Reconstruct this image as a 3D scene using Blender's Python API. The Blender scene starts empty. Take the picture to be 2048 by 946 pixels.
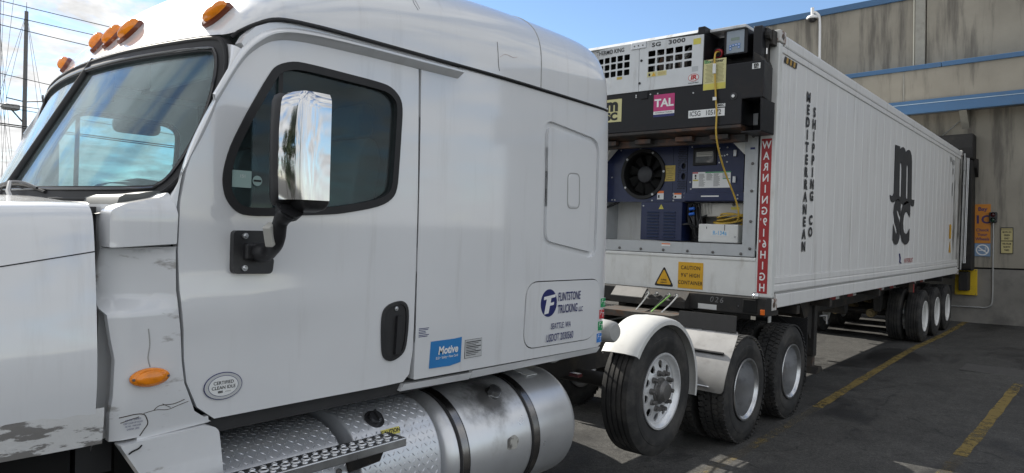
import bpy, bmesh, math, random
from mathutils import Vector, Matrix
from mathutils.geometry import delaunay_2d_cdt
random.seed(7)
V = Vector
R = math.radians
sc = bpy.context.scene
COL = sc.collection

# ------------------------------------------------------------------ camera
def set_camera():
    yaw, pitch, roll, F = R(40.340), R(0.744), R(1.712), 1394.1
    f = V((-math.sin(yaw)*math.cos(pitch), math.cos(yaw)*math.cos(pitch), -math.sin(pitch)))
    r = V((math.cos(yaw), math.sin(yaw), 0)); u = r.cross(f)
    r2 = r*math.cos(roll)+u*math.sin(roll); u2 = u*math.cos(roll)-r*math.sin(roll)
    cam = bpy.data.cameras.new('camera'); co = bpy.data.objects.new('camera', cam); COL.objects.link(co)
    cam.sensor_fit = 'HORIZONTAL'; cam.sensor_width = 36; cam.lens = 36*F/2048
    cam.clip_start = 0.05; cam.clip_end = 3000
    m = Matrix((( r2.x, u2.x, -f.x, 0), (r2.y, u2.y, -f.y, 0), (r2.z, u2.z, -f.z, 1.95), (0,0,0,1)))
    co.matrix_world = m
    sc.camera = co
set_camera()
sc.render.resolution_x, sc.render.resolution_y = 1024, 473
sc.render.engine = 'CYCLES'
sc.view_settings.view_transform = 'Standard'; sc.view_settings.look = 'None'
sc.view_settings.exposure = 0.82; sc.view_settings.gamma = 1

# ------------------------------------------------------------------ world and sun
SUN = V((-1, 0.065, 0.66)).normalized()          # direction towards the sun
def nd(nt, typ, **kw):
    n = nt.nodes.new(typ)
    for k, v in kw.items():
        if k in n.bl_rna.properties and k not in ('inputs',): setattr(n, k, v)
        else: n.inputs[k].default_value = v
    return n
def set_world():
    w = bpy.data.worlds.new('World'); sc.world = w; w.use_nodes = True
    nt = w.node_tree; nt.nodes.clear(); L = nt.links.new
    out = nd(nt, 'ShaderNodeOutputWorld'); bg = nd(nt, 'ShaderNodeBackground', Strength=0.10)
    sky = nd(nt, 'ShaderNodeTexSky'); sky.sky_type = 'NISHITA'; sky.sun_disc = False
    sky.sun_elevation = math.asin(SUN.z); sky.sun_rotation = math.atan2(SUN.x, SUN.y)
    sky.altitude = 600; sky.air_density = 1.0; sky.dust_density = 0.15; sky.ozone_density = 3.0
    tc = nd(nt, 'ShaderNodeTexCoord'); sep = nd(nt, 'ShaderNodeSeparateXYZ'); L(tc.outputs['Generated'], sep.inputs[0])
    zz = nd(nt, 'ShaderNodeMath', operation='ADD'); zz.inputs[1].default_value = 0.16; L(sep.outputs['Z'], zz.inputs[0])
    zm = nd(nt, 'ShaderNodeMath', operation='MAXIMUM'); zm.inputs[1].default_value = 0.05; L(zz.outputs[0], zm.inputs[0])
    dv = nd(nt, 'ShaderNodeVectorMath', operation='DIVIDE'); cb = nd(nt, 'ShaderNodeCombineXYZ')
    for i in range(3): L(zm.outputs[0], cb.inputs[i])
    L(tc.outputs['Generated'], dv.inputs[0]); L(cb.outputs[0], dv.inputs[1])
    mp = nd(nt, 'ShaderNodeMapping'); mp.inputs['Scale'].default_value = (1, 1, 0); mp.inputs['Location'].default_value = (2.3, 0.4, 0); L(dv.outputs[0], mp.inputs[0])
    n1 = nd(nt, 'ShaderNodeTexNoise', Scale=2.6, Detail=9.0, Roughness=0.62, Distortion=0.4); L(mp.outputs[0], n1.inputs['Vector'])
    n2 = nd(nt, 'ShaderNodeTexNoise', Scale=0.35, Detail=2.0); L(mp.outputs[0], n2.inputs['Vector'])
    # broken cloud field all round with one clear gap in the north west
    mf = nd(nt, 'ShaderNodeMapping'); mf.inputs['Scale'].default_value = (1, 1, 0); L(dv.outputs[0], mf.inputs[0])
    dt = nd(nt, 'ShaderNodeVectorMath', operation='DISTANCE'); dt.inputs[1].default_value = (-0.8, 2.0, 0); L(mf.outputs[0], dt.inputs[0])
    dc = nd(nt, 'ShaderNodeMath', operation='MINIMUM'); dc.inputs[1].default_value = 1.85; L(dt.outputs['Value'], dc.inputs[0])
    s1 = nd(nt, 'ShaderNodeMath', operation='MULTIPLY_ADD'); s1.inputs[1].default_value = 0.22; L(dc.outputs[0], s1.inputs[0]); L(n1.outputs['Fac'], s1.inputs[2])
    s2 = nd(nt, 'ShaderNodeMath', operation='MULTIPLY_ADD'); s2.inputs[1].default_value = 0.35; L(n2.outputs['Fac'], s2.inputs[0]); L(s1.outputs[0], s2.inputs[2])
    rp = nd(nt, 'ShaderNodeMapRange', interpolation_type='SMOOTHSTEP'); rp.inputs['From Min'].default_value = 0.95; rp.inputs['From Max'].default_value = 1.13; L(s2.outputs[0], rp.inputs['Value'])
    n3 = nd(nt, 'ShaderNodeTexNoise', Scale=5.0, Detail=5.0, Roughness=0.6); L(mp.outputs[0], n3.inputs['Vector'])
    cr = nd(nt, 'ShaderNodeMapRange'); cr.inputs['From Min'].default_value = 0.3; cr.inputs['From Max'].default_value = 0.7
    cr.inputs['To Min'].default_value = 4.2; cr.inputs['To Max'].default_value = 7.2; L(n3.outputs['Fac'], cr.inputs['Value'])
    cc = nd(nt, 'ShaderNodeVectorMath', operation='SCALE'); cc.inputs[0].default_value = (1.0, 1.0, 1.0); L(cr.outputs[0], cc.inputs['Scale'])
    mx = nd(nt, 'ShaderNodeMix', data_type='RGBA'); L(rp.outputs[0], mx.inputs[0]); L(sky.outputs[0], mx.inputs[6]); L(cc.outputs[0], mx.inputs[7])
    L(mx.outputs[2], bg.inputs['Color']); L(bg.outputs[0], out.inputs[0])
set_world()
def set_sun():
    l = bpy.data.lights.new('sun', 'SUN'); l.energy = 4.6; l.angle = R(0.5); l.color = (1.0, 0.95, 0.86)
    o = bpy.data.objects.new('sun', l); COL.objects.link(o)
    o.rotation_euler = (-SUN).to_track_quat('-Z', 'Y').to_euler(); o.location = SUN*60
set_sun()

# ------------------------------------------------------------------ materials
MATS = {}
def pmat(name, col, rough=0.5, metal=0.0, coat=0.0, var=0.0, vscale=6.0, stretch=(1,1,1), dirt=None, dscale=3.0, dlo=0.5, dhi=0.75, dstretch=(1,1,1), bump=0.0, bscale=60.0, spec=0.5, emit=None, dist=0.002, rvar=0.0):
    m = bpy.data.materials.new(name); m.use_nodes = True; nt = m.node_tree; L = nt.links.new
    b = nt.nodes['Principled BSDF']
    b.inputs['Roughness'].default_value = rough; b.inputs['Metallic'].default_value = metal
    b.inputs['Coat Weight'].default_value = coat; b.inputs['Coat Roughness'].default_value = 0.06
    b.inputs['Specular IOR Level'].default_value = spec
    if emit: b.inputs['Emission Color'].default_value = (*emit[:3], 1); b.inputs['Emission Strength'].default_value = emit[3]
    tc = nd(nt, 'ShaderNodeTexCoord')
    src = None
    mp = nd(nt, 'ShaderNodeMapping'); mp.inputs['Scale'].default_value = stretch; L(tc.outputs['Object'], mp.inputs[0])
    n = nd(nt, 'ShaderNodeTexNoise', Scale=vscale, Detail=6.0, Roughness=0.6); L(mp.outputs[0], n.inputs['Vector'])
    mr = nd(nt, 'ShaderNodeMapRange'); mr.inputs['From Min'].default_value = 0.3; mr.inputs['From Max'].default_value = 0.7
    mr.inputs['To Min'].default_value = 1-var; mr.inputs['To Max'].default_value = 1+var*0.6; L(n.outputs['Fac'], mr.inputs['Value'])
    sclr = nd(nt, 'ShaderNodeVectorMath', operation='SCALE'); sclr.inputs[0].default_value = col[:3]; L(mr.outputs[0], sclr.inputs['Scale'])
    src = sclr.outputs[0]
    if dirt:
        mp2 = nd(nt, 'ShaderNodeMapping'); mp2.inputs['Scale'].default_value = dstretch; L(tc.outputs['Object'], mp2.inputs[0])
        n2 = nd(nt, 'ShaderNodeTexNoise', Scale=dscale, Detail=8.0, Roughness=0.65); L(mp2.outputs[0], n2.inputs['Vector'])
        r2 = nd(nt, 'ShaderNodeMapRange', interpolation_type='SMOOTHSTEP'); r2.inputs['From Min'].default_value = dlo; r2.inputs['From Max'].default_value = dhi
        r2.inputs['To Max'].default_value = dirt[3] if len(dirt) > 3 else 1.0
        L(n2.outputs['Fac'], r2.inputs['Value'])
        mx = nd(nt, 'ShaderNodeMix', data_type='RGBA'); mx.inputs[7].default_value = (*dirt[:3], 1)
        L(r2.outputs[0], mx.inputs[0]); L(src, mx.inputs[6]); src = mx.outputs[2]
    L(src, b.inputs['Base Color'])
    if rvar:
        rr = nd(nt, 'ShaderNodeMapRange'); rr.inputs['From Min'].default_value = 0.3; rr.inputs['From Max'].default_value = 0.7
        rr.inputs['To Min'].default_value = max(0.02, rough-rvar); rr.inputs['To Max'].default_value = rough+rvar; L(n.outputs['Fac'], rr.inputs['Value']); L(rr.outputs[0], b.inputs['Roughness'])
    if bump:
        nb = nd(nt, 'ShaderNodeTexNoise', Scale=bscale, Detail=5.0, Roughness=0.6); L(tc.outputs['Object'], nb.inputs['Vector'])
        bp = nd(nt, 'ShaderNodeBump', Strength=bump, Distance=dist); L(nb.outputs['Fac'], bp.inputs['Height']); L(bp.outputs[0], b.inputs['Normal'])
    if coat >= 0.7: b.inputs['Coat IOR'].default_value = 1.75
    MATS[name] = m
    return m
def glass_mat(name, tint, refl=1.0, rough=0.0, dust=0.03):
    m = bpy.data.materials.new(name); m.use_nodes = True; nt = m.node_tree; L = nt.links.new; nt.nodes.clear()
    out = nd(nt, 'ShaderNodeOutputMaterial'); tr = nd(nt, 'ShaderNodeBsdfTransparent'); tr.inputs[0].default_value = (*tint, 1)
    gl = nd(nt, 'ShaderNodeBsdfGlossy', Roughness=rough); gl.inputs[0].default_value = (0.86, 0.95, 1, 1)
    lw = nd(nt, 'ShaderNodeLayerWeight'); p5 = nd(nt, 'ShaderNodeMath', operation='POWER'); p5.inputs[1].default_value = 4.0; L(lw.outputs['Facing'], p5.inputs[0])
    ml = nd(nt, 'ShaderNodeMath', operation='MULTIPLY_ADD'); ml.inputs[1].default_value = 0.90; ml.inputs[2].default_value = 0.045*refl; L(p5.outputs[0], ml.inputs[0])
    mx = nd(nt, 'ShaderNodeMixShader'); L(ml.outputs[0], mx.inputs[0]); L(tr.outputs[0], mx.inputs[1]); L(gl.outputs[0], mx.inputs[2]); df = nd(nt, 'ShaderNodeBsdfDiffuse'); df.inputs[0].default_value = (0.75, 0.78, 0.78, 1)
    tc = nd(nt, 'ShaderNodeTexCoord'); nz = nd(nt, 'ShaderNodeTexNoise', Scale=3.0, Detail=5.0); L(tc.outputs['Object'], nz.inputs['Vector'])
    dr = nd(nt, 'ShaderNodeMapRange'); dr.inputs['From Min'].default_value = 0.3; dr.inputs['From Max'].default_value = 0.7; dr.inputs['To Min'].default_value = dust*0.5; dr.inputs['To Max'].default_value = dust*1.5; L(nz.outputs['Fac'], dr.inputs['Value'])
    m2 = nd(nt, 'ShaderNodeMixShader'); L(dr.outputs[0], m2.inputs[0]); L(mx.outputs[0], m2.inputs[1]); L(df.outputs[0], m2.inputs[2]); L(m2.outputs[0], out.inputs[0])
    MATS[name] = m
    return m
pmat('truck_white', (0.74, 0.75, 0.76), rough=0.32, coat=1.0, var=0.03, vscale=1.6, dirt=(0.36, 0.34, 0.31, 0.30), dscale=3.0, dlo=0.52, dhi=0.82, dstretch=(2, 3.5, 0.30), bump=0.012, bscale=2.5, dist=0.02)
pmat('truck_white_scuffed', (0.70, 0.71, 0.72), rough=0.45, coat=0.7, var=0.05, vscale=3, dirt=(0.24, 0.22, 0.20, 0.7), dscale=6.5, dlo=0.58, dhi=0.68, dstretch=(1, 0.7, 2.2), bump=0.03, bscale=6, dist=0.004)
pmat('rubber', (0.018, 0.018, 0.019), rough=0.6, var=0.25, vscale=12, bump=0.1, bscale=80)
pmat('black_plastic', (0.022, 0.022, 0.024), rough=0.42, var=0.2, vscale=10, dirt=(0.09, 0.085, 0.08, 0.5), dscale=6, dlo=0.5, dhi=0.8, bump=0.08, bscale=120)
pmat('scratched_black', (0.02, 0.02, 0.022), rough=0.45, var=0.2, dirt=(0.45, 0.45, 0.44, 0.8), dscale=22, dlo=0.66, dhi=0.70, bump=0.1, bscale=60)
pmat('gap_black', (0.004, 0.004, 0.004), rough=0.9)
pmat('tyre', (0.022, 0.022, 0.022), rough=0.78, var=0.25, vscale=8, dirt=(0.085, 0.078, 0.07, 0.7), dscale=4, dlo=0.42, dhi=0.75, bump=0.15, bscale=90)
pmat('chrome', (0.60, 0.61, 0.62), rough=0.05, metal=1, var=0.05, dirt=(0.25, 0.24, 0.22, 0.5), dscale=30, dlo=0.68, dhi=0.75, rvar=0.03)
pmat('aluminium', (0.62, 0.63, 0.64), rough=0.34, metal=1, var=0.12, vscale=5, dirt=(0.22, 0.21, 0.20, 0.7), dscale=4, dlo=0.48, dhi=0.78, rvar=0.08)
pmat('polished_aluminium', (0.76, 0.77, 0.78), rough=0.34, metal=0.5, var=0.06, vscale=8, dirt=(0.3, 0.29, 0.27, 0.5), dscale=9, dlo=0.52, dhi=0.8)
pmat('diamond_plate', (0.68, 0.70, 0.73), rough=0.32, metal=0.5, var=0.1, vscale=5, dirt=(0.25, 0.24, 0.22, 0.6), dscale=5, dlo=0.5, dhi=0.8)
pmat('tank_metal', (0.70, 0.71, 0.72), rough=0.33, metal=0.7, var=0.08, vscale=4, dirt=(0.30, 0.29, 0.27, 0.5), dscale=4, dlo=0.5, dhi=0.78, rvar=0.06)
pmat('rim_grey', (0.62, 0.63, 0.64), rough=0.30, metal=0.92, var=0.12, vscale=9, dirt=(0.12, 0.11, 0.10, 0.6), dscale=7, dlo=0.5, dhi=0.8)
pmat('rim_white', (0.72, 0.72, 0.70), rough=0.5, var=0.08, dirt=(0.2, 0.17, 0.14, 0.5), dscale=6, dlo=0.52, dhi=0.8)
pmat('frame_black', (0.02, 0.019, 0.018), rough=0.7, var=0.3, dirt=(0.07, 0.055, 0.04, 0.7), dscale=5, dlo=0.45, dhi=0.75)
pmat('dirty_steel', (0.10, 0.09, 0.08), rough=0.65, metal=0.3, var=0.3, dirt=(0.16, 0.07, 0.03, 0.7), dscale=8, dlo=0.5, dhi=0.7)
pmat('amber', (0.92, 0.27, 0.008), rough=0.16, coat=0.6, var=0.25, vscale=25, bump=0.25, bscale=60, dist=0.004)
pmat('amber_base', (0.16, 0.035, 0.01), rough=0.25, coat=0.4)
pmat('orange_reflector', (0.75, 0.16, 0.02), rough=0.3)
pmat('container_white', (0.75, 0.745, 0.73), rough=0.42, coat=0.1, var=0.05, vscale=1.6, stretch=(1, 2.5, 0.35), dirt=(0.36, 0.34, 0.30, 0.5), dscale=3.0, dlo=0.5, dhi=0.8, dstretch=(1, 3, 0.25), bump=0.04, bscale=3)
pmat('container_end_white', (0.70, 0.705, 0.68), rough=0.45, var=0.06, dirt=(0.34, 0.31, 0.25, 0.55), dscale=4.0, dlo=0.5, dhi=0.78, dstretch=(1.5, 1, 0.4))
pmat('rusty_white', (0.60, 0.59, 0.56), rough=0.55, var=0.1, dirt=(0.16, 0.055, 0.025, 0.95), dscale=11, dlo=0.50, dhi=0.60, dstretch=(1, 1, 0.6))
pmat('sooty_white', (0.58, 0.57, 0.54), rough=0.55, var=0.1, dirt=(0.06, 0.055, 0.045, 0.9), dscale=2.2, dlo=0.40, dhi=0.62, dstretch=(1, 1.5, 0.3))
pmat('seam_white', (0.80, 0.80, 0.79), rough=0.5, var=0.08)
pmat('genset_black', (0.010, 0.0105, 0.013), rough=0.42, spec=0.3, var=0.3, vscale=3, dirt=(0.028, 0.02, 0.016, 0.7), dscale=3.0, dlo=0.5, dhi=0.75, rvar=0.1)
pmat('genset_rust', (0.025, 0.022, 0.02), rough=0.6, var=0.3, dirt=(0.11, 0.045, 0.02, 0.8), dscale=5.0, dlo=0.46, dhi=0.65)
pmat('genset_white', (0.62, 0.64, 0.65), rough=0.42, var=0.06, dirt=(0.16, 0.14, 0.12, 0.65), dscale=3.4, dlo=0.52, dhi=0.76, dstretch=(1.6, 1, 0.35))
pmat('navy', (0.010, 0.019, 0.072), rough=0.42, coat=0.1, var=0.2, vscale=5, dirt=(0.03, 0.035, 0.05, 0.6), dscale=5, dlo=0.5, dhi=0.8)
pmat('fan_dark', (0.005, 0.005, 0.0055), rough=0.6, var=0.2)
pmat('fan_hub', (0.035, 0.037, 0.042), rough=0.5, var=0.15)
pmat('bolt_zinc', (0.55, 0.56, 0.57), rough=0.35, metal=0.8, var=0.15)
pmat('bolt_dark', (0.16, 0.155, 0.15), rough=0.5, metal=0.6, var=0.25)
pmat('grey_paint', (0.36, 0.36, 0.35), rough=0.5, var=0.1, dirt=(0.15, 0.14, 0.12, 0.5), dscale=6, dlo=0.5, dhi=0.8)
pmat('pale_box', (0.50, 0.49, 0.45), rough=0.55, var=0.1)
pmat('control_grey', (0.28, 0.33, 0.38), rough=0.35, var=0.05)
pmat('screen_green', (0.20, 0.26, 0.22), rough=0.25)
pmat('cable_yellow', (0.55, 0.36, 0.05), rough=0.5, var=0.12, vscale=15, dirt=(0.15, 0.10, 0.03, 0.6), dscale=14, dlo=0.5, dhi=0.75)
pmat('cable_black', (0.015, 0.015, 0.016), rough=0.5)
pmat('cable_green', (0.22, 0.45, 0.10), rough=0.45)
pmat('cable_white', (0.62, 0.62, 0.60), rough=0.5)
pmat('blue_plastic', (0.02, 0.12, 0.5), rough=0.4)
pmat('sticker_white', (0.74, 0.75, 0.74), rough=0.45, var=0.04)
pmat('sticker_grey', (0.50, 0.51, 0.51), rough=0.5, var=0.06)
pmat('ink_black', (0.012, 0.012, 0.012), rough=0.55, var=0.2)
pmat('ink_faded', (0.03, 0.032, 0.036), rough=0.55, var=0.3)
pmat('ink_white', (0.78, 0.78, 0.77), rough=0.5)
pmat('ink_navy', (0.012, 0.018, 0.12), rough=0.4)
pmat('ink_red', (0.45, 0.02, 0.02), rough=0.5)
pmat('sky_ink', (0.10, 0.42, 0.72), rough=0.5)
pmat('motive_blue', (0.022, 0.20, 0.50), rough=0.4, var=0.08)
pmat('sticker_green', (0.012, 0.28, 0.09), rough=0.45)
pmat('sticker_red', (0.48, 0.03, 0.04), rough=0.45)
pmat('sticker_blue', (0.03, 0.19, 0.58), rough=0.45)
pmat('sticker_yellow', (0.62, 0.55, 0.10), rough=0.5, var=0.08, dirt=(0.3, 0.27, 0.12, 0.6), dscale=8)
pmat('pale_yellow', (0.60, 0.56, 0.28), rough=0.5, var=0.06)
pmat('sign_amber', (0.66, 0.36, 0.015), rough=0.5, var=0.08)
pmat('sticker_gold', (0.50, 0.37, 0.08), rough=0.5, var=0.15, vscale=30)
pmat('tal_pink', (0.50, 0.035, 0.17), rough=0.45, var=0.08)
pmat('warning_red', (0.36, 0.022, 0.026), rough=0.5, var=0.1)
pmat('hazard_amber', (0.45, 0.27, 0.05), rough=0.5, var=0.15)
pmat('reflective_red', (0.32, 0.012, 0.012), rough=0.35, var=0.2)
pmat('reflective_white', (0.60, 0.60, 0.58), rough=0.35, var=0.15)
pmat('concrete', (0.315, 0.29, 0.24), rough=0.85, var=0.16, vscale=0.9, dirt=(0.12, 0.11, 0.095, 0.85), dscale=1.7, dlo=0.47, dhi=0.68, dstretch=(1.8, 1, 0.20), bump=0.3, bscale=25)
pmat('concrete_dark', (0.215, 0.205, 0.185), rough=0.9, var=0.2, vscale=1.3, dirt=(0.09, 0.085, 0.08, 0.7), dscale=1.2, dlo=0.45, dhi=0.72, bump=0.35, bscale=18)
pmat('concrete_trim', (0.34, 0.33, 0.29), rough=0.85, var=0.12, dirt=(0.18, 0.17, 0.15, 0.6), dscale=2)
pmat('beam_blue', (0.055, 0.140, 0.275), rough=0.42, var=0.06, vscale=2, dirt=(0.08, 0.11, 0.15, 0.5), dscale=3, dlo=0.52, dhi=0.78)
pmat('beam_line', (0.50, 0.62, 0.72), rough=0.5)
pmat('dock_black', (0.017, 0.016, 0.015), rough=0.75, var=0.3, dirt=(0.06, 0.05, 0.04, 0.6), dscale=2.5, dlo=0.5, dhi=0.75, bump=0.2, bscale=20)
pmat('dock_yellow', (0.62, 0.42, 0.01), rough=0.55, var=0.1, dirt=(0.25, 0.17, 0.03, 0.6), dscale=5, dlo=0.55, dhi=0.78)
pmat('conduit', (0.42, 0.42, 0.41), rough=0.42, metal=0.5, var=0.1)
pmat('pale_pipe', (0.62, 0.60, 0.50), rough=0.55, var=0.08)
pmat('bay_orange', (0.56, 0.21, 0.022), rough=0.55, var=0.05)
pmat('bay_purple', (0.055, 0.03, 0.11), rough=0.5)
pmat('nosmoking_blue', (0.20, 0.30, 0.44), rough=0.5)
pmat('lens_red', (0.055, 0.006, 0.007), rough=0.2, coat=0.5)
pmat('lens_green', (0.012, 0.045, 0.025), rough=0.2, coat=0.5)
pmat('tan_sign', (0.50, 0.43, 0.20), rough=0.55)
pmat('cctv_white', (0.75, 0.75, 0.74), rough=0.4)
pmat('line_wood', (0.14, 0.13, 0.12), rough=0.8, var=0.2, stretch=(1, 1, 0.1))
pmat('mast_metal', (0.16, 0.155, 0.15), rough=0.5, metal=0.3)
pmat('bark', (0.07, 0.05, 0.035), rough=0.9, var=0.3)
pmat('leaf_dark', (0.045, 0.075, 0.028), rough=0.75, var=0.35, vscale=1.2)
pmat('leaf_light', (0.08, 0.11, 0.035), rough=0.75, var=0.35, vscale=1.2)
pmat('interior_dark', (0.03, 0.03, 0.031), rough=0.8, var=0.2)
pmat('interior_grey', (0.16, 0.165, 0.16), rough=0.75, var=0.12)
pmat('seat_grey', (0.22, 0.225, 0.23), rough=0.85, var=0.12)
pmat('dash_grey', (0.11, 0.115, 0.11), rough=0.6, var=0.1)
pmat('utility_iron', (0.06, 0.058, 0.055), rough=0.7, var=0.25, bump=0.3, bscale=40)
glass_mat('windshield_glass', (0.76, 0.89, 0.91), 0.9, dust=0.045)
glass_mat('side_glass', (0.62, 0.74, 0.75), 0.42, dust=0.02)

def asphalt():
    m = bpy.data.materials.new('asphalt'); m.use_nodes = True; nt = m.node_tree; L = nt.links.new
    b = nt.nodes['Principled BSDF']; b.inputs['Roughness'].default_value = 0.88
    tc = nd(nt, 'ShaderNodeTexCoord'); P = tc.outputs['Object']
    def rng(src, a, bb, lo, hi, smooth=False):
        r = nd(nt, 'ShaderNodeMapRange'); r.inputs['From Min'].default_value = a; r.inputs['From Max'].default_value = bb
        r.inputs['To Min'].default_value = lo; r.inputs['To Max'].default_value = hi
        if smooth: r.interpolation_type = 'SMOOTHSTEP'
        L(src, r.inputs['Value']); return r.outputs[0]
    def mul(a, bb):
        n = nd(nt, 'ShaderNodeMath', operation='MULTIPLY'); L(a, n.inputs[0]); L(bb, n.inputs[1]); return n.outputs[0]
    big = nd(nt, 'ShaderNodeTexNoise', Scale=0.55, Detail=5.0, Roughness=0.6); L(P, big.inputs['Vector'])
    mid = nd(nt, 'ShaderNodeTexNoise', Scale=5.0, Detail=6.0, Roughness=0.7); L(P, mid.inputs['Vector'])
    spk = nd(nt, 'ShaderNodeTexNoise', Scale=28.0, Detail=4.0, Roughness=0.8); L(P, spk.inputs['Vector'])
    fine = nd(nt, 'ShaderNodeTexNoise', Scale=95.0, Detail=3.0, Roughness=0.75); L(P, fine.inputs['Vector'])
    vo = nd(nt, 'ShaderNodeTexVoronoi', Scale=75.0); L(P, vo.inputs['Vector'])
    mpo = nd(nt, 'ShaderNodeMapping'); mpo.inputs['Scale'].default_value = (1.0, 0.55, 1); mpo.inputs['Location'].default_value = (3.1, 1.7, 0); L(P, mpo.inputs[0])
    oil = nd(nt, 'ShaderNodeTexNoise', Scale=0.9, Detail=6.0, Roughness=0.55, Distortion=0.6); L(mpo.outputs[0], oil.inputs['Vector'])
    v = mul(rng(big.outputs['Fac'], 0.3, 0.7, 0.75, 1.18), rng(mid.outputs['Fac'], 0.3, 0.7, 0.72, 1.22))
    v = mul(v, rng(fine.outputs['Fac'], 0.3, 0.72, 0.50, 1.55))
    v = mul(v, rng(vo.outputs['Distance'], 0.0, 0.6, 1.25, 0.7))
    v = mul(v, rng(spk.outputs['Fac'], 0.32, 0.70, 0.55, 1.5))
    v = mul(v, rng(oil.outputs['Fac'], 0.50, 0.64, 1.0, 0.28, True))
    # cracks
    vn = nd(nt, 'ShaderNodeTexNoise', Scale=2.5, Detail=4.0); L(P, vn.inputs['Vector'])
    ad = nd(nt, 'ShaderNodeVectorMath', operation='MULTIPLY_ADD'); ad.inputs[1].default_value = (0.35, 0.35, 0); L(vn.outputs['Color'], ad.inputs[0]); L(P, ad.inputs[2])
    cv = nd(nt, 'ShaderNodeTexVoronoi', Scale=0.62, feature='DISTANCE_TO_EDGE'); L(ad.outputs[0], cv.inputs['Vector'])
    ckm = rng(mid.outputs['Fac'], 0.40, 0.62, 0.0, 0.55)
    ck0 = rng(cv.outputs['Distance'], 0.002, 0.010, 0.45, 1.0)
    ckx = nd(nt, 'ShaderNodeMath', operation='MAXIMUM'); L(ck0, ckx.inputs[0]); L(rng(mid.outputs['Fac'], 0.42, 0.56, 0.3, 1.0), ckx.inputs[1]); ck = ckx.outputs[0]
    v = mul(v, ck)
    s = nd(nt, 'ShaderNodeVectorMath', operation='SCALE'); s.inputs[0].default_value = (0.068, 0.066, 0.061); L(v, s.inputs['Scale']); L(s.outputs[0], b.inputs['Base Color'])
    L(rng(oil.outputs['Fac'], 0.50, 0.66, 0.9, 0.55, True), b.inputs['Roughness'])
    bp = nd(nt, 'ShaderNodeBump', Strength=0.7, Distance=0.006); 
    hh = mul(rng(fine.outputs['Fac'], 0.2, 0.8, 0, 1), ck)
    L(hh, bp.inputs['Height']); L(bp.outputs[0], b.inputs['Normal'])
    MATS['asphalt'] = m
asphalt()
def paintline(name, lo, hi):
    m = bpy.data.materials.new(name); m.use_nodes = True; nt = m.node_tree; L = nt.links.new
    b = nt.nodes['Principled BSDF']; b.inputs['Roughness'].default_value = 0.8
    out = nt.nodes['Material Output']
    tc = nd(nt, 'ShaderNodeTexCoord'); n = nd(nt, 'ShaderNodeTexNoise', Scale=9.0, Detail=8.0, Roughness=0.75); L(tc.outputs['Object'], n.inputs['Vector'])
    n2 = nd(nt, 'ShaderNodeTexNoise', Scale=0.8, Detail=3.0); L(tc.outputs['Object'], n2.inputs['Vector'])
    ad = nd(nt, 'ShaderNodeMath', operation='MULTIPLY_ADD'); ad.inputs[1].default_value = 0.55; L(n2.outputs['Fac'], ad.inputs[0]); L(n.outputs['Fac'], ad.inputs[2])
    r = nd(nt, 'ShaderNodeMapRange'); r.inputs['From Min'].default_value = lo; r.inputs['From Max'].default_value = hi; r.inputs['To Min'].default_value = 0.8; r.inputs['To Max'].default_value = 0.06; L(ad.outputs[0], r.inputs['Value'])
    cm = nd(nt, 'ShaderNodeMix', data_type='RGBA'); cm.inputs[6].default_value = (0.30, 0.215, 0.05, 1); cm.inputs[7].default_value = (0.17, 0.12, 0.04, 1); L(n.outputs['Fac'], cm.inputs[0])
    L(cm.outputs[2], b.inputs['Base Color'])
    tr = nd(nt, 'ShaderNodeBsdfTransparent'); mx = nd(nt, 'ShaderNodeMixShader'); L(r.outputs[0], mx.inputs[0]); L(tr.outputs[0], mx.inputs[1]); L(b.outputs[0], mx.inputs[2]); L(mx.outputs[0], out.inputs[0])
    MATS[name] = m
paintline('yellow_line', 0.76, 0.95); paintline('yellow_line_worn', 0.52, 0.74)

# ------------------------------------------------------------------ helpers
def link(o, parent=None):
    COL.objects.link(o)
    if parent is not None:
        o.parent = parent
        top = parent; off = V((0, 0, 0))
        if parent.type == 'EMPTY': o.matrix_parent_inverse = Matrix.Translation(-parent.location)
    return o
def mobj(name, verts, faces, mat, parent=None, smooth=None, kind=None, bevel=0.0, bseg=2, recalc=False):
    me = bpy.data.meshes.new(name); me.from_pydata([tuple(v) for v in verts], [], faces)
    if recalc:
        bm = bmesh.new(); bm.from_mesh(me); bmesh.ops.recalc_face_normals(bm, faces=bm.faces); bm.to_mesh(me); bm.free()
    me.materials.append(MATS[mat]); me.update()
    if smooth is not None:
        me.shade_smooth()
        if smooth < 180: me.set_sharp_from_angle(angle=R(smooth))
    o = bpy.data.objects.new(name, me); link(o, parent)
    if bevel:
        b = o.modifiers.new('bevel', 'BEVEL'); b.width = bevel; b.segments = bseg; b.limit_method = 'ANGLE'; b.angle_limit = R(40); b.harden_normals = smooth is not None
    if kind: o['kind'] = kind
    return o
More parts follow.
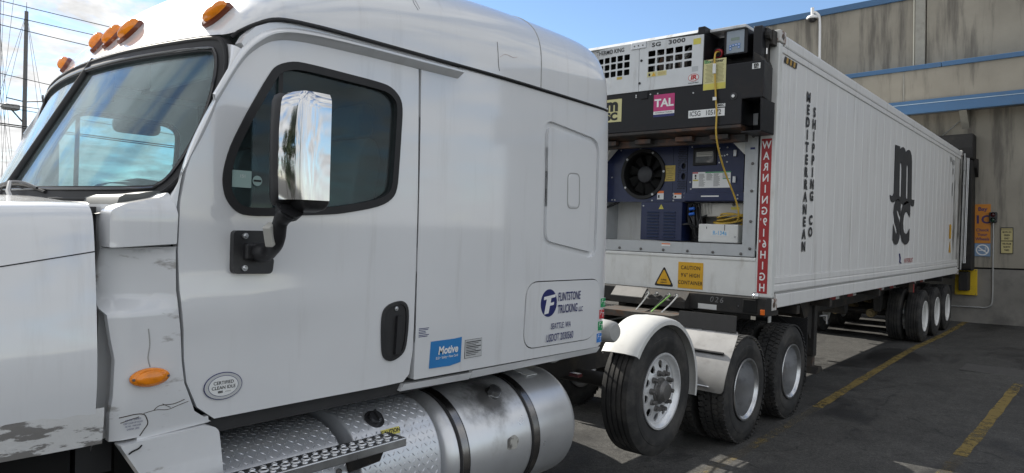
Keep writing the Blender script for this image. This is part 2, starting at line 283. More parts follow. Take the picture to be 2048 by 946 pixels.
class MB:
    def __init__(s): s.v = []; s.f = []
    def add(s, vs, fs):
        n = len(s.v); s.v += [V(v) for v in vs]; s.f += [tuple(i+n for i in f) for f in fs]; return s
    def box(s, x0, x1, y0, y1, z0, z1):
        return s.add([(x0,y0,z0),(x1,y0,z0),(x1,y1,z0),(x0,y1,z0),(x0,y0,z1),(x1,y0,z1),(x1,y1,z1),(x0,y1,z1)],
              [(0,3,2,1),(4,5,6,7),(0,1,5,4),(1,2,6,5),(2,3,7,6),(3,0,4,7)])
    def obox(s, c, hx, hy, hz, M):
        c = V(c); vs = []
        for z in (-1, 1):
            for x, y in ((-1,-1),(1,-1),(1,1),(-1,1)): vs.append(c+M@V((x*hx, y*hy, z*hz)))
        return s.add(vs, [(0,3,2,1),(4,5,6,7),(0,1,5,4),(1,2,6,5),(2,3,7,6),(3,0,4,7)])
    def cyl(s, p0, p1, r0, r1=None, n=16, cap=True):
        p0, p1 = V(p0), V(p1); r1 = r0 if r1 is None else r1
        d = (p1-p0).normalized(); a = d.orthogonal().normalized(); b = d.cross(a); vs = []
        for p, r in ((p0, r0), (p1, r1)):
            for i in range(n):
                t = 2*math.pi*i/n; vs.append(p+(a*math.cos(t)+b*math.sin(t))*r)
        fs = [(i, (i+1) % n, n+(i+1) % n, n+i) for i in range(n)]
        if cap: fs += [tuple(range(n-1, -1, -1)), tuple(range(n, 2*n))]
        return s.add(vs, fs)
    def tube(s, pts, r, n=8, closed=False, cap=True):
        pts = [V(p) for p in pts]; m = len(pts); rings = []; up = None
        rr = r if isinstance(r, (list, tuple)) else [r]*m
        for i, p in enumerate(pts):
            a = pts[i-1] if (i or closed) else p; b = pts[(i+1) % m] if (i < m-1 or closed) else p
            d = (b-a).normalized()
            up = d.orthogonal().normalized() if up is None else (up-d*up.dot(d)).normalized()
            sd = d.cross(up)
            rings.append([p+(up*math.cos(2*math.pi*k/n)+sd*math.sin(2*math.pi*k/n))*rr[i] for k in range(n)])
        vs = [v for rg in rings for v in rg]; fs = []
        for i in range(m if closed else m-1):
            j = (i+1) % m
            for k in range(n): fs.append((i*n+k, i*n+(k+1) % n, j*n+(k+1) % n, j*n+k))
        if cap and not closed: fs += [tuple(range(n-1, -1, -1)), tuple((m-1)*n+k for k in range(n))]
        return s.add(vs, fs)
    def lathe(s, prof, c, axis=(1,0,0), n=48, a0=0, a1=2*math.pi):
        # prof: list of (radius, offset along the axis)
        c = V(c); d = V(axis).normalized(); a = V((0,0,1)) if abs(d.z) < .9 else V((1,0,0)); b = d.cross(a).normalized(); a = b.cross(d)
        full = abs(a1-a0-2*math.pi) < 1e-6; m = n if full else n+1; vs = []
        for i in range(m):
            t = a0+(a1-a0)*i/n
            for r, o in prof: vs.append(c+d*o+(a*math.cos(t)+b*math.sin(t))*r)
        k = len(prof); fs = []
        for i in range(n):
            j = (i+1) % m
            for q in range(k-1): fs.append((i*k+q, i*k+q+1, j*k+q+1, j*k+q))
        return s.add(vs, fs)
    def grid(s, rows, close_u=False):
        n = len(rows[0]); vs = [v for r in rows for v in r]; fs = []
        for i in range(len(rows)-1):
            for j in range(n-1 if not close_u else n):
                j2 = (j+1) % n
                fs.append((i*n+j, i*n+j2, (i+1)*n+j2, (i+1)*n+j))
        return s.add(vs, fs)
    def prism(s, poly, fa, fb):
        # poly: 2D points; fa / fb map a point to the two end caps
        n = len(poly); vs = [fa(*p) for p in poly]+[fb(*p) for p in poly]
        return s.add(vs, [tuple(range(n-1, -1, -1)), tuple(range(n, 2*n))]+[(i, (i+1) % n, n+(i+1) % n, n+i) for i in range(n)])
    def build(s, name, mat, parent=None, smooth=None, **kw):
        return mobj(name, s.v, s.f, mat, parent, smooth, recalc=kw.pop('recalc', True), **kw)
def bxo(name, x0, x1, y0, y1, z0, z1, mat, parent=None, bevel=0.0, **kw):
    return MB().box(x0, x1, y0, y1, z0, z1).build(name, mat, parent, bevel=bevel, **kw)
def inpoly(p, poly):
    x, y = p; c = False; j = len(poly)-1
    for i in range(len(poly)):
        xi, yi = poly[i]; xj, yj = poly[j]
        if (yi > y) != (yj > y) and x < (xj-xi)*(y-yi)/(yj-yi)+xi: c = not c
        j = i
    return c
def dens(poly, step, closed=True):
    out = []; n = len(poly)
    for i in range(n if closed else n-1):
        a, b = V(poly[i]), V(poly[(i+1) % n]); k = max(1, int(math.ceil((b-a).length/step)))
        out += [tuple(a.lerp(b, t/k)) for t in range(k)]
    if not closed: out.append(tuple(poly[-1]))
    return out
def rpoly(pts, r, n=5):
    out = []; m = len(pts)
    for i in range(m):
        p = V(pts[i]); a = V(pts[i-1]); b = V(pts[(i+1) % m]); rr = r[i] if isinstance(r, (list, tuple)) else r
        d1 = (a-p); d2 = (b-p); l = min(rr, d1.length*.49, d2.length*.49)
        if l < 1e-5: out.append(tuple(p)); continue
        p1 = p+d1.normalized()*l; p2 = p+d2.normalized()*l
        for k in range(n+1):
            t = k/n; out.append(tuple(p1*(1-t)**2+p*2*t*(1-t)+p2*t*t))
    return out
def smooth_pts(pts, n=5, closed=False):
    P = [V(p) for p in pts]; m = len(P); out = []
    for i in range(m if closed else m-1):
        p0 = P[i-1] if (i or closed) else P[0]; p1 = P[i]; p2 = P[(i+1) % m]; p3 = P[(i+2) % m] if (i+2 < m or closed) else P[-1]
        for k in range(n):
            t = k/n
            out.append(0.5*((2*p1)+(p2-p0)*t+(2*p0-5*p1+4*p2-p3)*t*t+(3*p1-p0-3*p2+p3)*t**3))
    if not closed: out.append(P[-1])
    return [tuple(p) for p in out]
def offset(poly, d):
    n = len(poly); area = sum(poly[i][0]*poly[(i+1) % n][1]-poly[(i+1) % n][0]*poly[i][1] for i in range(n)); sg = 1 if area > 0 else -1; out = []
    for i in range(n):
        a, p, b = V(poly[i-1]), V(poly[i]), V(poly[(i+1) % n]); t = (b-a)
        if t.length < 1e-9: out.append(tuple(p)); continue
        t.normalize(); nn = V((-t.y, t.x))*sg; out.append(tuple(p+nn*d))
    return out
def tri2d(outline, holes, step, extra=(), seglen=None):
    vs = []; es = []
    for lp in [outline]+list(holes):
        d = dens(lp, seglen or step); n0 = len(vs); vs += [V(p) for p in d]; es += [(n0+i, n0+(i+1) % len(d)) for i in range(len(d))]
    for a, b in extra:
        d = dens([a, b], step, False); n0 = len(vs); vs += [V(p) for p in d]; es += [(n0+i, n0+i+1) for i in range(len(d)-1)]
    border = list(vs)
    x0 = min(p[0] for p in outline); x1 = max(p[0] for p in outline); y0 = min(p[1] for p in outline); y1 = max(p[1] for p in outline)
    nx = max(1, int((x1-x0)/step)); ny = max(1, int((y1-y0)/step))
    for i in range(1, nx):
        for j in range(1, ny):
            p = (x0+(x1-x0)*i/nx, y0+(y1-y0)*j/ny)
            if inpoly(p, outline) and not any(inpoly(p, h) for h in holes):
                if min((q[0]-p[0])**2+(q[1]-p[1])**2 for q in border) > (step*.35)**2: vs.append(V(p))
    r = delaunay_2d_cdt(vs, es, [], 0, 1e-5)
    ov, of = r[0], r[2]; fs = []
    for f in of:
        c = sum((ov[i] for i in f), V((0, 0)))/len(f)
        if inpoly(c, outline) and not any(inpoly(c, h) for h in holes): fs.append(tuple(f))
    return [tuple(p) for p in ov], fs
def sheet(name, outline, holes, mapf, thick, mat, parent=None, step=0.06, smooth=35, bevel=0.0, extra=(), seglen=None, kind=None, flip=False):
    """outline in 2D, mapf(a,b)->3D, thick: vector (inwards) giving the sheet its depth"""
    vs, fs = tri2d(outline, holes, step, extra, seglen); th = V(thick)
    top = [V(mapf(*p)) for p in vs]; n = len(top); allv = top+[p+th for p in top]
    # orient: face normal should oppose th
    nf = []
    for f in fs:
        nn = (top[f[1]]-top[f[0]]).cross(top[f[2]]-top[f[0]])
        nf.append(f if nn.dot(th) < 0 else f[::-1])
    cnt = {}
    for f in nf:
        for i in range(len(f)):
            a, b = f[i], f[(i+1) % len(f)]; cnt[(a, b)] = cnt.get((a, b), 0)+1
    faces = list(nf)+[tuple(i+n for i in f[::-1]) for f in nf]
    for (a, b) in cnt:
        if (b, a) not in cnt: faces.append((b, a, a+n, b+n))
    return mobj(name, allv, faces, mat, parent, smooth, bevel=bevel, kind=kind)
def thing(name, label, cat, loc, group=None):
    o = bpy.data.objects.new(name, None); o.location = loc; o.empty_display_size = 0.2; COL.objects.link(o)
    return tag(o, label, cat, group)
def tag(o, label=None, cat=None, group=None, kind=None):
    if label: o['label'] = label
    if cat: o['category'] = cat
    if group: o['group'] = group
    if kind: o['kind'] = kind
    return o
def text(s, org, right, up, size, mat, parent, name='lettering', bold=0.0, shear=0.0, align='CENTER', sx=1.0, depth=0.0015, spacing=1.0, line=1.0, mirror=False, valign='CENTER'):
    cu = bpy.data.curves.new(name, 'FONT'); cu.body = s; cu.size = size; cu.align_x = align; cu.align_y = valign; cu.offset = bold*size; cu.shear = shear
    cu.space_character = spacing; cu.space_line = line; cu.resolution_u = 3
    ob = bpy.data.objects.new(name, cu); me = bpy.data.meshes.new_from_object(ob)
    bpy.data.objects.remove(ob); bpy.data.curves.remove(cu)
    r = V(right).normalized(); u = V(up).normalized(); nrm = r.cross(u)
    k = -1 if mirror else 1
    for v in me.vertices:
        x, y = v.co.x*sx*k, v.co.y
        v.co = V(org)+r*x+u*y+nrm*depth
    if mirror: me.flip_normals()
    me.materials.clear(); me.materials.append(MATS[mat]); me.name = name
    o = bpy.data.objects.new(name, me); link(o, parent); return o
def decal(name, org, right, up, w, h, mat, parent, d=0.0015, th=0.001, poly=None):
    """thin flat sticker centred on org; poly in local units overrides the rectangle"""
    r = V(right).normalized(); u = V(up).normalized(); n = r.cross(u); p = poly or [(-w/2,-h/2),(w/2,-h/2),(w/2,h/2),(-w/2,h/2)]
    fa = lambda a, b: V(org)+r*a+u*b+n*(d-th); fb = lambda a, b: V(org)+r*a+u*b+n*d
    return MB().prism(p, fa, fb).build(name, mat, parent)
def ell(rx, ry, n=28, cx=0, cy=0): return [(cx+rx*math.cos(2*math.pi*i/n), cy+ry*math.sin(2*math.pi*i/n)) for i in range(n)]
def bolt(p, nrm, r, h, mat, parent, name='bolt', n=8):
    p = V(p); d = V(nrm).normalized()
    return MB().cyl(p-d*0.002, p+d*h*0.6, r, r, n, True).cyl(p+d*h*0.55, p+d*h, r*.85, r*.45, n, True).build(name, mat, parent, 40)
G = -0.05
XS = -2.63; XC = -3.83; XF = 2*XC-XS
SIDE_R, SIDE_U = (0, 1, 0), (0, 0, 1)       # text directions on faces that look towards +X
FRONT_R, FRONT_U = (1, 0, 0), (0, 0, 1)     # text directions on faces that look towards -Y

# ------------------------------------------------------------------ ground and painted lines
def gz(x): return G+0.03*min(max(x+2.35, 0), 5.4)
def ground():
    xs = [-900, -200, -60, -20, -8, -2.35, 3.05, 20, 60, 200, 900]; ys = [-900, -200, -60, -20, -4, 2, 8, 14, 20.6, 60, 200, 900]
    mb = MB().grid([[V((x, y, gz(x))) for x in xs] for y in ys])
    o = mb.build('ground', 'asphalt', None, None, recalc=False); tag(o, 'cracked grey asphalt yard with dark oil stains', 'asphalt', kind='structure')
    return o
ground()
def yellow_line(name, pts, w, label, mat='yellow_line'):
    pts = smooth_pts(pts, 6); rows = []
    for i, p in enumerate(pts):
        x, y = p; ww = w*(1+0.10*math.sin(i*2.3)+0.06*math.sin(i*5.1))/2
        rows.append([V((x-ww, y, gz(x-ww)+0.004)), V((x+ww, y, gz(x+ww)+0.004))])
    o = MB().grid(rows).build(name, mat, None, None, recalc=False); tag(o, label, 'parking line', kind='structure')
yellow_line('parking_line', [(-2.50, 8.55), (-2.52, 9.5), (-2.57, 12), (-2.60, 14.5), (-2.55, 16.4), (-2.53, 18.3), (-2.55, 20.4)], 0.115, 'worn yellow bay line beside the trailer wheels')
yellow_line('parking_line', [(-2.50, 5.3), (-2.47, 6.2), (-2.48, 7.4), (-2.50, 8.55)], 0.10, 'nearly erased stretch of the bay line beside the drive wheels', 'yellow_line_worn')
yellow_line('parking_line', [(-0.94, 7.5), (-0.90, 9.0), (-0.87, 10.5), (-0.84, 11.9)], 0.115, 'worn yellow bay line out in the open asphalt')
yellow_line('parking_line', [(-0.99, 6.0), (-0.965, 6.8), (-0.94, 7.5)], 0.11, 'erased near end of the open bay line', 'yellow_line_worn')
o = bxo('utility_cover', -1.62, -0.55, 12.55, 13.25, gz(-1.6)-0.05, gz(-1.1)+0.008, 'utility_iron', bevel=0.01)
tag(o, 'flat rectangular iron cover set into the asphalt', 'utility cover')

# ------------------------------------------------------------------ warehouse with the loading dock
def warehouse():
    b = thing('warehouse', 'grey concrete warehouse with blue metal bands above the loading dock', 'building', (-2.4, 20.4, G))
    xl, xr = -45.0, 12.5
    def j(name, x0, x1, y0, y1, z0, z1, mat, bev=0.0, par=b): return bxo(name, x0, x1, y0, y1, z0, z1, mat, par, bevel=bev)
    # lower dock wall: base course a little proud, panels above
    edges = [xl, -36, -28, -20.5, -13, -5.9, -1.75-0.0, 3.9, 12.5]
    edges = [xl, -36, -28, -20.5, -13, -5.6, 0.4, 6.4, xr]
    for a, c in zip(edges[:-1], edges[1:]): j('base_panel', a+0.008, c-0.008, 20.385, 20.9, -1.4, 1.275, 'concrete_dark')
    j('wall_joint', xl, xr, 20.45, 20.9, 1.275, 1.315, 'gap_black')
    for a, c in zip(edges[:-1], edges[1:]): j('wall_panel', a+0.008, c-0.008, 20.40, 20.9, 1.315, 5.2, 'concrete')
    # canopy: soffit, steel beam and concrete fascia
    j('soffit', xl, xr, 19.72, 20.6, 5.17, 5.42, 'concrete_dark')
    j('beam', xl, xr, 19.65, 19.80, 5.105, 5.332, 'beam_blue', 0.006)
    j('beam_lip', xl, xr, 19.635, 19.80, 5.347, 5.43, 'beam_blue', 0.006)
    j('beam_line', xl, xr, 19.64, 19.79, 5.333, 5.346, 'beam_line')
    fe = [xl, -34, -22, -12, -3.87, 4.05, xr]
    for a, c in zip(fe[:-1], fe[1:]): j('fascia_panel', a+0.01, c-0.012, 19.68, 20.3, 5.432, 6.19, 'concrete')
    j('joint_filler', -3.885, -3.857, 19.672, 19.75, 5.44, 6.18, 'concrete_trim')
    for a, c in ((xl, -22.6), (-22.59, -3.06), (-3.05, xr)): j('band', a, c, 19.63, 20.3, 6.192, 6.305, 'beam_blue', 0.008)
    j('canopy_roof', xl, xr, 19.9, 20.9, 6.1, 6.28, 'concrete_dark')
    # upper wall, with a pilaster between dark joints
    ue = [xl, -30, -16.5, -3.45, xr]
    for a, c in zip(ue[:-1], ue[1:]): j('upper_panel', a+0.012, c-0.012, 20.02, 20.8, 6.25, 8.10, 'concrete')
    j('pilaster', -3.69, -3.47, 19.98, 20.1, 6.3, 8.09, 'concrete_trim', 0.01)
    j('parapet_band', xl, xr, 19.96, 20.9, 8.085, 8.25, 'beam_blue', 0.008)
    MB().cyl((-3.72, 19.99, 6.3), (-3.72, 19.99, 8.08), 0.016, n=8).build('downpipe', 'pale_pipe', b, 40)
    # concrete bracket below the beam and the diagonal stay
    MB().prism([(20.42, 4.72), (20.42, 5.18), (19.82, 5.18)], lambda y, z: V((-2.72, y, z)), lambda y, z: V((-2.56, y, z))).build('bracket', 'concrete_trim', b)
    MB().tube([(-2.70, 20.36, 4.98), (-3.35, 20.36, 4.40)], 0.012, 6).build('stay_rod', 'conduit', b)
    # dock opening
    j('dock_door', -5.1, -2.75, 20.36, 20.5, 1.2, 4.1, 'dock_black')
    # rubber dock seal: head curtain and the two side pads with guide stripes
    hd = MB().prism([(20.40, 4.54), (19.86, 4.54), (19.80, 4.20), (19.80, 3.92), (20.40, 3.92)], lambda y, z: V((-5.25, y, z)), lambda y, z: V((-2.41, y, z))).build('head_curtain', 'dock_black', b, bevel=0.03)
    for x0, x1 in ((-2.735, -2.425), (-5.23, -4.92)):
        pf = rpoly([(19.80, 1.24), (20.40, 1.24), (20.40, 3.90), (19.80, 3.90)], [0.12, 0.02, 0.02, 0.06])
        sp = MB().prism(pf, lambda y, z: V((x0, y, z)), lambda y, z: V((x1, y, z))).build('side_pad', 'dock_black', b, bevel=0.02)
    MB().prism(rpoly([(20.40, 3.5), (20.40, 3.95), (20.12, 3.95), (20.12, 3.72)], 0.05), lambda y, z: V((-2.423, y, z)), lambda y, z: V((-2.36, y, z))).build('pad_bracket', 'dock_black', b)
    # bumper with its yellow plate
    for cx in (-2.585, -5.09):
        j('bumper_plate', cx-0.235, cx+0.225, 20.30, 20.384, 0.63, 1.262, 'dock_yellow', 0.006)
        bm_ = j('bumper', cx-0.11, cx+0.09, 19.92, 20.298, 0.75, 1.21, 'dock_black', 0.02)
        for zz in (0.66, 1.24):
            for xx in (cx-0.21, cx+0.2): bolt((xx, 20.30, zz), (0, -1, 0), 0.012, 0.01, 'bolt_dark', b)
    return b
def on_wall(o, pivot=V((-2.4, 20.4, 2.2))):
    """the wall leans 1.35 degrees against the yard's cross fall; things fixed to it lean with it"""
    M = Matrix.Translation(pivot) @ Matrix.Rotation(R(-1.35), 4, 'Y') @ Matrix.Translation(-pivot)
    o.matrix_world = M @ Matrix.Translation(o.location)
    return o
wh = on_wall(warehouse())
def wall_signs():
    # orange bay sign
    t = thing('bay_sign', 'tall orange sign reading Bay 1C Chock Your Wheels', 'sign', (-2.27, 20.38, 1.9))
    bxo('board', -2.432, -2.106, 20.375, 20.393, 1.905, 2.855, 'bay_orange', t, 0.003)
    def T(s, z, size, bold=0.02, sx=1.0, x=-2.269): text(s, (x, 20.375, z), FRONT_R, FRONT_U, size, 'bay_purple', t, bold=bold, sx=sx)
    T('Bay', 2.735, 0.125, 0.03, 1.05); T('1C', 2.475, 0.27, 0.035, 1.0); T('Chock', 2.225, 0.098, 0.025); T('Your', 2.115, 0.098, 0.025); T('Wheels', 2.005, 0.098, 0.025, 0.95)
    on_wall(t)
    t = thing('no_smoking_sign', 'square blue sign with a white crossed cigarette emblem', 'sign', (-2.27, 20.38, 1.58))
    bxo('board', -2.425, -2.104, 20.377, 20.393, 1.585, 1.897, 'nosmoking_blue', t, 0.003)
    ring = MB(); ro, ri = ell(0.135, 0.135, 36), ell(0.108, 0.108, 36)
    ring.grid([[V((-2.265+a, 20.374, 1.742+c)) for a, c in ro], [V((-2.265+a, 20.374, 1.742+c)) for a, c in ri]], True).build('ring', 'ink_white', t)
    MB().obox((-2.265, 20.3745, 1.742), 0.115, 0.0008, 0.013, Matrix.Rotation(R(38), 3, 'Y')).build('slash', 'ink_white', t)
    bxo('cigarette', -2.35, -2.20, 20.3735, 20.3765, 1.722, 1.742, 'ink_white', t)
    MB().tube(smooth_pts([(-2.20, 20.375, 1.75), (-2.19, 20.375, 1.775), (-2.215, 20.375, 1.79), (-2.2, 20.375, 1.815)], 4), 0.006, 5).build('smoke', 'ink_white', t)
    on_wall(t)
    # red and green dock light on its conduit
    t = thing('dock_light', 'small unlit dock signal with red lens above green lens', 'traffic light', (-2.05, 20.38, 2.4))
    cab = MB().prism(rpoly([(-2.132, 2.40), (-1.972, 2.40), (-1.972, 2.66), (-2.132, 2.66)], 0.03), lambda x, z: V((x, 20.40, z)), lambda x, z: V((x, 20.29, z))).build('housing', 'black_plastic', t, bevel=0.012)
    MB().lathe([(0.0001, -0.016), (0.035, -0.010), (0.052, 0.004)], (-2.052, 20.285, 2.593), (0, 1, 0), 20).build('red_lens', 'lens_red', t, 180)
    MB().lathe([(0.0001, -0.016), (0.035, -0.010), (0.052, 0.004)], (-2.052, 20.285, 2.468), (0, 1, 0), 20).build('green_lens', 'lens_green', t, 180)
    for zz in (2.593, 2.468):
        MB().lathe([(0.056, 0.01), (0.056, -0.04), (0.06, -0.04), (0.06, 0.01)], (-2.052, 20.285, zz), (0, 1, 0), 16, R(-90), R(90)).build('visor', 'black_plastic', t)
    on_wall(t)
    t = thing('conduit', 'grey metal conduit bending from the dock signal down along the wall', 'conduit', (-2.0, 20.36, 0.4))
    pts = [(-2.05, 20.36, 2.40), (-2.05, 20.36, 1.8), (-2.05, 20.36, 0.62)]+smooth_pts([(-2.05, 20.36, 0.60), (-2.075, 20.36, 0.42), (-2.18, 20.36, 0.345), (-2.3, 20.36, 0.34)], 5)[1:]+[(-3.2, 20.36, 0.335)]
    MB().tube(pts, 0.017, 8).build('pipe', 'conduit', t, 50)
    for z in (1.72, 1.27): MB().cyl((-2.05, 20.36, z-0.02), (-2.05, 20.36, z+0.02), 0.024, n=10).build('coupling', 'conduit', t, 40)
    on_wall(t)
    # tan two part notice
    t = thing('driver_notice', 'small tan notice in a black frame telling drivers to move on green', 'sign', (-1.77, 20.38, 1.66))
    bxo('frame', -1.905, -1.655, 20.378, 20.395, 1.662, 2.29, 'ink_black', t, 0.003)
    for z0, z1 in ((1.675, 1.955), (1.975, 2.225), (2.237, 2.265)): bxo('panel', -1.892, -1.668, 20.372, 20.380, z0, z1, 'tan_sign', t)
    for s, z in (('MOVE ON', 2.175), ('GREEN', 2.10), ('ONLY', 2.025), ('WB FROM', 1.895), ('NORTH', 1.82), ('YARD', 1.745)):
        text(s, (-1.78, 20.372, z), FRONT_R, FRONT_U, 0.060, 'ink_black', t, bold=0.03, sx=0.64)
    on_wall(t)
    # security camera on its gooseneck pole
    t = thing('security_camera', 'white dome security camera hanging from a gooseneck pole on the canopy', 'security camera', (-6.1, 19.95, 6.3))
    MB().tube([(-5.98, 19.95, 6.2), (-5.98, 19.95, 7.75)]+smooth_pts([(-5.98, 19.95, 7.8), (-6.0, 19.95, 8.06), (-6.09, 19.95, 8.19), (-6.18, 19.95, 8.20)], 5)[1:], 0.034, 10).build('pole', 'cctv_white', t, 50)
    MB().cyl((-6.18, 19.95, 8.10), (-6.18, 19.95, 8.34), 0.045, n=12).build('mount', 'cctv_white', t, 40)
    MB().lathe([(0.045, 0.06), (0.13, 0.03), (0.158, -0.01), (0.15, -0.045), (0.11, -0.05)], (-6.18, 19.95, 8.08), (0, 0, 1), 20).build('shroud', 'cctv_white', t, 60)
    MB().lathe([(0.11, -0.05), (0.10, -0.09), (0.06, -0.125), (0.0001, -0.135)], (-6.18, 19.95, 8.08), (0, 0, 1), 20).build('dome', 'black_plastic', t, 180)
    on_wall(t)
wall_signs()

# ------------------------------------------------------------------ wheels (shared meshes, built round the origin, outside towards +X)
def tyre_profile(R_, w, rim=0.292, ribs=4):
    p = [(rim, -w/2+0.03), (rim+0.03, -w/2+0.008), (rim+0.09, -w/2), (R_-0.06, -w/2+0.006), (R_-0.022, -w/2+0.022)]
    a, b = -w/2+0.034, w/2-0.034
    p.append((R_-0.004, a))
    for i in range(ribs-1):
        c = a+(b-a)*(i+1)/ribs
        p += [(R_, c-0.007), (R_-0.014, c-0.005), (R_-0.014, c+0.005), (R_, c+0.007)]
    p += [(R_-0.004, b), (R_-0.022, w/2-0.022), (R_-0.06, w/2-0.006), (R_-0.085, w/2-0.004), (R_-0.09, w/2), (rim+0.12, w/2), (rim+0.10, w/2+0.003), (rim+0.09, w/2), (rim+0.03, w/2-0.008), (rim, w/2-0.03)]
    return p
def me_of(o):
    me = o.data; bpy.data.objects.remove(o); return me
R_T = 0.508
def make_tyre_mesh(w=0.275, ribs=4): return me_of(MB().lathe(tyre_profile(R_T, w, ribs=ribs), (0,0,0), (1,0,0), 64).build('tyre', 'tyre', None, 30))
def make_lug_mesh(w=0.26, n=56):
    mb = MB()
    for i in range(n):
        for k, o in enumerate((-0.098, -0.035, 0.035, 0.098)):
            t = 2*math.pi*(i+0.5*(k % 2))/n; M = Matrix.Rotation(t, 3, 'X') @ Matrix.Rotation(R(14 if k < 2 else -14), 3, 'Z')
            mb.obox(Matrix.Rotation(t, 3, 'X') @ V((o, 0, R_T-0.001)), 0.026, math.pi*R_T/n*0.72, 0.009, M)
    return me_of(mb.build('tread', 'tyre', None, None, recalc=False))
def make_disc_mesh(x_disc, dish, nholes, hole_r, hole_c, mat, name='wheel', hub_r=0.14):
    """disc wheel: rim barrel by lathe, plus a disc with real round hand holes"""
    mb = MB()
    mb.lathe([(0.294, 0.115), (0.300, 0.130), (0.298, 0.137), (0.284, 0.137), (0.280, 0.122), (0.262, 0.105), (0.250, x_disc+0.012), (0.245, x_disc)], (0,0,0), (1,0,0), 64)
    mb.lathe([(0.294, 0.10), (0.268, 0.09), (0.262, -0.09), (0.292, -0.11), (0.294, -0.13), (0.283, -0.13)], (0,0,0), (1,0,0), 48)
    def prof(r):
        if r > 0.21: return x_disc+(0.245-r)*0.25*dish
        if r > hub_r: return x_disc+0.035*0.25*dish+ (0.21-r)*0.5*dish
        return x_disc+0.035*0.25*dish+(0.21-hub_r)*0.5*dish
    holes = []
    for i in range(nholes):
        t = 2*math.pi*i/nholes; holes.append([(hole_c*math.cos(t)+hole_r*math.cos(a), hole_c*math.sin(t)+hole_r*math.sin(a)) for a in [2*math.pi*k/14 for k in range(14)]])
    vs, fs = tri2d(ell(0.246, 0.246, 56), holes, 0.03)
    n = len(vs); top = [V((prof(math.hypot(*p)), p[0], p[1])) for p in vs]; bot = [v-V((0.012, 0, 0)) for v in top]
    ff = []
    for f in fs:
        nn = (top[f[1]]-top[f[0]]).cross(top[f[2]]-top[f[0]]); ff.append(tuple(f) if nn.x > 0 else tuple(f[::-1]))
    es = set()
    for f in ff:
        for i in range(3): es.add((f[i], f[(i+1) % 3]))
    q = [(b, a, a+n, b+n) for a, b in es if (b, a) not in es]
    mb.add(top+bot, ff+[tuple(i+n for i in f[::-1]) for f in ff]+q)
    return me_of(mb.build(name, mat, None, 35, recalc=False)), prof
TYRE = make_tyre_mesh(0.285, 5); TYRE_D = make_tyre_mesh(0.27, 4); LUGS = make_lug_mesh()
DISC_P, PROF_P = make_disc_mesh(0.088, 0.55, 10, 0.033, 0.205, 'polished_aluminium', hub_r=0.16)
DISC_D, PROF_D = make_disc_mesh(-0.095, -0.6, 10, 0.028, 0.200, 'rim_grey', hub_r=0.15)
DISC_T, PROF_T = make_disc_mesh(-0.095, -0.6, 5, 0.034, 0.198, 'rim_white', hub_r=0.15)
def hub_mesh(x0, mat, name='hub', big=False):
    mb = MB(); mb.lathe([(0.105, x0), (0.104, x0+0.016), (0.088, x0+0.022), (0.084, x0+0.050), (0.070, x0+0.062), (0.064, x0+0.075), (0.03, x0+0.080), (0.0001, x0+0.080)] if big else
                        [(0.11, x0), (0.11, x0+0.05), (0.09, x0+0.075), (0.07, x0+0.13), (0.0001, x0+0.14)], (0,0,0), (1,0,0), 28)
    return me_of(mb.build(name, mat, None, 35))
def nut_mesh(x0, mat, n=10, rc=0.168, r=0.019, h=0.05):
    mb = MB().cyl((x0, 0, 0), (x0+h*0.4, 0, 0), r*1.25, r*1.25, 12).cyl((x0+h*0.4, 0, 0), (x0+h, 0, 0), r, r*0.9, 6)
    return me_of(mb.build('lug_nut', mat, None, None))
HUB_P = hub_mesh(PROF_P(0.1)-0.005, 'bolt_dark', big=True); HUB_D = hub_mesh(PROF_D(0.1)-0.01, 'dirty_steel'); NUT_P = nut_mesh(PROF_P(0.142)-0.002, 'bolt_dark'); NUT_D = nut_mesh(PROF_D(0.142)-0.002, 'dirty_steel', h=0.035)
DRUM = me_of(MB().lathe([(0.0001, 0.055), (0.20, 0.055), (0.212, 0.04), (0.212, -0.13), (0.0001, -0.13)], (0, 0, 0), (1, 0, 0), 32).build('dark_drum_backing', 'gap_black', None, 40))  # near-black drum backing added; its colour stands for shade inside the hand holes
def child(me, name, par, loc=(0,0,0), kind=None):
    o = bpy.data.objects.new(name, me); COL.objects.link(o); o.parent = par; o.location = loc
    if kind: o['kind'] = kind
    return o
def wheel(par, c, disc, hub, nut, tyre, lugs=False, flip=False, spin=0.0, nuts=True, name='wheel', nnut=10):
    """par: thing; c: centre in world coordinates"""
    w = bpy.data.objects.new(name, disc); COL.objects.link(w); w.parent = par; w.location = V(c)-par.location
    w.rotation_euler = (spin, 0, math.pi if flip else 0)
    child(tyre, 'tyre', w)
    if disc is DISC_P: child(DRUM, 'dark_drum_backing', w)
    if lugs: child(LUGS, 'tread', w, kind='stuff')
    if nuts:
        child(hub, 'hub', w)
        for i in range(nnut):
            o = child(nut, 'lug_nut', w, (0, 0.142*math.cos(2*math.pi*(i+.5)/nnut), 0.142*math.sin(2*math.pi*(i+.5)/nnut)))
    return w

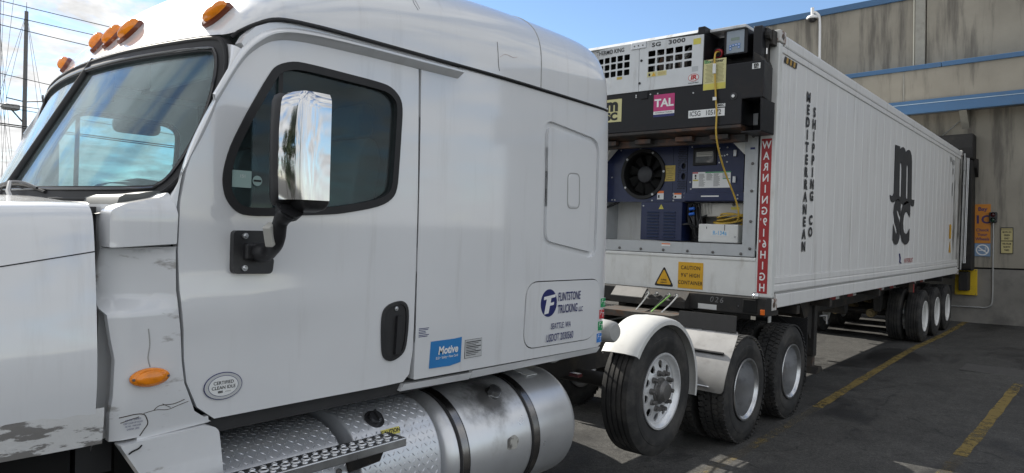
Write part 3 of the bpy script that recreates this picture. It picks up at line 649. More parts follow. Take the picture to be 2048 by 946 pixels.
# ------------------------------------------------------------------ the white tractor
TR = thing('semi_truck', 'white sleeper cab semi truck parked with its left side to the camera', 'truck', (XC, 3.5, G))
def side_x(y, z):
    """outer skin of the door and sleeper: nearly flat, with a soft swage and a slight tumblehome"""
    x = XS - 0.010*max(0.0, (z-2.0)/0.8)**2
    x += 0.010*math.exp(-((z-1.60)/0.10)**2)*min(1, max(0, (2.25-y)/0.8))
    x -= 0.012*max(0.0, (1.45-z)/0.3)**1.5*0.6
    return x
def S(y, z): return V((side_x(y, z), y, z))
def SF(y, z): return V((2*XC-side_x(y, z), y, z))
DOOR_FRONT = [(1.334,1.166),(1.264,1.223),(1.220,1.327),(1.208,1.413),(1.201,1.527),(1.183,1.679),(1.176,1.829),(1.178,1.941),(1.181,2.015),(1.200,2.129),(1.239,2.246),(1.304,2.388),(1.377,2.527),(1.442,2.619),(1.528,2.688),(1.607,2.715)]
DOOR = DOOR_FRONT+[(1.766,2.727),(1.98,2.730),(2.219,2.729),(2.347,2.727),(2.352,2.449),(2.358,2.074),(2.358,1.671),(2.354,1.319),(2.338,1.20),(2.30,1.166),(2.15,1.163),(1.814,1.165),(1.57,1.166)]
WIN = [(1.636,2.622),(1.724,2.628),(1.898,2.624),(2.085,2.618),(2.167,2.606),(2.222,2.568),(2.242,2.512),(2.238,2.394),(2.228,2.221),(2.218,2.123),(2.186,2.070),(2.105,2.030),(1.948,1.998),(1.833,1.983),(1.594,1.969),(1.455,1.966),(1.397,1.983),(1.357,2.028),(1.341,2.086),(1.344,2.147),(1.368,2.235),(1.415,2.338),(1.46,2.424),(1.527,2.543),(1.566,2.592)]
WIN = smooth_pts(WIN, 3, True)
WIN_IN = offset(WIN, 0.034)
def cab_doors():
    for side in (0, 1):
        mp = S if side == 0 else SF; th = (-0.045, 0, 0) if side == 0 else (0.045, 0, 0); k = 1 if side == 0 else -1
        d = sheet('door', DOOR, [offset(WIN, 0.01)], mp, th, 'truck_white', TR, 0.045, 35, bevel=0.006)
        def ring(o):
            return lambda y, z: mp(y, z)+V((k*o, 0, 0))
        sheet('window_gasket', WIN, [WIN_IN], ring(0.006), (-0.03*k, 0, 0), 'rubber', d, 0.03, 35, bevel=0.004)
        gl = offset(WIN, 0.028)
        bar = 1.585
        sheet('window_pane', [p for p in gl], [], ring(-0.016), (-0.005*k, 0, 0), 'side_glass', d, 0.12, 35)
        sheet('division_bar', [(bar-0.012, 1.985), (bar+0.012, 1.985), (bar+0.014, 2.60), (bar-0.006, 2.575)], [], ring(-0.006), (-0.02*k, 0, 0), 'rubber', d, 0.2)
        if side == 0: door = d
    # inner trim panels so that the doors have a solid lower half from inside
    for k, x in ((1, XS-0.09), (-1, XF+0.09)):
        sheet('door_trim', [(1.25,1.25),(2.30,1.25),(2.30,2.0),(1.9,1.965),(1.38,1.945),(1.22,1.90)], [], lambda y, z: V((x, y, z)), (-0.03*k, 0, 0), 'interior_dark', TR, 0.3)
    return door
door = cab_doors()
def door_details():
    # paddle handle in its oval recess
    rec = smooth_pts([(2.146,1.50),(2.150,1.36),(2.170,1.30),(2.223,1.283),(2.290,1.318),(2.310,1.40),(2.312,1.52),(2.285,1.565),(2.24,1.572),(2.175,1.552)], 4, True)
    h = sheet('door_handle', rec, [offset(rec, 0.016)], lambda y, z: S(y, z)+V((0.009, 0, 0)), (-0.03, 0, 0), 'black_plastic', door, 0.02, 40, bevel=0.004)
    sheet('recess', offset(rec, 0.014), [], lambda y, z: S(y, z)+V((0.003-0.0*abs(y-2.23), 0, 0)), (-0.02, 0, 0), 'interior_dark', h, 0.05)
    lev = rpoly([(2.225,1.31),(2.262,1.32),(2.262,1.50),(2.232,1.505)], 0.012)
    sheet('lever', lev, [], lambda y, z: S(y, z)+V((0.022-0.25*abs(y-2.243)*0.2, 0, 0)), (-0.018, 0, 0), 'black_plastic', h, 0.03, bevel=0.006)
    bolt((side_x(2.228,1.535)+0.003, 2.235, 1.537), (1,0,0), 0.011, 0.008, 'bolt_zinc', h, 'lock')
    # oval sticker
    c = (side_x(1.364, 1.292)+0.001, 1.364, 1.292); n0 = V((1, 0, 0))
    decal('sticker', c, SIDE_R, SIDE_U, 0, 0, 'ink_navy', door, 0.004, 0.002, ell(0.079, 0.054, 36))
    decal('sticker', c, SIDE_R, SIDE_U, 0, 0, 'sticker_grey', door, 0.005, 0.001, ell(0.076, 0.051, 36))
    decal('sticker', c, SIDE_R, SIDE_U, 0, 0, 'ink_navy', door, 0.0056, 0.001, ell(0.0615, 0.041, 36))
    decal('sticker', c, SIDE_R, SIDE_U, 0, 0, 'sticker_white', door, 0.0062, 0.001, ell(0.0595, 0.039, 36))
    text('CERTIFIED', V(c)+V((0.0055, 0, 0.013)), SIDE_R, SIDE_U, 0.0185, 'ink_black', door, sx=0.98, bold=0.012)
    text('CLEAN IDLE', V(c)+V((0.0055, 0, -0.006)), SIDE_R, SIDE_U, 0.0185, 'ink_black', door, sx=0.98, bold=0.012)
    for i in range(9): decal('barcode', V(c)+V((0.0055, -0.022+i*0.0022, -0.022)), SIDE_R, SIDE_U, 0.0012, 0.009, 'ink_black', door)
    text('emissions', V(c)+V((0.0055, 0.018, -0.022)), SIDE_R, SIDE_U, 0.006, 'ink_black', door)
    # stickers inside the window
    x = XS-0.012
    decal('window_sticker', (x, 1.427, 2.112), SIDE_R, SIDE_U, 0.082, 0.068, 'screen_sticker', door, 0.001)
    text('151', (x+0.001, 1.43, 2.123), SIDE_R, SIDE_U, 0.018, 'ink_white', door)
    decal('window_sticker', (x, 1.494, 2.109), SIDE_R, SIDE_U, 0, 0, 'screen_sticker', door, 0.001, 0.001, ell(0.021, 0.021, 20))
    decal('window_sticker', (x, 1.494, 2.109), SIDE_R, SIDE_U, 0.034, 0.008, 'interior_dark', door, 0.0018)
pmat('screen_sticker', (0.36, 0.50, 0.47), rough=0.5)
door_details()

def cowl_and_hood():
    # recessed cowl between hood and door: upper block, scooped recess, lower panel
    def cx(y, z):
        d = 0.0
        e = max(0.0, (1.02-y)/0.10)                       # rounded front edge running into the valley
        d -= 0.055*min(1.2, e)**2
        if 1.605 < z < 1.842:
            t = min(1, max(0, (1.175-y)/0.23)); edge = min(1, (1.842-z)/0.012, (z-1.605)/0.05)
            d -= 0.085*(t**0.8)*max(0, edge)
        x = XS+0.008+d
        x -= 0.02*max(0.0, (1.30-z)/0.16)**1.5
        return V((x, y, z))
    front = [(p[0]-0.013, p[1]) for p in DOOR_FRONT if p[1] <= 1.9]
    front[0] = (1.322, 1.158); front[1] = (1.252, 1.212)
    # front runs from the bottom of the door upwards
    low = front[:-1]+[(1.166, 1.842), (0.952, 1.833), (0.935, 1.72), (0.932, 1.62), (0.945, 1.60), (0.955, 1.52), (0.968, 1.44), (0.965, 1.31), (0.958, 1.25), (0.962, 1.150), (1.10, 1.152)]
    sheet('cowl_panel', low, [], cx, (-0.03, 0, 0), 'truck_white_scuffed', TR, 0.014, 50, extra=[((0.95, 1.842-0.013), (1.16, 1.842-0.010)), ((0.95, 1.652), (1.16, 1.655))])
    up = rpoly([(0.944, 1.838), (1.165, 1.852), (1.168, 1.96), (1.155, 2.045), (1.118, 2.022), (0.985, 1.992), (0.944, 1.972)], [0.004, 0.004, 0.004, 0.01, 0.02, 0.02, 0.03])
    def ux(y, z):
        x = XS+0.012-0.05*max(0, (0.972-y)/0.03)**2*0.5-0.05*max(0, (z-1.955)/0.08)**2
        return V((x, y, z))
    sheet('cowl_cap', up, [], ux, (-0.10, 0, 0), 'truck_white', TR, 0.018, 45, bevel=0.006)
    # cab corner behind the valley
    bxo('cowl_core', XS-0.30, XS-0.115, 0.95, 1.20, 1.14, 1.99, 'truck_white', TR)
    bxo('firewall', XF+0.05, XS-0.16, 0.90, 1.02, 1.0, 1.98, 'black_plastic', TR)
    # hood
    def hood_row(y):
        k = (0.915-y)/2.2; w = 1.205-0.30*k**1.6; h = 2.0-0.30*k**1.7
        pr = [(w-0.012, 1.158), (w+0.002, 1.25), (w+0.010, 1.36), (w+0.008, 1.47), (w-0.006, 1.60), (w-0.022, 1.72), (w-0.040, 1.84), (w-0.055, 1.915), (w-0.072, 1.957), (w-0.105, 1.983), (w-0.16, 1.993), (w-0.35, 2.0), (w-0.75, 2.02), (0.0, 2.03)]
        q = []
        for x, z in pr:
            zz = 1.158+(z-1.158)*(h-1.158)/(2.0-1.158); q.append((x, zz))
        q = smooth_pts(q, 3)
        full = [(x, z) for x, z in q]+[(-x, z) for x, z in q[::-1][1:]]
        return [V((XC+x, y, z)) for x, z in full]
    ys = [0.908, 0.905, 0.88, 0.8, 0.6, 0.3, 0.0, -0.3, -0.6, -0.9, -1.15, -1.28]
    rows = [hood_row(y) for y in ys]
    rows[0] = [p+V((-0.02 if p.x > XC else 0.02, 0, -0.015)) for p in rows[0]]
    last = rows[-1]; rows.append([V((XC+(p.x-XC)*0.85, p.y-0.10, 1.12+(p.z-1.12)*0.85)) for p in last])
    hood = MB().grid(rows).build('hood', 'truck_white', TR, 50)
    # hood return at its rear edge, seam of the side fairing
    MB().grid([[p for p in rows[0]], [p+V((-0.05 if p.x > XC else 0.05, 0.012, -0.03)) for p in rows[0]]]).build('hood_return', 'truck_white', hood, 40)
    def hx(y, z): return XC+1.205-0.30*((0.915-y)/2.2)**1.6-0.033+0.0
    pts = []
    for y in (0.905, 0.85, 0.8, 0.7, 0.6, 0.45, 0.3, 0.1):
        zz = 1.825-0.050*((0.915-y)/0.29); rw = [p for p in hood_row(y) if p.x > XC]
        for a, c in zip(rw[:-1], rw[1:]):
            if a.z <= zz <= c.z: pts.append(a.lerp(c, (zz-a.z)/max(1e-6, c.z-a.z))); break
    MB().tube(pts, 0.0022, 6).build('hood_seam', 'interior_dark', hood, 60)
    # scraped lower lip of the fender
    lip = []
    for y in (0.932, 0.85, 0.75, 0.65, 0.5, 0.3):
        w = 1.205-0.30*max(0, (0.915-y)/2.2)**1.6; lip.append([V((XC+w+0.0045, y, 1.285)), V((XC+w+0.0035, y, 1.25)), V((XC+w-0.0015, y, 1.21)), V((XC+w-0.0095, y, 1.156)), V((XC+w-0.06, y, 1.150))])
    MB().grid(lip).build('fender_lip', 'fender_scrape', hood, 50)
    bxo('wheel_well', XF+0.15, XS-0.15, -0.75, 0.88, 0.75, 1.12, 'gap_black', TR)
    # lower skirt panel under the cowl
    sk = rpoly([(0.985, 1.138), (1.30, 1.150), (1.345, 1.130), (1.37, 0.945), (1.39, 0.62), (1.26, 0.66), (1.06, 1.01)], [0.01, 0.01, 0.03, 0.02, 0.02, 0.03, 0.02])
    sheet('skirt', sk, [], lambda y, z: V((XS+0.012-0.10*max(0, (1.10-z)/0.5)**2*0.35, y, z)), (-0.06, 0, 0), 'truck_white_scuffed', TR, 0.03, 40, bevel=0.012)
    sheet('skirt_tab', [(1.05, 1.140), (1.315, 1.155), (1.312, 1.180), (1.05, 1.165)], [], lambda y, z: V((XS-0.012, y, z)), (-0.03, 0, 0), 'truck_white', TR, 0.1)
    # decal on the lower cowl
    for i in range(4): text(('NO STEP  SURFACE', 'KEEP CLEAR OF HOOD', 'NE PAS   MARCHER', 'GARDER  LIBRE')[i], (XS-0.002, 1.03, 1.222-i*0.011), SIDE_R, SIDE_U, 0.009, 'ink_navy', TR, 'sticker', sx=0.7, depth=0.006)
    # amber side marker lamp
    c = V((XS+0.012, 1.079, 1.369))
    lamp = MB()
    rows = []
    for k, (s, o) in enumerate(((1.0, 0.0), (0.97, 0.012), (0.86, 0.018))): rows.append([c+V((o, a*s, b*s)) for a, b in ell(0.069, 0.034, 32)])
    rows.append([c+V((0.018, 0, 0))]*32)
    marker = MB().grid(rows, True).build('side_marker_lamp', 'amber', TR, 50)
    rows = [[c+V((o, a*s, b*s)) for a, b in ell(0.069, 0.034, 32)] for s, o in ((0.80, 0.017), (0.74, 0.026), (0.5, 0.031), (0.0, 0.032))]
    MB().grid(rows, True).build('lens', 'amber', marker, 60)
    for s in (-1, 1): bolt(c+V((0.015, s*0.060, 0)), (1,0,0), 0.005, 0.006, 'bolt_dark', marker, 'screw')
    # paint run and cracks by the lamp: hairline geometry lying on the skin
    def crack(pts, r, name='crack', mat='crack_brown'):
        MB().tube([cx(y, z)+V((0.0005, 0, 0)) for y, z in smooth_pts(pts, 4)], r, 5).build(name, mat, TR)
    crack([(1.082, 1.405), (1.074, 1.44), (1.079, 1.49), (1.073, 1.545)], 0.0022, 'paint_run', 'grey_paint')
    crack([(0.985, 1.235), (1.03, 1.24), (1.065, 1.235), (1.078, 1.215), (1.082, 1.195), (1.07, 1.175), (1.058, 1.155)], 0.0019)
    crack([(1.065, 1.238), (1.11, 1.243), (1.15, 1.237), (1.19, 1.247), (1.225, 1.255)], 0.0012)
    crack([(1.10, 1.243), (1.12, 1.257), (1.17, 1.255), (1.21, 1.265)], 0.0013)
    crack([(1.13, 1.262), (1.16, 1.243)], 0.0012); crack([(0.99, 1.215), (1.02, 1.223), (1.05, 1.228)], 0.0015)
    MB().tube([V((XS+0.018, y, z)) for y, z in smooth_pts([(1.056, 1.128), (1.045, 1.118), (1.025, 1.112), (1.012, 1.104)], 4)], 0.003, 5).build('crack', 'gap_black', TR)
pmat('crack_brown', (0.05, 0.04, 0.03), rough=0.9)
pmat('fender_scrape', (0.66, 0.66, 0.65), rough=0.6, var=0.08, dirt=(0.13, 0.12, 0.11, 0.85), dscale=6.5, dlo=0.52, dhi=0.56, dstretch=(1, 0.6, 2.2), bump=0.5, bscale=40, dist=0.004)
cowl_and_hood()

# windshield as a height field y(x, z)
def wy(x, z):
    u = abs(x-XC); t = (z-2.04)/0.655
    yb = 0.925+0.25*(u/1.08)**2.0; yt = 1.275+0.11*(u/0.98)**2.0
    return yb*(1-t)+yt*t+0.02*math.sin(math.pi*min(1, max(0, t)))*(u/1.08)**4
def windshield():
    half = [(0.0, 2.0), (0.6, 2.0), (1.0, 2.005), (1.078, 2.03), (1.13, 2.10), (1.158, 2.25), (1.160, 2.42), (1.136, 2.58), (1.09, 2.665), (1.02, 2.70), (0.8, 2.705), (0.4, 2.71), (0.0, 2.71)]
    h = smooth_pts(half, 3)
    out = [(XC+a, b) for a, b in h]+[(XC-a, b) for a, b in h[::-1][1:-1]]
    W = lambda o: (lambda x, z: V((x, wy(x, z)+o, z)))
    i1 = offset(out, 0.066); i2 = offset(out, 0.028)
    g = sheet('windshield_gasket', out, [i1], W(-0.012), (0, 0.04, 0), 'rubber', TR, 0.03, 35, bevel=0.005)
    # glossy trim bead along the gasket
    MB().tube([V((x, wy(x, z)-0.014, z)) for x, z in offset(out, 0.052)], 0.007, 6, True).build('trim_bead', 'black_gloss', g, 60)
    MB().tube([V((x, wy(x, z)-0.012, z)) for x, z in offset(out, 0.010)], 0.009, 6, True).build('outer_bead', 'rubber', g, 60)
    xm = XC
    for k in (0, 1):
        hp = offset(out, 0.055); pane = [p for p in hp if (p[0] >= XC-1e-6 if k == 0 else p[0] <= XC+1e-6)]
        zt = max(p[1] for p in hp); zb = min(p[1] for p in hp)
        if k == 0: pane = [(XC, zb)]+sorted([p for p in pane if p[0] > XC+0.001], key=lambda p: math.atan2(p[1]-2.35, p[0]-XC))+[(XC, zt)]
        else: pane = [(XC, zt)]+sorted([p for p in pane if p[0] < XC-0.001], key=lambda p: (math.atan2(p[1]-2.35, p[0]-XC)) % (2*math.pi))+[(XC, zb)]
        sheet('windshield', pane, [], W(0.006), (0, 0.006, 0), 'windshield_glass', TR, 0.08, 35)
    MB().tube([V((XC, wy(XC, z)-0.004, z)) for z in (2.0, 2.2, 2.4, 2.6, 2.715)], 0.017, 8).build('centre_bar', 'rubber', g, 50)
    # black cowl under the glass
    rows = []
    for k in range(21):
        x = XC-1.10+2.2*k/20; y = wy(x, 2.0)
        rows.append([V((x, y+0.01, 2.04)), V((x, y-0.01, 2.008)), V((x, y-0.06, 1.985)), V((x, min(y-0.10, 0.93), 1.955))])
    MB().grid(rows).build('cowl_grille', 'black_plastic', TR, 40)
    # wiper
    p0 = V((XC+0.30, wy(XC+0.30, 2.0)-0.06, 1.985)); 
    def on(x, z, o=-0.03): return V((x, wy(x, z)+o, z))
    a = on(XC+0.34, 1.985, -0.05); b = on(XC+0.16, 2.085, -0.05)
    arm = MB().tube([a, a.lerp(b, .5)+V((0,-0.012,0.004)), b], [0.012, 0.010, 0.008], 6).build('wiper', 'conduit', TR, 50)
    bl = [on(XC-0.14+0.60*t, 2.040+0.028*math.sin(math.pi*t)+0.012*(1-t), -0.018) for t in [i/14 for i in range(15)]]
    MB().tube(bl, 0.007, 5).build('blade', 'rubber', arm, 50)
    sp = [on(XC-0.10+0.52*t, 2.056+0.032*math.sin(math.pi*t), -0.036) for t in [i/10 for i in range(11)]]
    MB().tube(sp, 0.006, 5).build('blade_frame', 'black_plastic', arm, 50)
pmat('black_gloss', (0.03, 0.03, 0.032), rough=0.14, coat=0.4)
windshield()

# A pillars and the strips between windshield gasket, roof seam and door
def pillars():
    for k in (1, -1):
        A = smooth_pts([(1.075, 2.005), (1.125, 2.09), (1.152, 2.25), (1.152, 2.42), (1.125, 2.57), (1.085, 2.662)], 4)
        B = smooth_pts([(1.167, 1.975), (1.186, 2.11), (1.229, 2.246), (1.294, 2.388), (1.367, 2.522), (1.432, 2.619)], 4)
        rows = [[], [], [], [], []]
        for (u, z), (y2, z2) in zip(A, B):
            a = V((XC+k*u, wy(XC+k*u, z)+0.0, z)); b = V((XC+k*(XS-XC-0.004), y2, z2))
            m = (a+b)*0.5+V((k*0.030, -0.020, 0)); q = b+V((-k*0.05, 0.012, 0))
            rows[0].append(a+V((-k*0.01, 0.03, 0))); rows[1].append(a); rows[2].append(m); rows[3].append(b); rows[4].append(q)
        rr = [smooth_pts([rows[r][i] for r in range(1, 4)], 4) for i in range(len(A))]
        full = [[rows[0][i]]+[V(p) for p in rr[i]]+[rows[4][i]] for i in range(len(A))]
        MB().grid(full).build('pillar', 'truck_white', TR, 50)
        mp = S if k == 1 else SF
        strip = [(1.432,2.626),(1.52,2.697),(1.60,2.724),(1.766,2.737),(1.98,2.741),(2.219,2.739),(2.625,2.735),(2.635,2.79),(2.3,2.794),(1.83,2.792),(1.665,2.788),(1.591,2.779),(1.53,2.762),(1.471,2.732),(1.43,2.69),(1.41,2.655)]
        sheet('roof_rail', strip, [], lambda y, z: mp(y, z)+V((-0.004*k, 0, 0)), (-0.05*k, 0, 0), 'truck_white', TR, 0.05, 40, bevel=0.004)
        # drip ledge that stands proud above the door
        path = smooth_pts([(1.30, 2.42), (1.40, 2.60), (1.475, 2.685), (1.56, 2.735), (1.70, 2.757), (2.0, 2.765), (2.35, 2.768), (2.62, 2.770)], 5)
        rows = []
        for i, (y, z) in enumerate(path):
            t = i/(len(path)-1); w = 0.012+0.040*min(1, t*1.5); x = mp(y, z).x
            rows.append([V((x-k*0.01, y, z+0.012)), V((x+k*w*0.6, y, z+0.008)), V((x+k*w, y, z-0.006)), V((x+k*w, y, z-0.014)), V((x+k*0.002, y+0.003, z-0.040)), V((x-k*0.01, y+0.004, z-0.036))])
        mb = MB().grid(rows, True); n = len(rows[0]); mb.f.append(tuple((len(rows)-1)*n+i for i in range(n)))
        mb.build('drip_rail', 'truck_white', TR, 40)
pillars()

# roof fairing, lofted
ROOF = [  # edge y, edge z, half width, centre y, centre z, exponent
 (1.400, 2.705, 1.045, 1.275, 2.718, 2.0), (1.430, 2.715, 1.095, 1.345, 2.805, 2.1), (1.480, 2.752, 1.165, 1.412, 2.895, 2.3), (1.57, 2.790, 1.195, 1.505, 2.99, 2.5),
 (1.75, 2.803, 1.199, 1.64, 3.110, 2.7), (2.0, 2.805, 1.199, 1.90, 3.24, 3.0), (2.4, 2.805, 1.199, 2.38, 3.32, 3.3), (3.0, 2.805, 1.199, 3.0, 3.345, 3.8),
 (3.6, 2.795, 1.197, 3.6, 3.345, 4.0), (3.95, 2.787, 1.193, 3.95, 3.335, 4.0), (4.06, 2.783, 1.186, 4.06, 3.30, 3.8), (4.105, 2.782, 1.172, 4.105, 3.24, 3.6), (4.12, 2.781, 1.150, 4.12, 3.18, 3.4)]
RROWS = smooth_pts(ROOF, 5)
def roof_pt(t, ph):
    i = min(len(RROWS)-2, max(0, int(t))); w = t-i
    e = [RROWS[i][k]*(1-w)+RROWS[i+1][k]*w for k in range(6)]
    c, s = math.cos(ph), math.sin(ph); n = e[5]
    cl = math.copysign(abs(c)**(2/n), c); sl = max(0, s)**(2/n)
    return V((XC+e[2]*cl, e[0]+(e[3]-e[0])*s*s, e[1]+(e[4]-e[1])*sl))
def roof():
    N = 56
    rows = [[roof_pt(i, math.pi*k/N) for k in range(N+1)] for i in range(len(RROWS))]
    r = MB().grid(rows).build('roof_fairing', 'truck_white', TR, 60)
    back = rows[-1]; mb = MB(); mb.add(back, [tuple(range(len(back)))]); mb.build('roof_back', 'truck_white', r)
    # black rubber seam under the fairing, both sides
    for k in (1, -1):
        pts = [V((XC+k*1.10, 1.415, 2.690))]+[V((XC+k*(e[2]+0.0015), e[0], e[1]-0.006)) for e in RROWS[6:-4]]
        MB().tube(pts, 0.0085, 6).build('roof_seam', 'rubber', r, 60)
    # vertical joint of the rear cap
    ti = next(i for i, e in enumerate(RROWS) if e[0] > 3.36)
    MB().tube([roof_pt(ti-0.4, math.pi*k/40)+V((0, 0, 0)) for k in range(41)], 0.004, 5).build('roof_joint', 'grey_paint', r, 60)
    # scratches in the gelcoat
    def scr(t0, p0, t1, p1, rad, mat):
        MB().tube([roof_pt(t0+(t1-t0)*i/6, p0+(p1-p0)*i/6) for i in range(7)], rad, 4).build('scratch', mat, r)
    def side_pt(y, z):
        i = next(k for k in range(len(RROWS)-1) if RROWS[k+1][0] > y); e = RROWS[i]
        sl = min(0.97, max(0, (z-e[1])/(e[4]-e[1]))); ph = math.asin(sl**(e[5]/2)); return roof_pt(i+(y-e[0])/(RROWS[i+1][0]-e[0]), ph)+V((0.0004, 0, 0))
    for pts, rad, m in (([(2.925, 2.99), (2.93, 2.93), (2.935, 2.87), (2.945, 2.83)], 0.0016, 'crack_brown'), ([(2.33, 3.15), (2.345, 3.10), (2.335, 3.06), (2.35, 3.02)], 0.002, 'scuff_grey'), ([(2.36, 3.14), (2.35, 3.09), (2.362, 3.03)], 0.0016, 'scuff_grey'), ([(2.95, 2.91), (3.0, 2.935), (3.06, 2.93), (3.1, 2.94)], 0.0014, 'scuff_pink')):
        MB().tube([side_pt(y, z) for y, z in smooth_pts(pts, 5)], rad, 4).build('scratch', m, r)
    return r
pmat('scuff_grey', (0.36, 0.37, 0.38), rough=0.8); pmat('scuff_pink', (0.60, 0.48, 0.45), rough=0.7)
roof_o = roof()
def lamp_on_roof(t, ph, name='marker_lamp'):
    p = roof_pt(t, ph); a = (roof_pt(t+0.3, ph)-roof_pt(t-0.3, ph)).normalized(); b = (roof_pt(t, ph-0.03)-roof_pt(t, ph+0.03)).normalized()
    n = b.cross(a).normalized(); b = a.cross(n)
    if n.y > 0 and n.z < 0: n = -n
    if n.dot(V((0, -1, 0.6))) < 0: n = -n
    prof = [(1.0, -0.01), (1.0, 0.012), (0.93, 0.020)]
    rows = [[p+a*(u*s)+b*(v*s)+n*o for u, v in ell(0.078, 0.028, 28)] for s, o in prof]+[[p+n*0.020]*28]
    base = MB().grid(rows, True).build(name, 'amber_base', TR, 50)
    rows = [[p+a*(u*s+0.006)+b*(v*s)+n*o for u, v in ell(0.062, 0.023, 28)] for s, o in ((1.0, 0.018), (0.97, 0.034), (0.75, 0.046), (0.4, 0.051), (0.0, 0.052))]
    MB().grid(rows, True).build('lens', 'amber', base, 60)
    for s in (-1, 1): bolt(p+a*(s*0.068)+n*0.018, n, 0.004, 0.004, 'bolt_dark', base, 'screw', 6)
LAMPS = [(7.6, R(34)), (6.6, R(80)), (6.8, R(89.5)), (7.0, R(98.5)), (6.5, R(132))]
for t, ph in LAMPS: lamp_on_roof(t, ph)

def sleeper():
    out = rpoly([(2.370, 1.165), (4.095, 1.145), (4.115, 1.30), (4.160, 1.60), (4.120, 2.772), (2.64, 2.795), (2.63, 2.735), (2.365, 2.735)], [0.01, 0.05, 0.02, 0.02, 0.01, 0.005, 0.005, 0.005])
    ucomp = rpoly([(3.385, 1.84), (3.985, 1.75), (3.995, 2.56), (3.378, 2.625)], 0.10, 7)
    lcomp = rpoly([(3.232, 1.222), (4.020, 1.212), (4.046, 1.612), (3.246, 1.622)], [0.11, 0.14, 0.10, 0.11], 7)
    for k in (1, -1):
        mp0 = S if k == 1 else SF
        def mp(y, z):
            e = max(0, (y-4.03)/0.12)
            return mp0(min(y, 4.12+0.04), z)+V((-k*0.03*e**2, 0, 0))
        s = sheet('sleeper_side', out, [ucomp, offset(lcomp, -0.006)], mp, (-0.05*k, 0, 0), 'truck_white', TR, 0.06, 35, bevel=0.006)
        # pressed upper compartment: sunk frame and a raised panel with a latch slot
        u = sheet('locker_door', offset(ucomp, -0.012), [], lambda y, z: mp(y, z)+V((-0.020*k, 0, 0)), (-0.02*k, 0, 0), 'truck_white', TR, 0.08, 35)
        sheet('raised_panel', offset(ucomp, 0.040), [], lambda y, z: mp(y, z)+V((0.001*k, 0, 0)), (-0.02*k, 0, 0), 'truck_white', u, 0.08, 35, bevel=0.014)
        sl = rpoly([(3.632, 2.080), (3.772, 2.085), (3.765, 2.318), (3.626, 2.312)], 0.045)
        sheet('latch_frame', sl, [offset(sl, 0.008)], lambda y, z: mp(y, z)+V((0.0025*k, 0, 0)), (-0.01*k, 0, 0), 'grey_paint', u, 0.04, 40)
        sheet('latch', offset(sl, 0.013), [], lambda y, z: mp(y, z)+V((0.004*k, 0, 0)), (-0.012*k, 0, 0), 'truck_white', u, 0.06, 40, bevel=0.003)
        sheet('door_gap', offset(lcomp, -0.008), [], lambda y, z: mp(y, z)+V((-0.020*k, 0, 0)), (-0.01*k, 0, 0), 'gap_black', s, 0.1)
        l = sheet('luggage_door', lcomp, [], lambda y, z: mp(y, z)+V((0.004*k, 0, 0)), (-0.02*k, 0, 0), 'truck_white', TR, 0.07, 35, bevel=0.005)
        # sill strip in two lengths
        for a, b in ((2.29, 2.80), (2.806, 4.075)):
            x1 = mp0(2.5, 1.2).x
            st = rpoly([(a, 1.105+0.012*(a < 2.5)), (b, 1.102), (b+0.012*(b > 4), 1.142), (a+0.02*(a < 2.5), 1.150)], 0.006)
            sheet('sill', st, [], lambda y, z: V((x1-0.006*k-0.02*k*max(0, (1.13-z)/0.03), y, z)), (-0.06*k, 0, 0), 'truck_white', TR, 0.2, 35, bevel=0.006)
        if k == 1: ld, ss = l, s
    x = XS+0.004
    # company lettering on the luggage door
    c = V((XS-0.005, 3.466, 1.486))
    decal('emblem', c, SIDE_R, SIDE_U, 0, 0, 'ink_navy', ld, 0.0105, 0.002, ell(0.082, 0.086, 40))
    def shp(pts): decal('emblem_letter', c, SIDE_R, SIDE_U, 0, 0, 'ink_white', ld, 0.012, 0.001, pts)
    shp([(-0.052, 0.040), (0.066, 0.052), (0.064, 0.034), (0.0, 0.027), (-0.022, -0.066), (-0.048, -0.069), (-0.024, 0.024), (-0.054, 0.021)])
    shp([(0.015, 0.000), (0.052, 0.004), (0.048, -0.014), (0.009, -0.018), (-0.004, -0.064), (-0.022, -0.066), (0.0, 0.027), (0.021, 0.029)])
    T = lambda s, y, z, size, sx, bold=0.0, sh=0.12, al='LEFT': text(s, (XS-0.0035, y, z), SIDE_R, SIDE_U, size, 'ink_navy', ld, sx=sx, bold=bold, shear=sh, align=al, depth=0.012)
    T('FLINTSTONE', 3.556, 1.516, 0.076, 0.565, 0.012); T('TRUCKING', 3.556, 1.437, 0.076, 0.565, 0.012); T('LLC', 3.786, 1.425, 0.044, 0.65, 0.015)
    T('SEATTLE, WA', 3.490, 1.335, 0.052, 0.68, 0.004, 0.05); T('USDOT 2030560', 3.445, 1.263, 0.066, 0.615, 0.008, 0.05)
    # blue sticker with the fleet company's mark
    px = XS-0.004
    bl = decal('sticker', (px, 2.588, 1.277), SIDE_R, SIDE_U, 0, 0, 'motive_blue', ss, 0.003, 0.002, [(-0.118, -0.068), (0.03, -0.072), (0.112, -0.062), (0.117, 0.074), (0.06, 0.070), (-0.112, 0.071)])
    text('Motive', (px, 2.602, 1.292), SIDE_R, SIDE_U, 0.058, 'ink_white', ss, sx=0.90, bold=0.03, shear=0.15, depth=0.0045)
    text('ELD • Safety • Fleet Card', (px, 2.595, 1.256), SIDE_R, SIDE_U, 0.0185, 'ink_white', ss, sx=0.86, bold=0.01, depth=0.0045)
    decal('sticker', (px, 2.85-0.052, 1.279), SIDE_R, SIDE_U, 0.136, 0.101, 'ink_faded', ss, 0.003, 0.002)
    decal('sticker', (px, 2.85-0.052, 1.279), SIDE_R, SIDE_U, 0.132, 0.097, 'sticker_grey', ss, 0.004, 0.001)
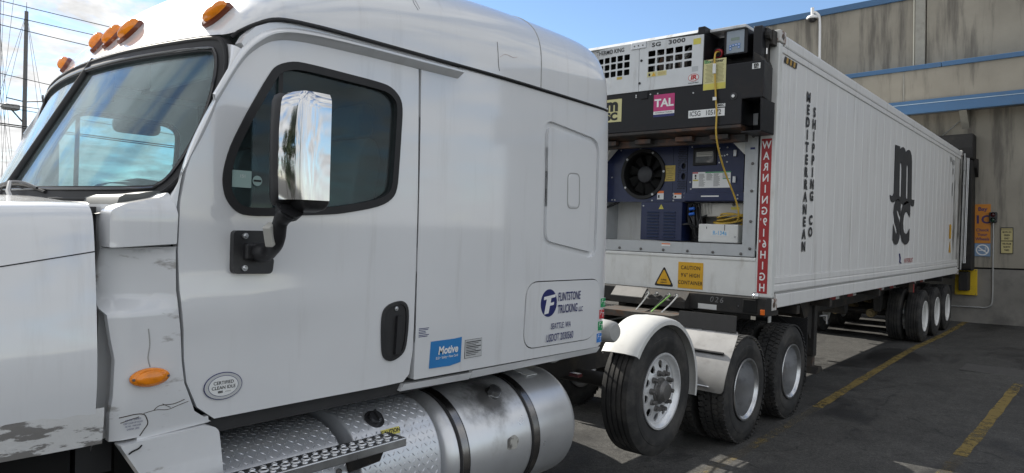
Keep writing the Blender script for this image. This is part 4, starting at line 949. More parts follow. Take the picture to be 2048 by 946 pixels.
    for i in range(9):
        w = 0.118-0.02*((i*7) % 3); decal('print_line', (px, 2.739+w/2+0.0, 1.316-i*0.009), SIDE_R, SIDE_U, w, 0.0032 if i % 3 else 0.005, 'ink_faded', ss, 0.005, 0.0005)
    decal('sticker', (px, 2.425, 1.402), SIDE_R, SIDE_U, 0.076, 0.052, 'sticker_white', ss, 0.003, 0.002)
    for i, w in enumerate((0.07, 0.064, 0.046, 0.05, 0.07, 0.06)): decal('print_line', (px, 2.39+w/2, 1.422-i*0.0075-(0.002 if i > 1 else 0)-(0.002 if i > 3 else 0)), SIDE_R, SIDE_U, w, 0.0035, 'ink_navy', ss, 0.0045, 0.0005)
    # four small coloured permit stickers stacked by the rear edge
    for i, (m, z) in enumerate((('sticker_green', 1.448), ('sticker_red', 1.370), ('sticker_green', 1.290), ('sticker_blue', 1.208))):
        y = 4.092-0.012*i; w = 0.058
        decal('permit_sticker', (XS-0.004, y, z), SIDE_R, SIDE_U, w+0.004, 0.066, 'sticker_white', ss, 0.002, 0.002)
        decal('permit_sticker', (XS-0.004, y, z), SIDE_R, SIDE_U, w, 0.062, m, ss, 0.003, 0.001)
        text('F', (XS-0.004, y-0.012, z+0.008), SIDE_R, SIDE_U, 0.042, 'ink_white', ss, shear=0.2, depth=0.004); text('T', (XS-0.004, y+0.012, z-0.006), SIDE_R, SIDE_U, 0.042, 'ink_white', ss, shear=0.2, depth=0.004)
    # long scratch and pale smear on the fairing side
    # back wall, floor and partition
    bxo('back_wall', XF+0.03, XS-0.03, 4.085, 4.12, 1.15, 2.80, 'truck_white', TR)
    bxo('floor', XF+0.04, XS-0.04, 1.02, 4.1, 1.10, 1.16, 'interior_dark', TR)
    bxo('partition', XF+0.06, XS-0.06, 2.62, 2.66, 1.16, 2.78, 'interior_dark', TR)
    bxo('headliner', XF+0.06, XS-0.06, 1.95, 4.07, 2.775, 2.80, 'interior_dark', TR)
sleeper()

def mirror():
    root_m = MB()
    # door bracket plate
    pl = rpoly([(1.378, 1.735), (1.548, 1.730), (1.556, 1.79), (1.535, 1.80), (1.535, 1.835), (1.552, 1.845), (1.548, 1.88), (1.522, 1.906), (1.378, 1.906)], 0.02)
    br = sheet('door_mirror', pl, [], lambda y, z: V((side_x(y, z)+0.028, y, z)), (-0.03, 0, 0), 'black_plastic', TR, 0.05, 40, bevel=0.008)
    x = XS+0.03
    for y, z in ((1.424, 1.885), (1.424, 1.757)): bolt((x, y, z), (1, 0, 0), 0.012, 0.012, 'bolt_zinc', br, 'screw')
    MB().box(x-0.01, x+0.02, 1.42, 1.53, 1.79, 1.855).build('pivot', 'black_plastic', br, bevel=0.008)
    # curved arm
    pts = smooth_pts([(x+0.01, 1.47, 1.820), (x+0.06, 1.485, 1.818), (x+0.115, 1.478, 1.845), (x+0.165, 1.465, 1.90), (x+0.20, 1.462, 1.955), (x+0.24, 1.465, 1.985)], 5)
    MB().tube(pts, [0.033+0.004*math.sin(i*0.6) for i in range(len(pts))], 12).build('arm', 'scratched_black', br, 60)
    # pale sensor box strapped to the arm
    M = Matrix.Rotation(R(-32), 3, 'X') @ Matrix.Rotation(R(25), 3, 'Z')
    c = V((x+0.165, 1.438, 1.895))
    sb = MB().obox(c, 0.030, 0.016, 0.042, Matrix.Rotation(R(-55), 3, 'Z') @ Matrix.Rotation(R(0), 3, 'X') @ Matrix.Rotation(R(22), 3, 'Y')).build('sensor_box', 'pale_box', br, bevel=0.006)
    # mirror head: rounded box, black inner cheek, chrome shell on the front and outside
    x0, x1, y0, y1, z0, z1 = -2.445, -2.268, 1.478, 1.592, 1.985, 2.435
    def sec(xa, xb, ya, yb, n=6): return rpoly([(xa, ya), (xb, ya), (xb, yb), (xa, yb)], [0.035, 0.050, 0.02, 0.02], n)
    def head(xa, xb, ya, yb, za, zb, rnd=0.035):
        rows = []
        prof = [(za, 0.06), (za+0.012, 0.018), (za+0.035, 0.0)]+[(za+0.035+(zb-za-0.07)*i/8, 0.0) for i in range(1, 8)]+[(zb-0.035, 0.0), (zb-0.012, 0.012), (zb, 0.045)]
        for z, ins in prof:
            bulge = 0.010*math.sin(math.pi*(z-za)/(zb-za))
            rows.append([V((px, py-(bulge if py < (ya+yb)/2 else 0)*math.sin(math.pi*min(1, max(0, (px-xa)/(xb-xa))))**0.5, z)) for px, py in sec(xa+ins*.6, xb-ins, ya+ins*.6, yb-ins*.3)])
        mb = MB().grid(rows, True); n = len(rows[0]); mb.f += [tuple(range(n)), tuple((len(rows)-1)*n+i for i in range(n))]; return mb
    hd = head(x0, x1-0.004, y0+0.010, y1, z0, z1).build('housing', 'black_plastic', br, 50)
    head(x0-0.004, x0+0.070, y0-0.052, y1-0.004, z0+0.012, z1+0.004).build('cheek', 'black_plastic', br, 50)
    # chrome shell: covers from the cheek outwards, gently curved front, round corner, short flank
    pf = [(x0+0.066, y0-0.040), (x0+0.085, y0-0.0365), (x0+0.11, y0-0.031), (x0+0.135, y0-0.0245), (x1-0.022, y0-0.0185), (x1-0.006, y0-0.008), (x1+0.001, y0+0.016), (x1+0.004, y0+0.045), (x1+0.004, y1-0.012)]
    pf = smooth_pts(pf, 4); rows = []
    for i in range(21):
        t = i/20; z = z0+0.045+(z1-z0-0.043)*t; ins = 0.0 if t < 0.92 else 0.030*((t-0.92)/0.08)**2; bulge = 0.022*math.sin(math.pi*(z-z0)/(z1-z0))
        rows.append([V((px-ins*0.5*j/len(pf), py-bulge*0.5*(1-j/len(pf))+ins*0.8*(1-j/len(pf)), z)) for j, (px, py) in enumerate(pf)])
    MB().grid(rows).build('chrome_cover', 'chrome', br, 60)
    MB().box(x0+0.03, x1-0.03, y1-0.002, y1+0.004, z0+0.04, z1-0.04).build('mirror_glass', 'chrome', br)
    MB().cyl((-2.395, 1.478, 1.975), (-2.375, 1.48, 2.0), 0.045, 0.055, 12).build('neck', 'scratched_black', br, 40)
mirror()
def far_mirror():
    o = MB().box(XF-0.36, XF-0.12, 1.43, 1.54, 1.985, 2.425).build('door_mirror', 'black_plastic', TR, bevel=0.03)
    MB().tube([(XF, 1.47, 1.82), (XF-0.12, 1.48, 1.85), (XF-0.2, 1.48, 2.0)], 0.03, 8).build('arm', 'black_plastic', o, 50)
    # look down mirror above the far window
    c = V((XF-0.07, 1.98, 2.575)); rows = []
    for s, dx in ((0.2, 0.06), (0.8, 0.05), (1.0, 0.02), (1.0, -0.02), (0.8, -0.05), (0.2, -0.06)): rows.append([c+V((dx, a*s, b*s)) for a, b in rpoly([(-0.15, -0.06), (0.15, -0.06), (0.15, 0.05), (-0.15, 0.05)], 0.05)])
    mb = MB().grid(rows, True); n = len(rows[0]); mb.f += [tuple(range(n)), tuple((len(rows)-1)*n+i for i in range(n))]; mb.build('lookdown_mirror', 'black_plastic', TR, 50)
far_mirror()

def interior():
    # dashboard: swept hood with instrument binnacle
    prof = [(1.02, 1.60), (1.00, 1.98), (1.08, 2.035), (1.20, 2.05), (1.32, 2.02), (1.38, 1.95), (1.40, 1.80), (1.34, 1.60)]
    pr = smooth_pts(prof, 4)
    d = MB().prism(pr, lambda y, z: V((XF+0.10, y, z)), lambda y, z: V((XS-0.12, y, z))).build('dashboard', 'dash_grey', TR, 40)
    rows = []
    for i in range(13):
        a = math.pi*i/12; rows.append([V((XC+0.62+0.30*math.cos(a), y, 2.0+h*math.sin(a))) for y, h in ((1.05, 0.03), (1.12, 0.085), (1.25, 0.115), (1.38, 0.10))])
    MB().grid(rows).build('instrument_hood', 'dash_grey', d, 60)
    M = Matrix.Rotation(R(52), 3, 'X'); c = V((XC+0.62, 1.50, 2.02)); pts = [c+M@V((0.225*math.cos(t), 0.225*math.sin(t), 0)) for t in [2*math.pi*i/36 for i in range(36)]]
    sw = MB().tube(pts, 0.016, 8, True).build('steering_wheel', 'interior_dark', TR, 60)
    mb = MB()
    for a in (0, 120, 240): mb.cyl(c, c+M@V((0.22*math.cos(R(a+90)), 0.22*math.sin(R(a+90)), 0)), 0.014, n=8)
    mb.cyl(c-M@V((0, 0, 0.3)), c, 0.03, 0.06, 10); mb.build('spokes', 'interior_dark', sw, 40)
    for k, x in ((1, XC+0.62), (-1, XC-0.62)):
        seat = MB().box(x-0.26, x+0.26, 1.72, 2.22, 1.55, 1.72).build('seat', 'seat_grey', TR, bevel=0.06)
        MB().prism(rpoly([(2.16, 1.66), (2.28, 1.66), (2.40, 2.30), (2.36, 2.40), (2.28, 2.40), (2.24, 2.30)], 0.05), lambda y, z: V((x-0.24, y, z)), lambda y, z: V((x+0.24, y, z))).build('backrest', 'seat_grey', seat, bevel=0.05)
        MB().prism(rpoly([(2.30, 2.40), (2.42, 2.42), (2.44, 2.60), (2.34, 2.60)], 0.04), lambda y, z: V((x-0.13, y, z)), lambda y, z: V((x+0.13, y, z))).build('headrest', 'seat_grey', seat, bevel=0.03)
        MB().cyl((x, 1.98, 1.15), (x, 1.98, 1.57), 0.16, 0.12, 12).build('pedestal', 'interior_dark', seat, 40)
    for k in (1, -1): MB().box(XC+k*0.55-0.30, XC+k*0.55+0.30, 1.44, 1.47, 2.56, 2.72).build('sun_visor', 'interior_grey', TR, bevel=0.01)
    bxo('console', XC-0.25, XC+0.25, 1.30, 1.62, 1.2, 1.95, 'interior_grey', TR, 0.03)
    # belt pillar trims
    for k, x in ((1, XS-0.10), (-1, XF+0.10)): bxo('belt_pillar', x-0.03, x+0.03, 2.33, 2.45, 1.2, 2.75, 'interior_dark', TR, 0.01)
interior()

def tank_side():
    cxk, czk = -2.95, 0.655
    # diamond plate boxes: D shaped covers along Y
    def prof(Rr, n=2.5):
        out = []
        for i in range(25):
            a = R(118)-R(210)*i/24; c, s = math.cos(a), math.sin(a)
            out.append((cxk+Rr*math.copysign(abs(c)**(2/n), c), czk+Rr*math.copysign(abs(s)**(2/n), s)))
        return out
    def cover(name, y0, y1, Rr, n, seed):
        p = prof(Rr, n); q = [(cxk-Rr, p[0][1]), (cxk-Rr, p[-1][1])]
        poly = p+[(cxk-0.25, p[-1][1]-0.02), (cxk-0.25, p[0][1]-0.02)]
        o = MB().prism(poly, lambda x, z: V((x, y0, z)), lambda x, z: V((x, y1, z))).build(name, 'diamond_plate', TR, 40, bevel=0.012)
        # raised diamond lugs
        lens = [0]; 
        for a, b in zip(p[:-1], p[1:]): lens.append(lens[-1]+math.hypot(b[0]-a[0], b[1]-a[1]))
        def at(s):
            for i in range(len(lens)-1):
                if lens[i+1] >= s:
                    w = (s-lens[i])/(lens[i+1]-lens[i]); a, b = V(p[i]), V(p[i+1]); t = (b-a).normalized(); return a.lerp(b, w), V((-t.y, t.x))*-1, t
            return V(p[-1]), V((0, -1)), V((1, 0))
        mb = MB(); st = 0.030; ny = int((y1-y0-0.03)/st); ns = int((lens[-1]-0.04)/st)
        for i in range(ny+1):
            for jx in range(ns):
                s = 0.03+jx*st; y = y0+0.018+i*st; pt, nn, tt = at(s)
                if nn.dot(pt-V((cxk, czk))) < 0: nn = -nn
                c = V((pt.x, y, pt.y)); N = V((nn.x, 0, nn.y)); T = V((tt.x, 0, tt.y)); Y = V((0, 1, 0))
                ang = R(45) if (i+jx) % 2 else R(-45)
                u = T*math.cos(ang)+Y*math.sin(ang); v = Y*math.cos(ang)-T*math.sin(ang)
                L, w, h = 0.0135, 0.0042, 0.0026
                mb.add([c+u*L, c+v*w, c-u*L, c-v*w, c+u*L*0.35+N*h, c-u*L*0.35+N*h], [(0,1,4),(1,2,5,4),(2,3,5),(3,0,4,5)])
        mb.build('tread_lugs', 'diamond_plate', o, None, kind='stuff')
        return o
    b1 = cover('step_box', 1.385, 1.985, 0.335, 2.3, 1)
    b2 = cover('fluid_tank_cover', 2.030, 2.535, 0.368, 2.5, 2)
    # filler neck with cap, caution label, rivets
    def surf(Rr, n, ang): c, s = math.cos(ang), math.sin(ang); return V((cxk+Rr*math.copysign(abs(c)**(2/n), c), 0, czk+Rr*math.copysign(abs(s)**(2/n), s)))
    p = surf(0.368, 2.5, R(58)); N = V((0.62, 0, 0.78)); c = V((p.x, 2.20, p.z))
    cap = MB().cyl(c-N*0.01, c+N*0.006, 0.052, n=28).cyl(c, c+N*0.03, 0.036, 0.033, 20).build('filler_cap', 'black_gloss', b2, 40)
    MB().obox(c+N*0.036, 0.006, 0.03, 0.008, N.to_track_quat('Z', 'Y').to_matrix()).build('cap_grip', 'black_gloss', cap)
    p = surf(0.368, 2.5, R(36)); N2 = V((0.93, 0, 0.36)).normalized(); u2 = V((-0.36, 0, 0.93)).normalized()
    lb = V((p.x+0.004, 2.235, p.z))
    decal('caution_label', lb, SIDE_R, u2, 0.115, 0.10, 'sticker_grey', b2, 0.004, 0.004); decal('caution_band', lb+u2*0.034, SIDE_R, u2, 0.113, 0.032, 'sticker_yellow', b2, 0.005, 0.001); text('CAUTION', lb+u2*0.034, SIDE_R, u2, 0.027, 'ink_black', b2, bold=0.03, depth=0.006)
    p = surf(0.335, 2.3, R(24))
    for y in (1.44, 1.93): bolt((p.x+0.002, y, p.z), (0.9, 0, 0.4), 0.014, 0.012, 'bolt_dark', b1, 'screw')
    # perforated step plank on brackets
    y0, y1, xa, xb, zt = 1.16, 2.165, -2.575, -2.445, 0.958
    st = MB().box(xa, xb, y0, y1, zt-0.040, zt).build('step', 'aluminium', TR, bevel=0.004)
    mb = MB(); mk = MB(); k = 0; y = y0+0.03
    while y < y1-0.02:
        for jx, r in ((0.030, 0.009), (0.065, 0.015), (0.100, 0.009)):
            yy = y+(0.020 if jx != 0.065 else 0.0)
            mb.lathe([(r*1.45, 0.0), (r*1.15, 0.0035), (r, 0.004), (r*0.92, 0.002)], (xa+jx, yy, zt), (0, 0, 1), 12)
            mk.cyl((xa+jx, yy, zt+0.0006), (xa+jx, yy, zt+0.0012), r*0.95, n=10)
        y += 0.048
    mb.build('grip_rims', 'polished_aluminium', st, 40, kind='stuff'); mk.build('grip_holes', 'gap_black', st, None, kind='stuff')
    for y in (1.45, 2.02): MB().prism([(-2.55, 0.918), (-2.47, 0.918), (-2.50, 0.86), (-2.66, 0.78), (-2.66, 0.86)], lambda x, z: V((x, y-0.035, z)), lambda x, z: V((x, y+0.035, z))).build('step_bracket', 'frame_black', TR)
    # cylindrical fuel tank with end dome, straps, cap
    Rk = 0.356
    prof_l = [(0.0001, 2.575), (0.20, 2.582), (0.30, 2.60), (Rk-0.015, 2.625), (Rk, 2.66), (Rk, 3.72), (Rk-0.004, 3.745), (Rk-0.02, 3.772), (0.28, 3.80), (0.15, 3.815), (0.0001, 3.82)]
    tk = MB().lathe(prof_l, (cxk, 0, czk), (0, 1, 0), 64).build('fuel_tank', 'tank_metal', TR, 40)
    for y in (2.72, 3.335):
        MB().lathe([(Rk+0.002, y-0.040), (Rk+0.008, y-0.036), (Rk+0.008, y+0.036), (Rk+0.002, y+0.040)], (cxk, 0, czk), (0, 1, 0), 64).build('strap_pad', 'rubber', tk, 40)
        MB().lathe([(Rk+0.008, y-0.026), (Rk+0.013, y-0.024), (Rk+0.013, y+0.024), (Rk+0.008, y+0.026)], (cxk, 0, czk), (0, 1, 0), 64).build('strap', 'chrome_dark', tk, 40)
    a = R(57); N = V((math.cos(a), 0, math.sin(a))); c = V((cxk, 3.11, czk))+N*Rk
    fc = MB().cyl(c-N*0.01, c+N*0.012, 0.050, 0.046, 20).cyl(c+N*0.012, c+N*0.04, 0.044, 0.040, 10).build('tank_cap', 'aluminium', tk, 35)
    # worn round label and paper label on the tank
    for (y, ang, rr) in ((3.12, 6, 0.045),):
        N = V((math.cos(R(ang)), 0, math.sin(R(ang)))); decal('label', V((cxk, y, czk))+N*(Rk-0.001), SIDE_R, N.cross(V((0, 1, 0))), 0, 0, 'worn_label', tk, 0.004, 0.004, rpoly([(-0.05, -0.03), (0.03, -0.04), (0.055, 0.01), (0.02, 0.045), (-0.045, 0.03)], 0.015))
    N = V((math.cos(R(78)), 0, math.sin(R(78)))); decal('label', V((cxk, 3.56, czk))+N*(Rk-0.001), SIDE_R, N.cross(V((0, 1, 0))), 0.10, 0.12, 'sticker_white', tk, 0.005, 0.005)
    # red tail marker behind the tank
    bxo('rear_marker', -2.80, -2.72, 3.95, 4.0, 0.93, 0.955, 'lens_red', TR, 0.004)
def stain(name, centre, rad, col):
    m = MATS[name]; nt = m.node_tree; L = nt.links.new; b = nt.nodes['Principled BSDF']; tc = nd(nt, 'ShaderNodeTexCoord')
    src = b.inputs['Base Color'].links[0].from_socket
    mp = nd(nt, 'ShaderNodeMapping'); mp.vector_type = 'TEXTURE'; mp.inputs['Location'].default_value = centre; mp.inputs['Scale'].default_value = rad; L(tc.outputs['Object'], mp.inputs[0])
    ln = nd(nt, 'ShaderNodeVectorMath', operation='LENGTH'); L(mp.outputs[0], ln.inputs[0])
    n = nd(nt, 'ShaderNodeTexNoise', Scale=7.0, Detail=7.0, Roughness=0.65); L(tc.outputs['Object'], n.inputs['Vector'])
    ad = nd(nt, 'ShaderNodeMath', operation='MULTIPLY_ADD'); ad.inputs[1].default_value = 1.2; L(n.outputs['Fac'], ad.inputs[0]); L(ln.outputs['Value'], ad.inputs[2])
    r = nd(nt, 'ShaderNodeMapRange', interpolation_type='SMOOTHSTEP'); r.inputs['From Min'].default_value = 0.85; r.inputs['From Max'].default_value = 1.6; r.inputs['To Min'].default_value = 0.92; r.inputs['To Max'].default_value = 0.0; L(ad.outputs[0], r.inputs['Value'])
    mx = nd(nt, 'ShaderNodeMix', data_type='RGBA'); mx.inputs[7].default_value = (*col, 1); L(r.outputs[0], mx.inputs[0]); L(src, mx.inputs[6]); L(mx.outputs[2], b.inputs['Base Color'])
    iv = nd(nt, 'ShaderNodeMath', operation='MULTIPLY_ADD'); iv.inputs[1].default_value = -0.65; iv.inputs[2].default_value = 0.65; L(r.outputs[0], iv.inputs[0]); L(iv.outputs[0], b.inputs['Metallic'])
stain('tank_metal', (-2.72, 3.05, 0.98), (0.30, 0.33, 0.22), (0.02, 0.018, 0.016))
pmat('chrome_dark', (0.30, 0.29, 0.28), rough=0.25, metal=1, var=0.15)
pmat('worn_label', (0.45, 0.44, 0.40), rough=0.6, var=0.2, dirt=(0.08, 0.075, 0.07, 0.9), dscale=18, dlo=0.45, dhi=0.6)
tank_side()

def chassis():
    bmx = [(XC-0.43, XC-0.35), (XC+0.35, XC+0.43)]
    for a, b in bmx: bxo('frame_rail', a, b, -0.9, 8.75, 0.72, 1.0, 'frame_black', TR)
    for y in (2.2, 4.45, 5.85, 7.2, 8.6): bxo('cross_member', XC-0.36, XC+0.36, y-0.06, y+0.06, 0.76, 0.96, 'frame_black', TR)
    bxo('under_box', XF+0.25, XS-0.62, 1.2, 4.0, 0.55, 1.09, 'frame_black', TR)
    bxo('exhaust_box', XF+0.05, XF+0.6, 1.4, 2.6, 0.5, 1.0, 'frame_black', TR, 0.04)
    # checker deck plate behind the sleeper
    dk = bxo('deck_plate', XC-0.48, XC+0.62, 4.16, 5.0, 1.005, 1.02, 'aluminium', TR)
    # fifth wheel
    fw = MB().prism(rpoly([(XC-0.46, 6.55), (XC+0.46, 6.55), (XC+0.46, 7.3), (XC+0.30, 7.75), (XC+0.12, 7.75), (XC+0.05, 7.35), (XC-0.05, 7.35), (XC-0.12, 7.75), (XC-0.30, 7.75), (XC-0.46, 7.3)], 0.05), lambda x, y: V((x, y, 1.02)), lambda x, y: V((x, y, 1.085))).build('fifth_wheel', 'dirty_steel', TR)
    # wheels
    YP, Y1, Y2, YSt = 4.93, 6.60, 7.87, -0.10
    xo = XS+0.06-0.1425   # centre plane of the outer tyre
    for k in (1, -1):
        X = lambda x: x if k == 1 else 2*XC-x
        fl = (k == -1)
        wheel(TR, (X(xo-0.015), YP, 0.705), DISC_P, HUB_P, NUT_P, TYRE, False, fl, 0.2)
        wheel(TR, (X(xo-0.02), YSt, G+R_T), DISC_P, HUB_P, NUT_P, TYRE, False, fl, 0.0)
        for i, y in enumerate((Y1, Y2)):
            wheel(TR, (X(xo), y, G+R_T), DISC_D, HUB_D, NUT_D, TYRE_D, True, fl, 0.3+i)
            wheel(TR, (X(xo-0.335), y, G+R_T), DISC_D, HUB_D, NUT_D, TYRE_D, True, not fl, 0.1+i, nuts=False)
    MB().cyl((XF+0.3, YP, 0.705), (XS-0.3, YP, 0.705), 0.06, n=10).build('axle', 'frame_black', TR, 40)
    for y in (Y1, Y2, YSt):
        MB().cyl((XF+0.3, y, G+R_T), (XS-0.3, y, G+R_T), 0.07, n=10).lathe([(0.07, -0.22), (0.20, -0.1), (0.22, 0.0), (0.20, 0.1), (0.07, 0.22)], (XC, y, G+R_T), (1, 0, 0), 16).build('axle', 'frame_black', TR, 40)
    # white poly fender over the lift axle wheel, both sides
    for k in (1, -1):
        X = lambda x: x if k == 1 else 2*XC-x
        c = V((0, YP, 0.705)); rows = []; Rf = 0.565
        for i in range(27):
            a = R(144)-R(156)*i/26
            ex = 0.0
            if i < 6: a_ = a
            yy, zz = math.cos(a)*Rf, math.sin(a)*Rf
            tp = 0.30+0.70*min(1, max(0, (22-i)/9)); pr = [(xo+0.150, -0.030), (xo+0.148, -0.010), (xo+0.130, 0.004), (xo+0.05, 0.016), (xo-0.07, 0.016), (xo-0.145, 0.008), (xo-0.162, -0.008), (xo-0.164, -0.03)]; pr = [(xo+0.15+(px-xo-0.15)*tp, o) for px, o in pr]
            rows.append([V((X(px), YP-0.01+math.cos(a)*(Rf+o), 0.705+math.sin(a)*(Rf+o))) for px, o in pr])
        inner = [[v+((V((v.x, YP, 0.705))-v).normalized()*0.012) for v in rw] for rw in rows]
        mb = MB().grid(rows).grid([r[::-1] for r in inner]); n = len(rows[0]); m = len(rows)
        base = n*m
        for j in range(n-1):
            mb.f.append((j, j+1, base+n-2-j, base+n-1-j)); q = (m-1)*n; mb.f.append((q+j, q+j+1, base+q+n-2-j, base+q+n-1-j))
        for i in range(m-1):
            mb.f.append((i*n, (i+1)*n, base+(i+1)*n+n-1, base+i*n+n-1)); mb.f.append((i*n+n-1, (i+1)*n+n-1, base+(i+1)*n, base+i*n))
        f = mb.build('fender', 'fender_white', TR, 40)
        a = R(140); bolt((X(xo+0.02), YP+math.cos(a)*(Rf+0.008), 0.705+math.sin(a)*(Rf+0.008)), (0, math.cos(a), math.sin(a)), 0.016, 0.014, 'bolt_dark', f)
        # grey air can in front of the fender
        if k == 1:
            MB().lathe([(0.0001, 0.0), (0.06, 0.004), (0.075, 0.02), (0.082, 0.07), (0.084, 0.14), (0.078, 0.15), (0.078, 0.30)], (-2.66, 4.32, 1.215), (-1, 0.10, 0), 24).build('air_intake', 'grey_paint', TR, 40)
    # aluminium quarter fender plate ahead of the drive wheels, facing forward
    yq = 5.92
    def qy(x, z): return V((x, 6.03+0.27*max(0, (z-0.51)/0.52)**1.6, z))
    for k in (1, -1):
        X = lambda x: x if k == 1 else 2*XC-x
        q = rpoly([(XC+0.66, 0.51), (XC+1.255, 0.50), (XC+1.275, 0.90), (XC+1.275, 1.045), (XC+0.66, 1.05)], [0.01, 0.05, 0.03, 0.05, 0.01])
        qf = sheet('quarter_fender', [(X(a), b) for a, b in q], [], lambda x, z: qy(x, z), (0, 0.006, 0), 'shaded_aluminium', TR, 0.05, 40)
        rows = []
        for i in range(9):
            a = R(170)-R(80)*i/8; rows.append([V((X(xq), Y1+math.cos(a)*0.60, G+R_T+math.sin(a)*0.60)) for xq in (XC+0.66, XC+1.27)])
        MB().tube([qy(X(XC+0.72), 0.85)+V((0, -0.015, 0)), qy(X(XC+1.20), 0.845)+V((0, -0.015, 0))], 0.014, 8).build('stiffener', 'black_plastic', qf, 50)
        MB().tube([qy(X(XC+0.72), 0.555)+V((0, -0.006, 0)), qy(X(XC+1.12), 0.545)+V((0, -0.006, 0))], 0.010, 8).build('stiffener', 'aluminium', qf, 50)
        sheet('rubber_skirt', [(X(XC+0.66), 1.035), (X(XC+1.25), 1.035), (X(XC+1.24), 1.185), (X(XC+0.66), 1.18)], [], lambda x, z: V((x, 6.30+0.2*(z-1.1), z)), (0, 0.012, 0), 'rubber', qf, 0.2)
        for i in range(4): bolt(qy(X(XC+0.78+i*0.14), 1.03)+V((0, -0.004, 0)), (0, -1, 0), 0.009, 0.008, 'bolt_dark', qf)
    # mud flaps behind the drives
    for k in (1, -1):
        X = lambda x: x if k == 1 else 2*XC-x
        fl = MB().box(min(X(XC+0.58), X(XC+1.20)), max(X(XC+0.58), X(XC+1.20)), 8.52, 8.535, 0.22, 0.98).build('mud_flap', 'rubber', TR)
        mb = MB()
        for i in range(13):
            for jx in range(3):
                zc = 0.28+i*0.055; xc = X(XC+0.68+jx*0.21+0.02); mb.obox((xc, 8.516, zc), 0.10, 0.006, 0.008, Matrix.Rotation(R(35 if jx % 2 else -35), 3, 'Y'))
        mb.build('flap_ribs', 'rubber', fl, None, kind='stuff')
    # round tail of the exhaust / plumbing under the sleeper: a few visible lines
    MB().tube(smooth_pts([(-2.86, 3.70, 1.09), (-2.85, 3.82, 1.04), (-2.86, 3.95, 1.06), (-2.9, 4.05, 1.1)], 4), 0.008, 6).build('air_pipe', 'conduit', TR, 60)
    # air and electric lines running from the sleeper back to the trailer sockets
    for nm, mat, pts in (('air_hose', 'cable_black', [(XC-0.1, 4.12, 1.8), (XC-0.05, 4.6, 1.25), (XC+0.0, 5.4, 1.06), (XC+0.02, 6.2, 1.04), (XC+0.10, 6.75, 1.10), (XC+0.19, 6.93, 1.26)]),
                         ('electric_cable', 'cable_green', [(XC+0.05, 4.12, 1.75), (XC-0.08, 5.0, 1.12), (XC+0.0, 5.9, 0.92), (XC+0.08, 6.5, 0.97), (XC+0.15, 6.80, 1.14), (XC+0.24, 6.93, 1.265)]),
                         ('air_hose', 'cable_white', [(XC-0.06, 4.12, 1.8), (XC-0.15, 4.9, 1.16), (XC-0.10, 5.9, 0.90), (XC-0.09, 6.5, 0.96), (XC-0.08, 6.82, 1.12), (XC-0.02, 6.93, 1.265)]),
                         ('air_hose', 'cable_white', [(XC+0.1, 4.12, 1.8), (XC+0.0, 5.2, 1.08), (XC+0.06, 6.1, 0.92), (XC+0.16, 6.6, 0.99), (XC+0.25, 6.85, 1.14), (XC+0.33, 6.93, 1.265)])):
        MB().tube(smooth_pts(pts, 6), 0.0075, 6).build(nm, mat, TR, 60)
pmat('shaded_aluminium', (0.34, 0.335, 0.325), rough=0.45, metal=0.75, var=0.15, vscale=6, dirt=(0.12, 0.11, 0.10, 0.6), dscale=5, dlo=0.48, dhi=0.75, dstretch=(1, 1, 2))  # aluminium colour lowered to stand for shade on the quarter fender, plus dirt
pmat('fender_white', (0.58, 0.58, 0.56), rough=0.5, var=0.05, dirt=(0.3, 0.28, 0.25, 0.5), dscale=6, dlo=0.55, dhi=0.8)
chassis()

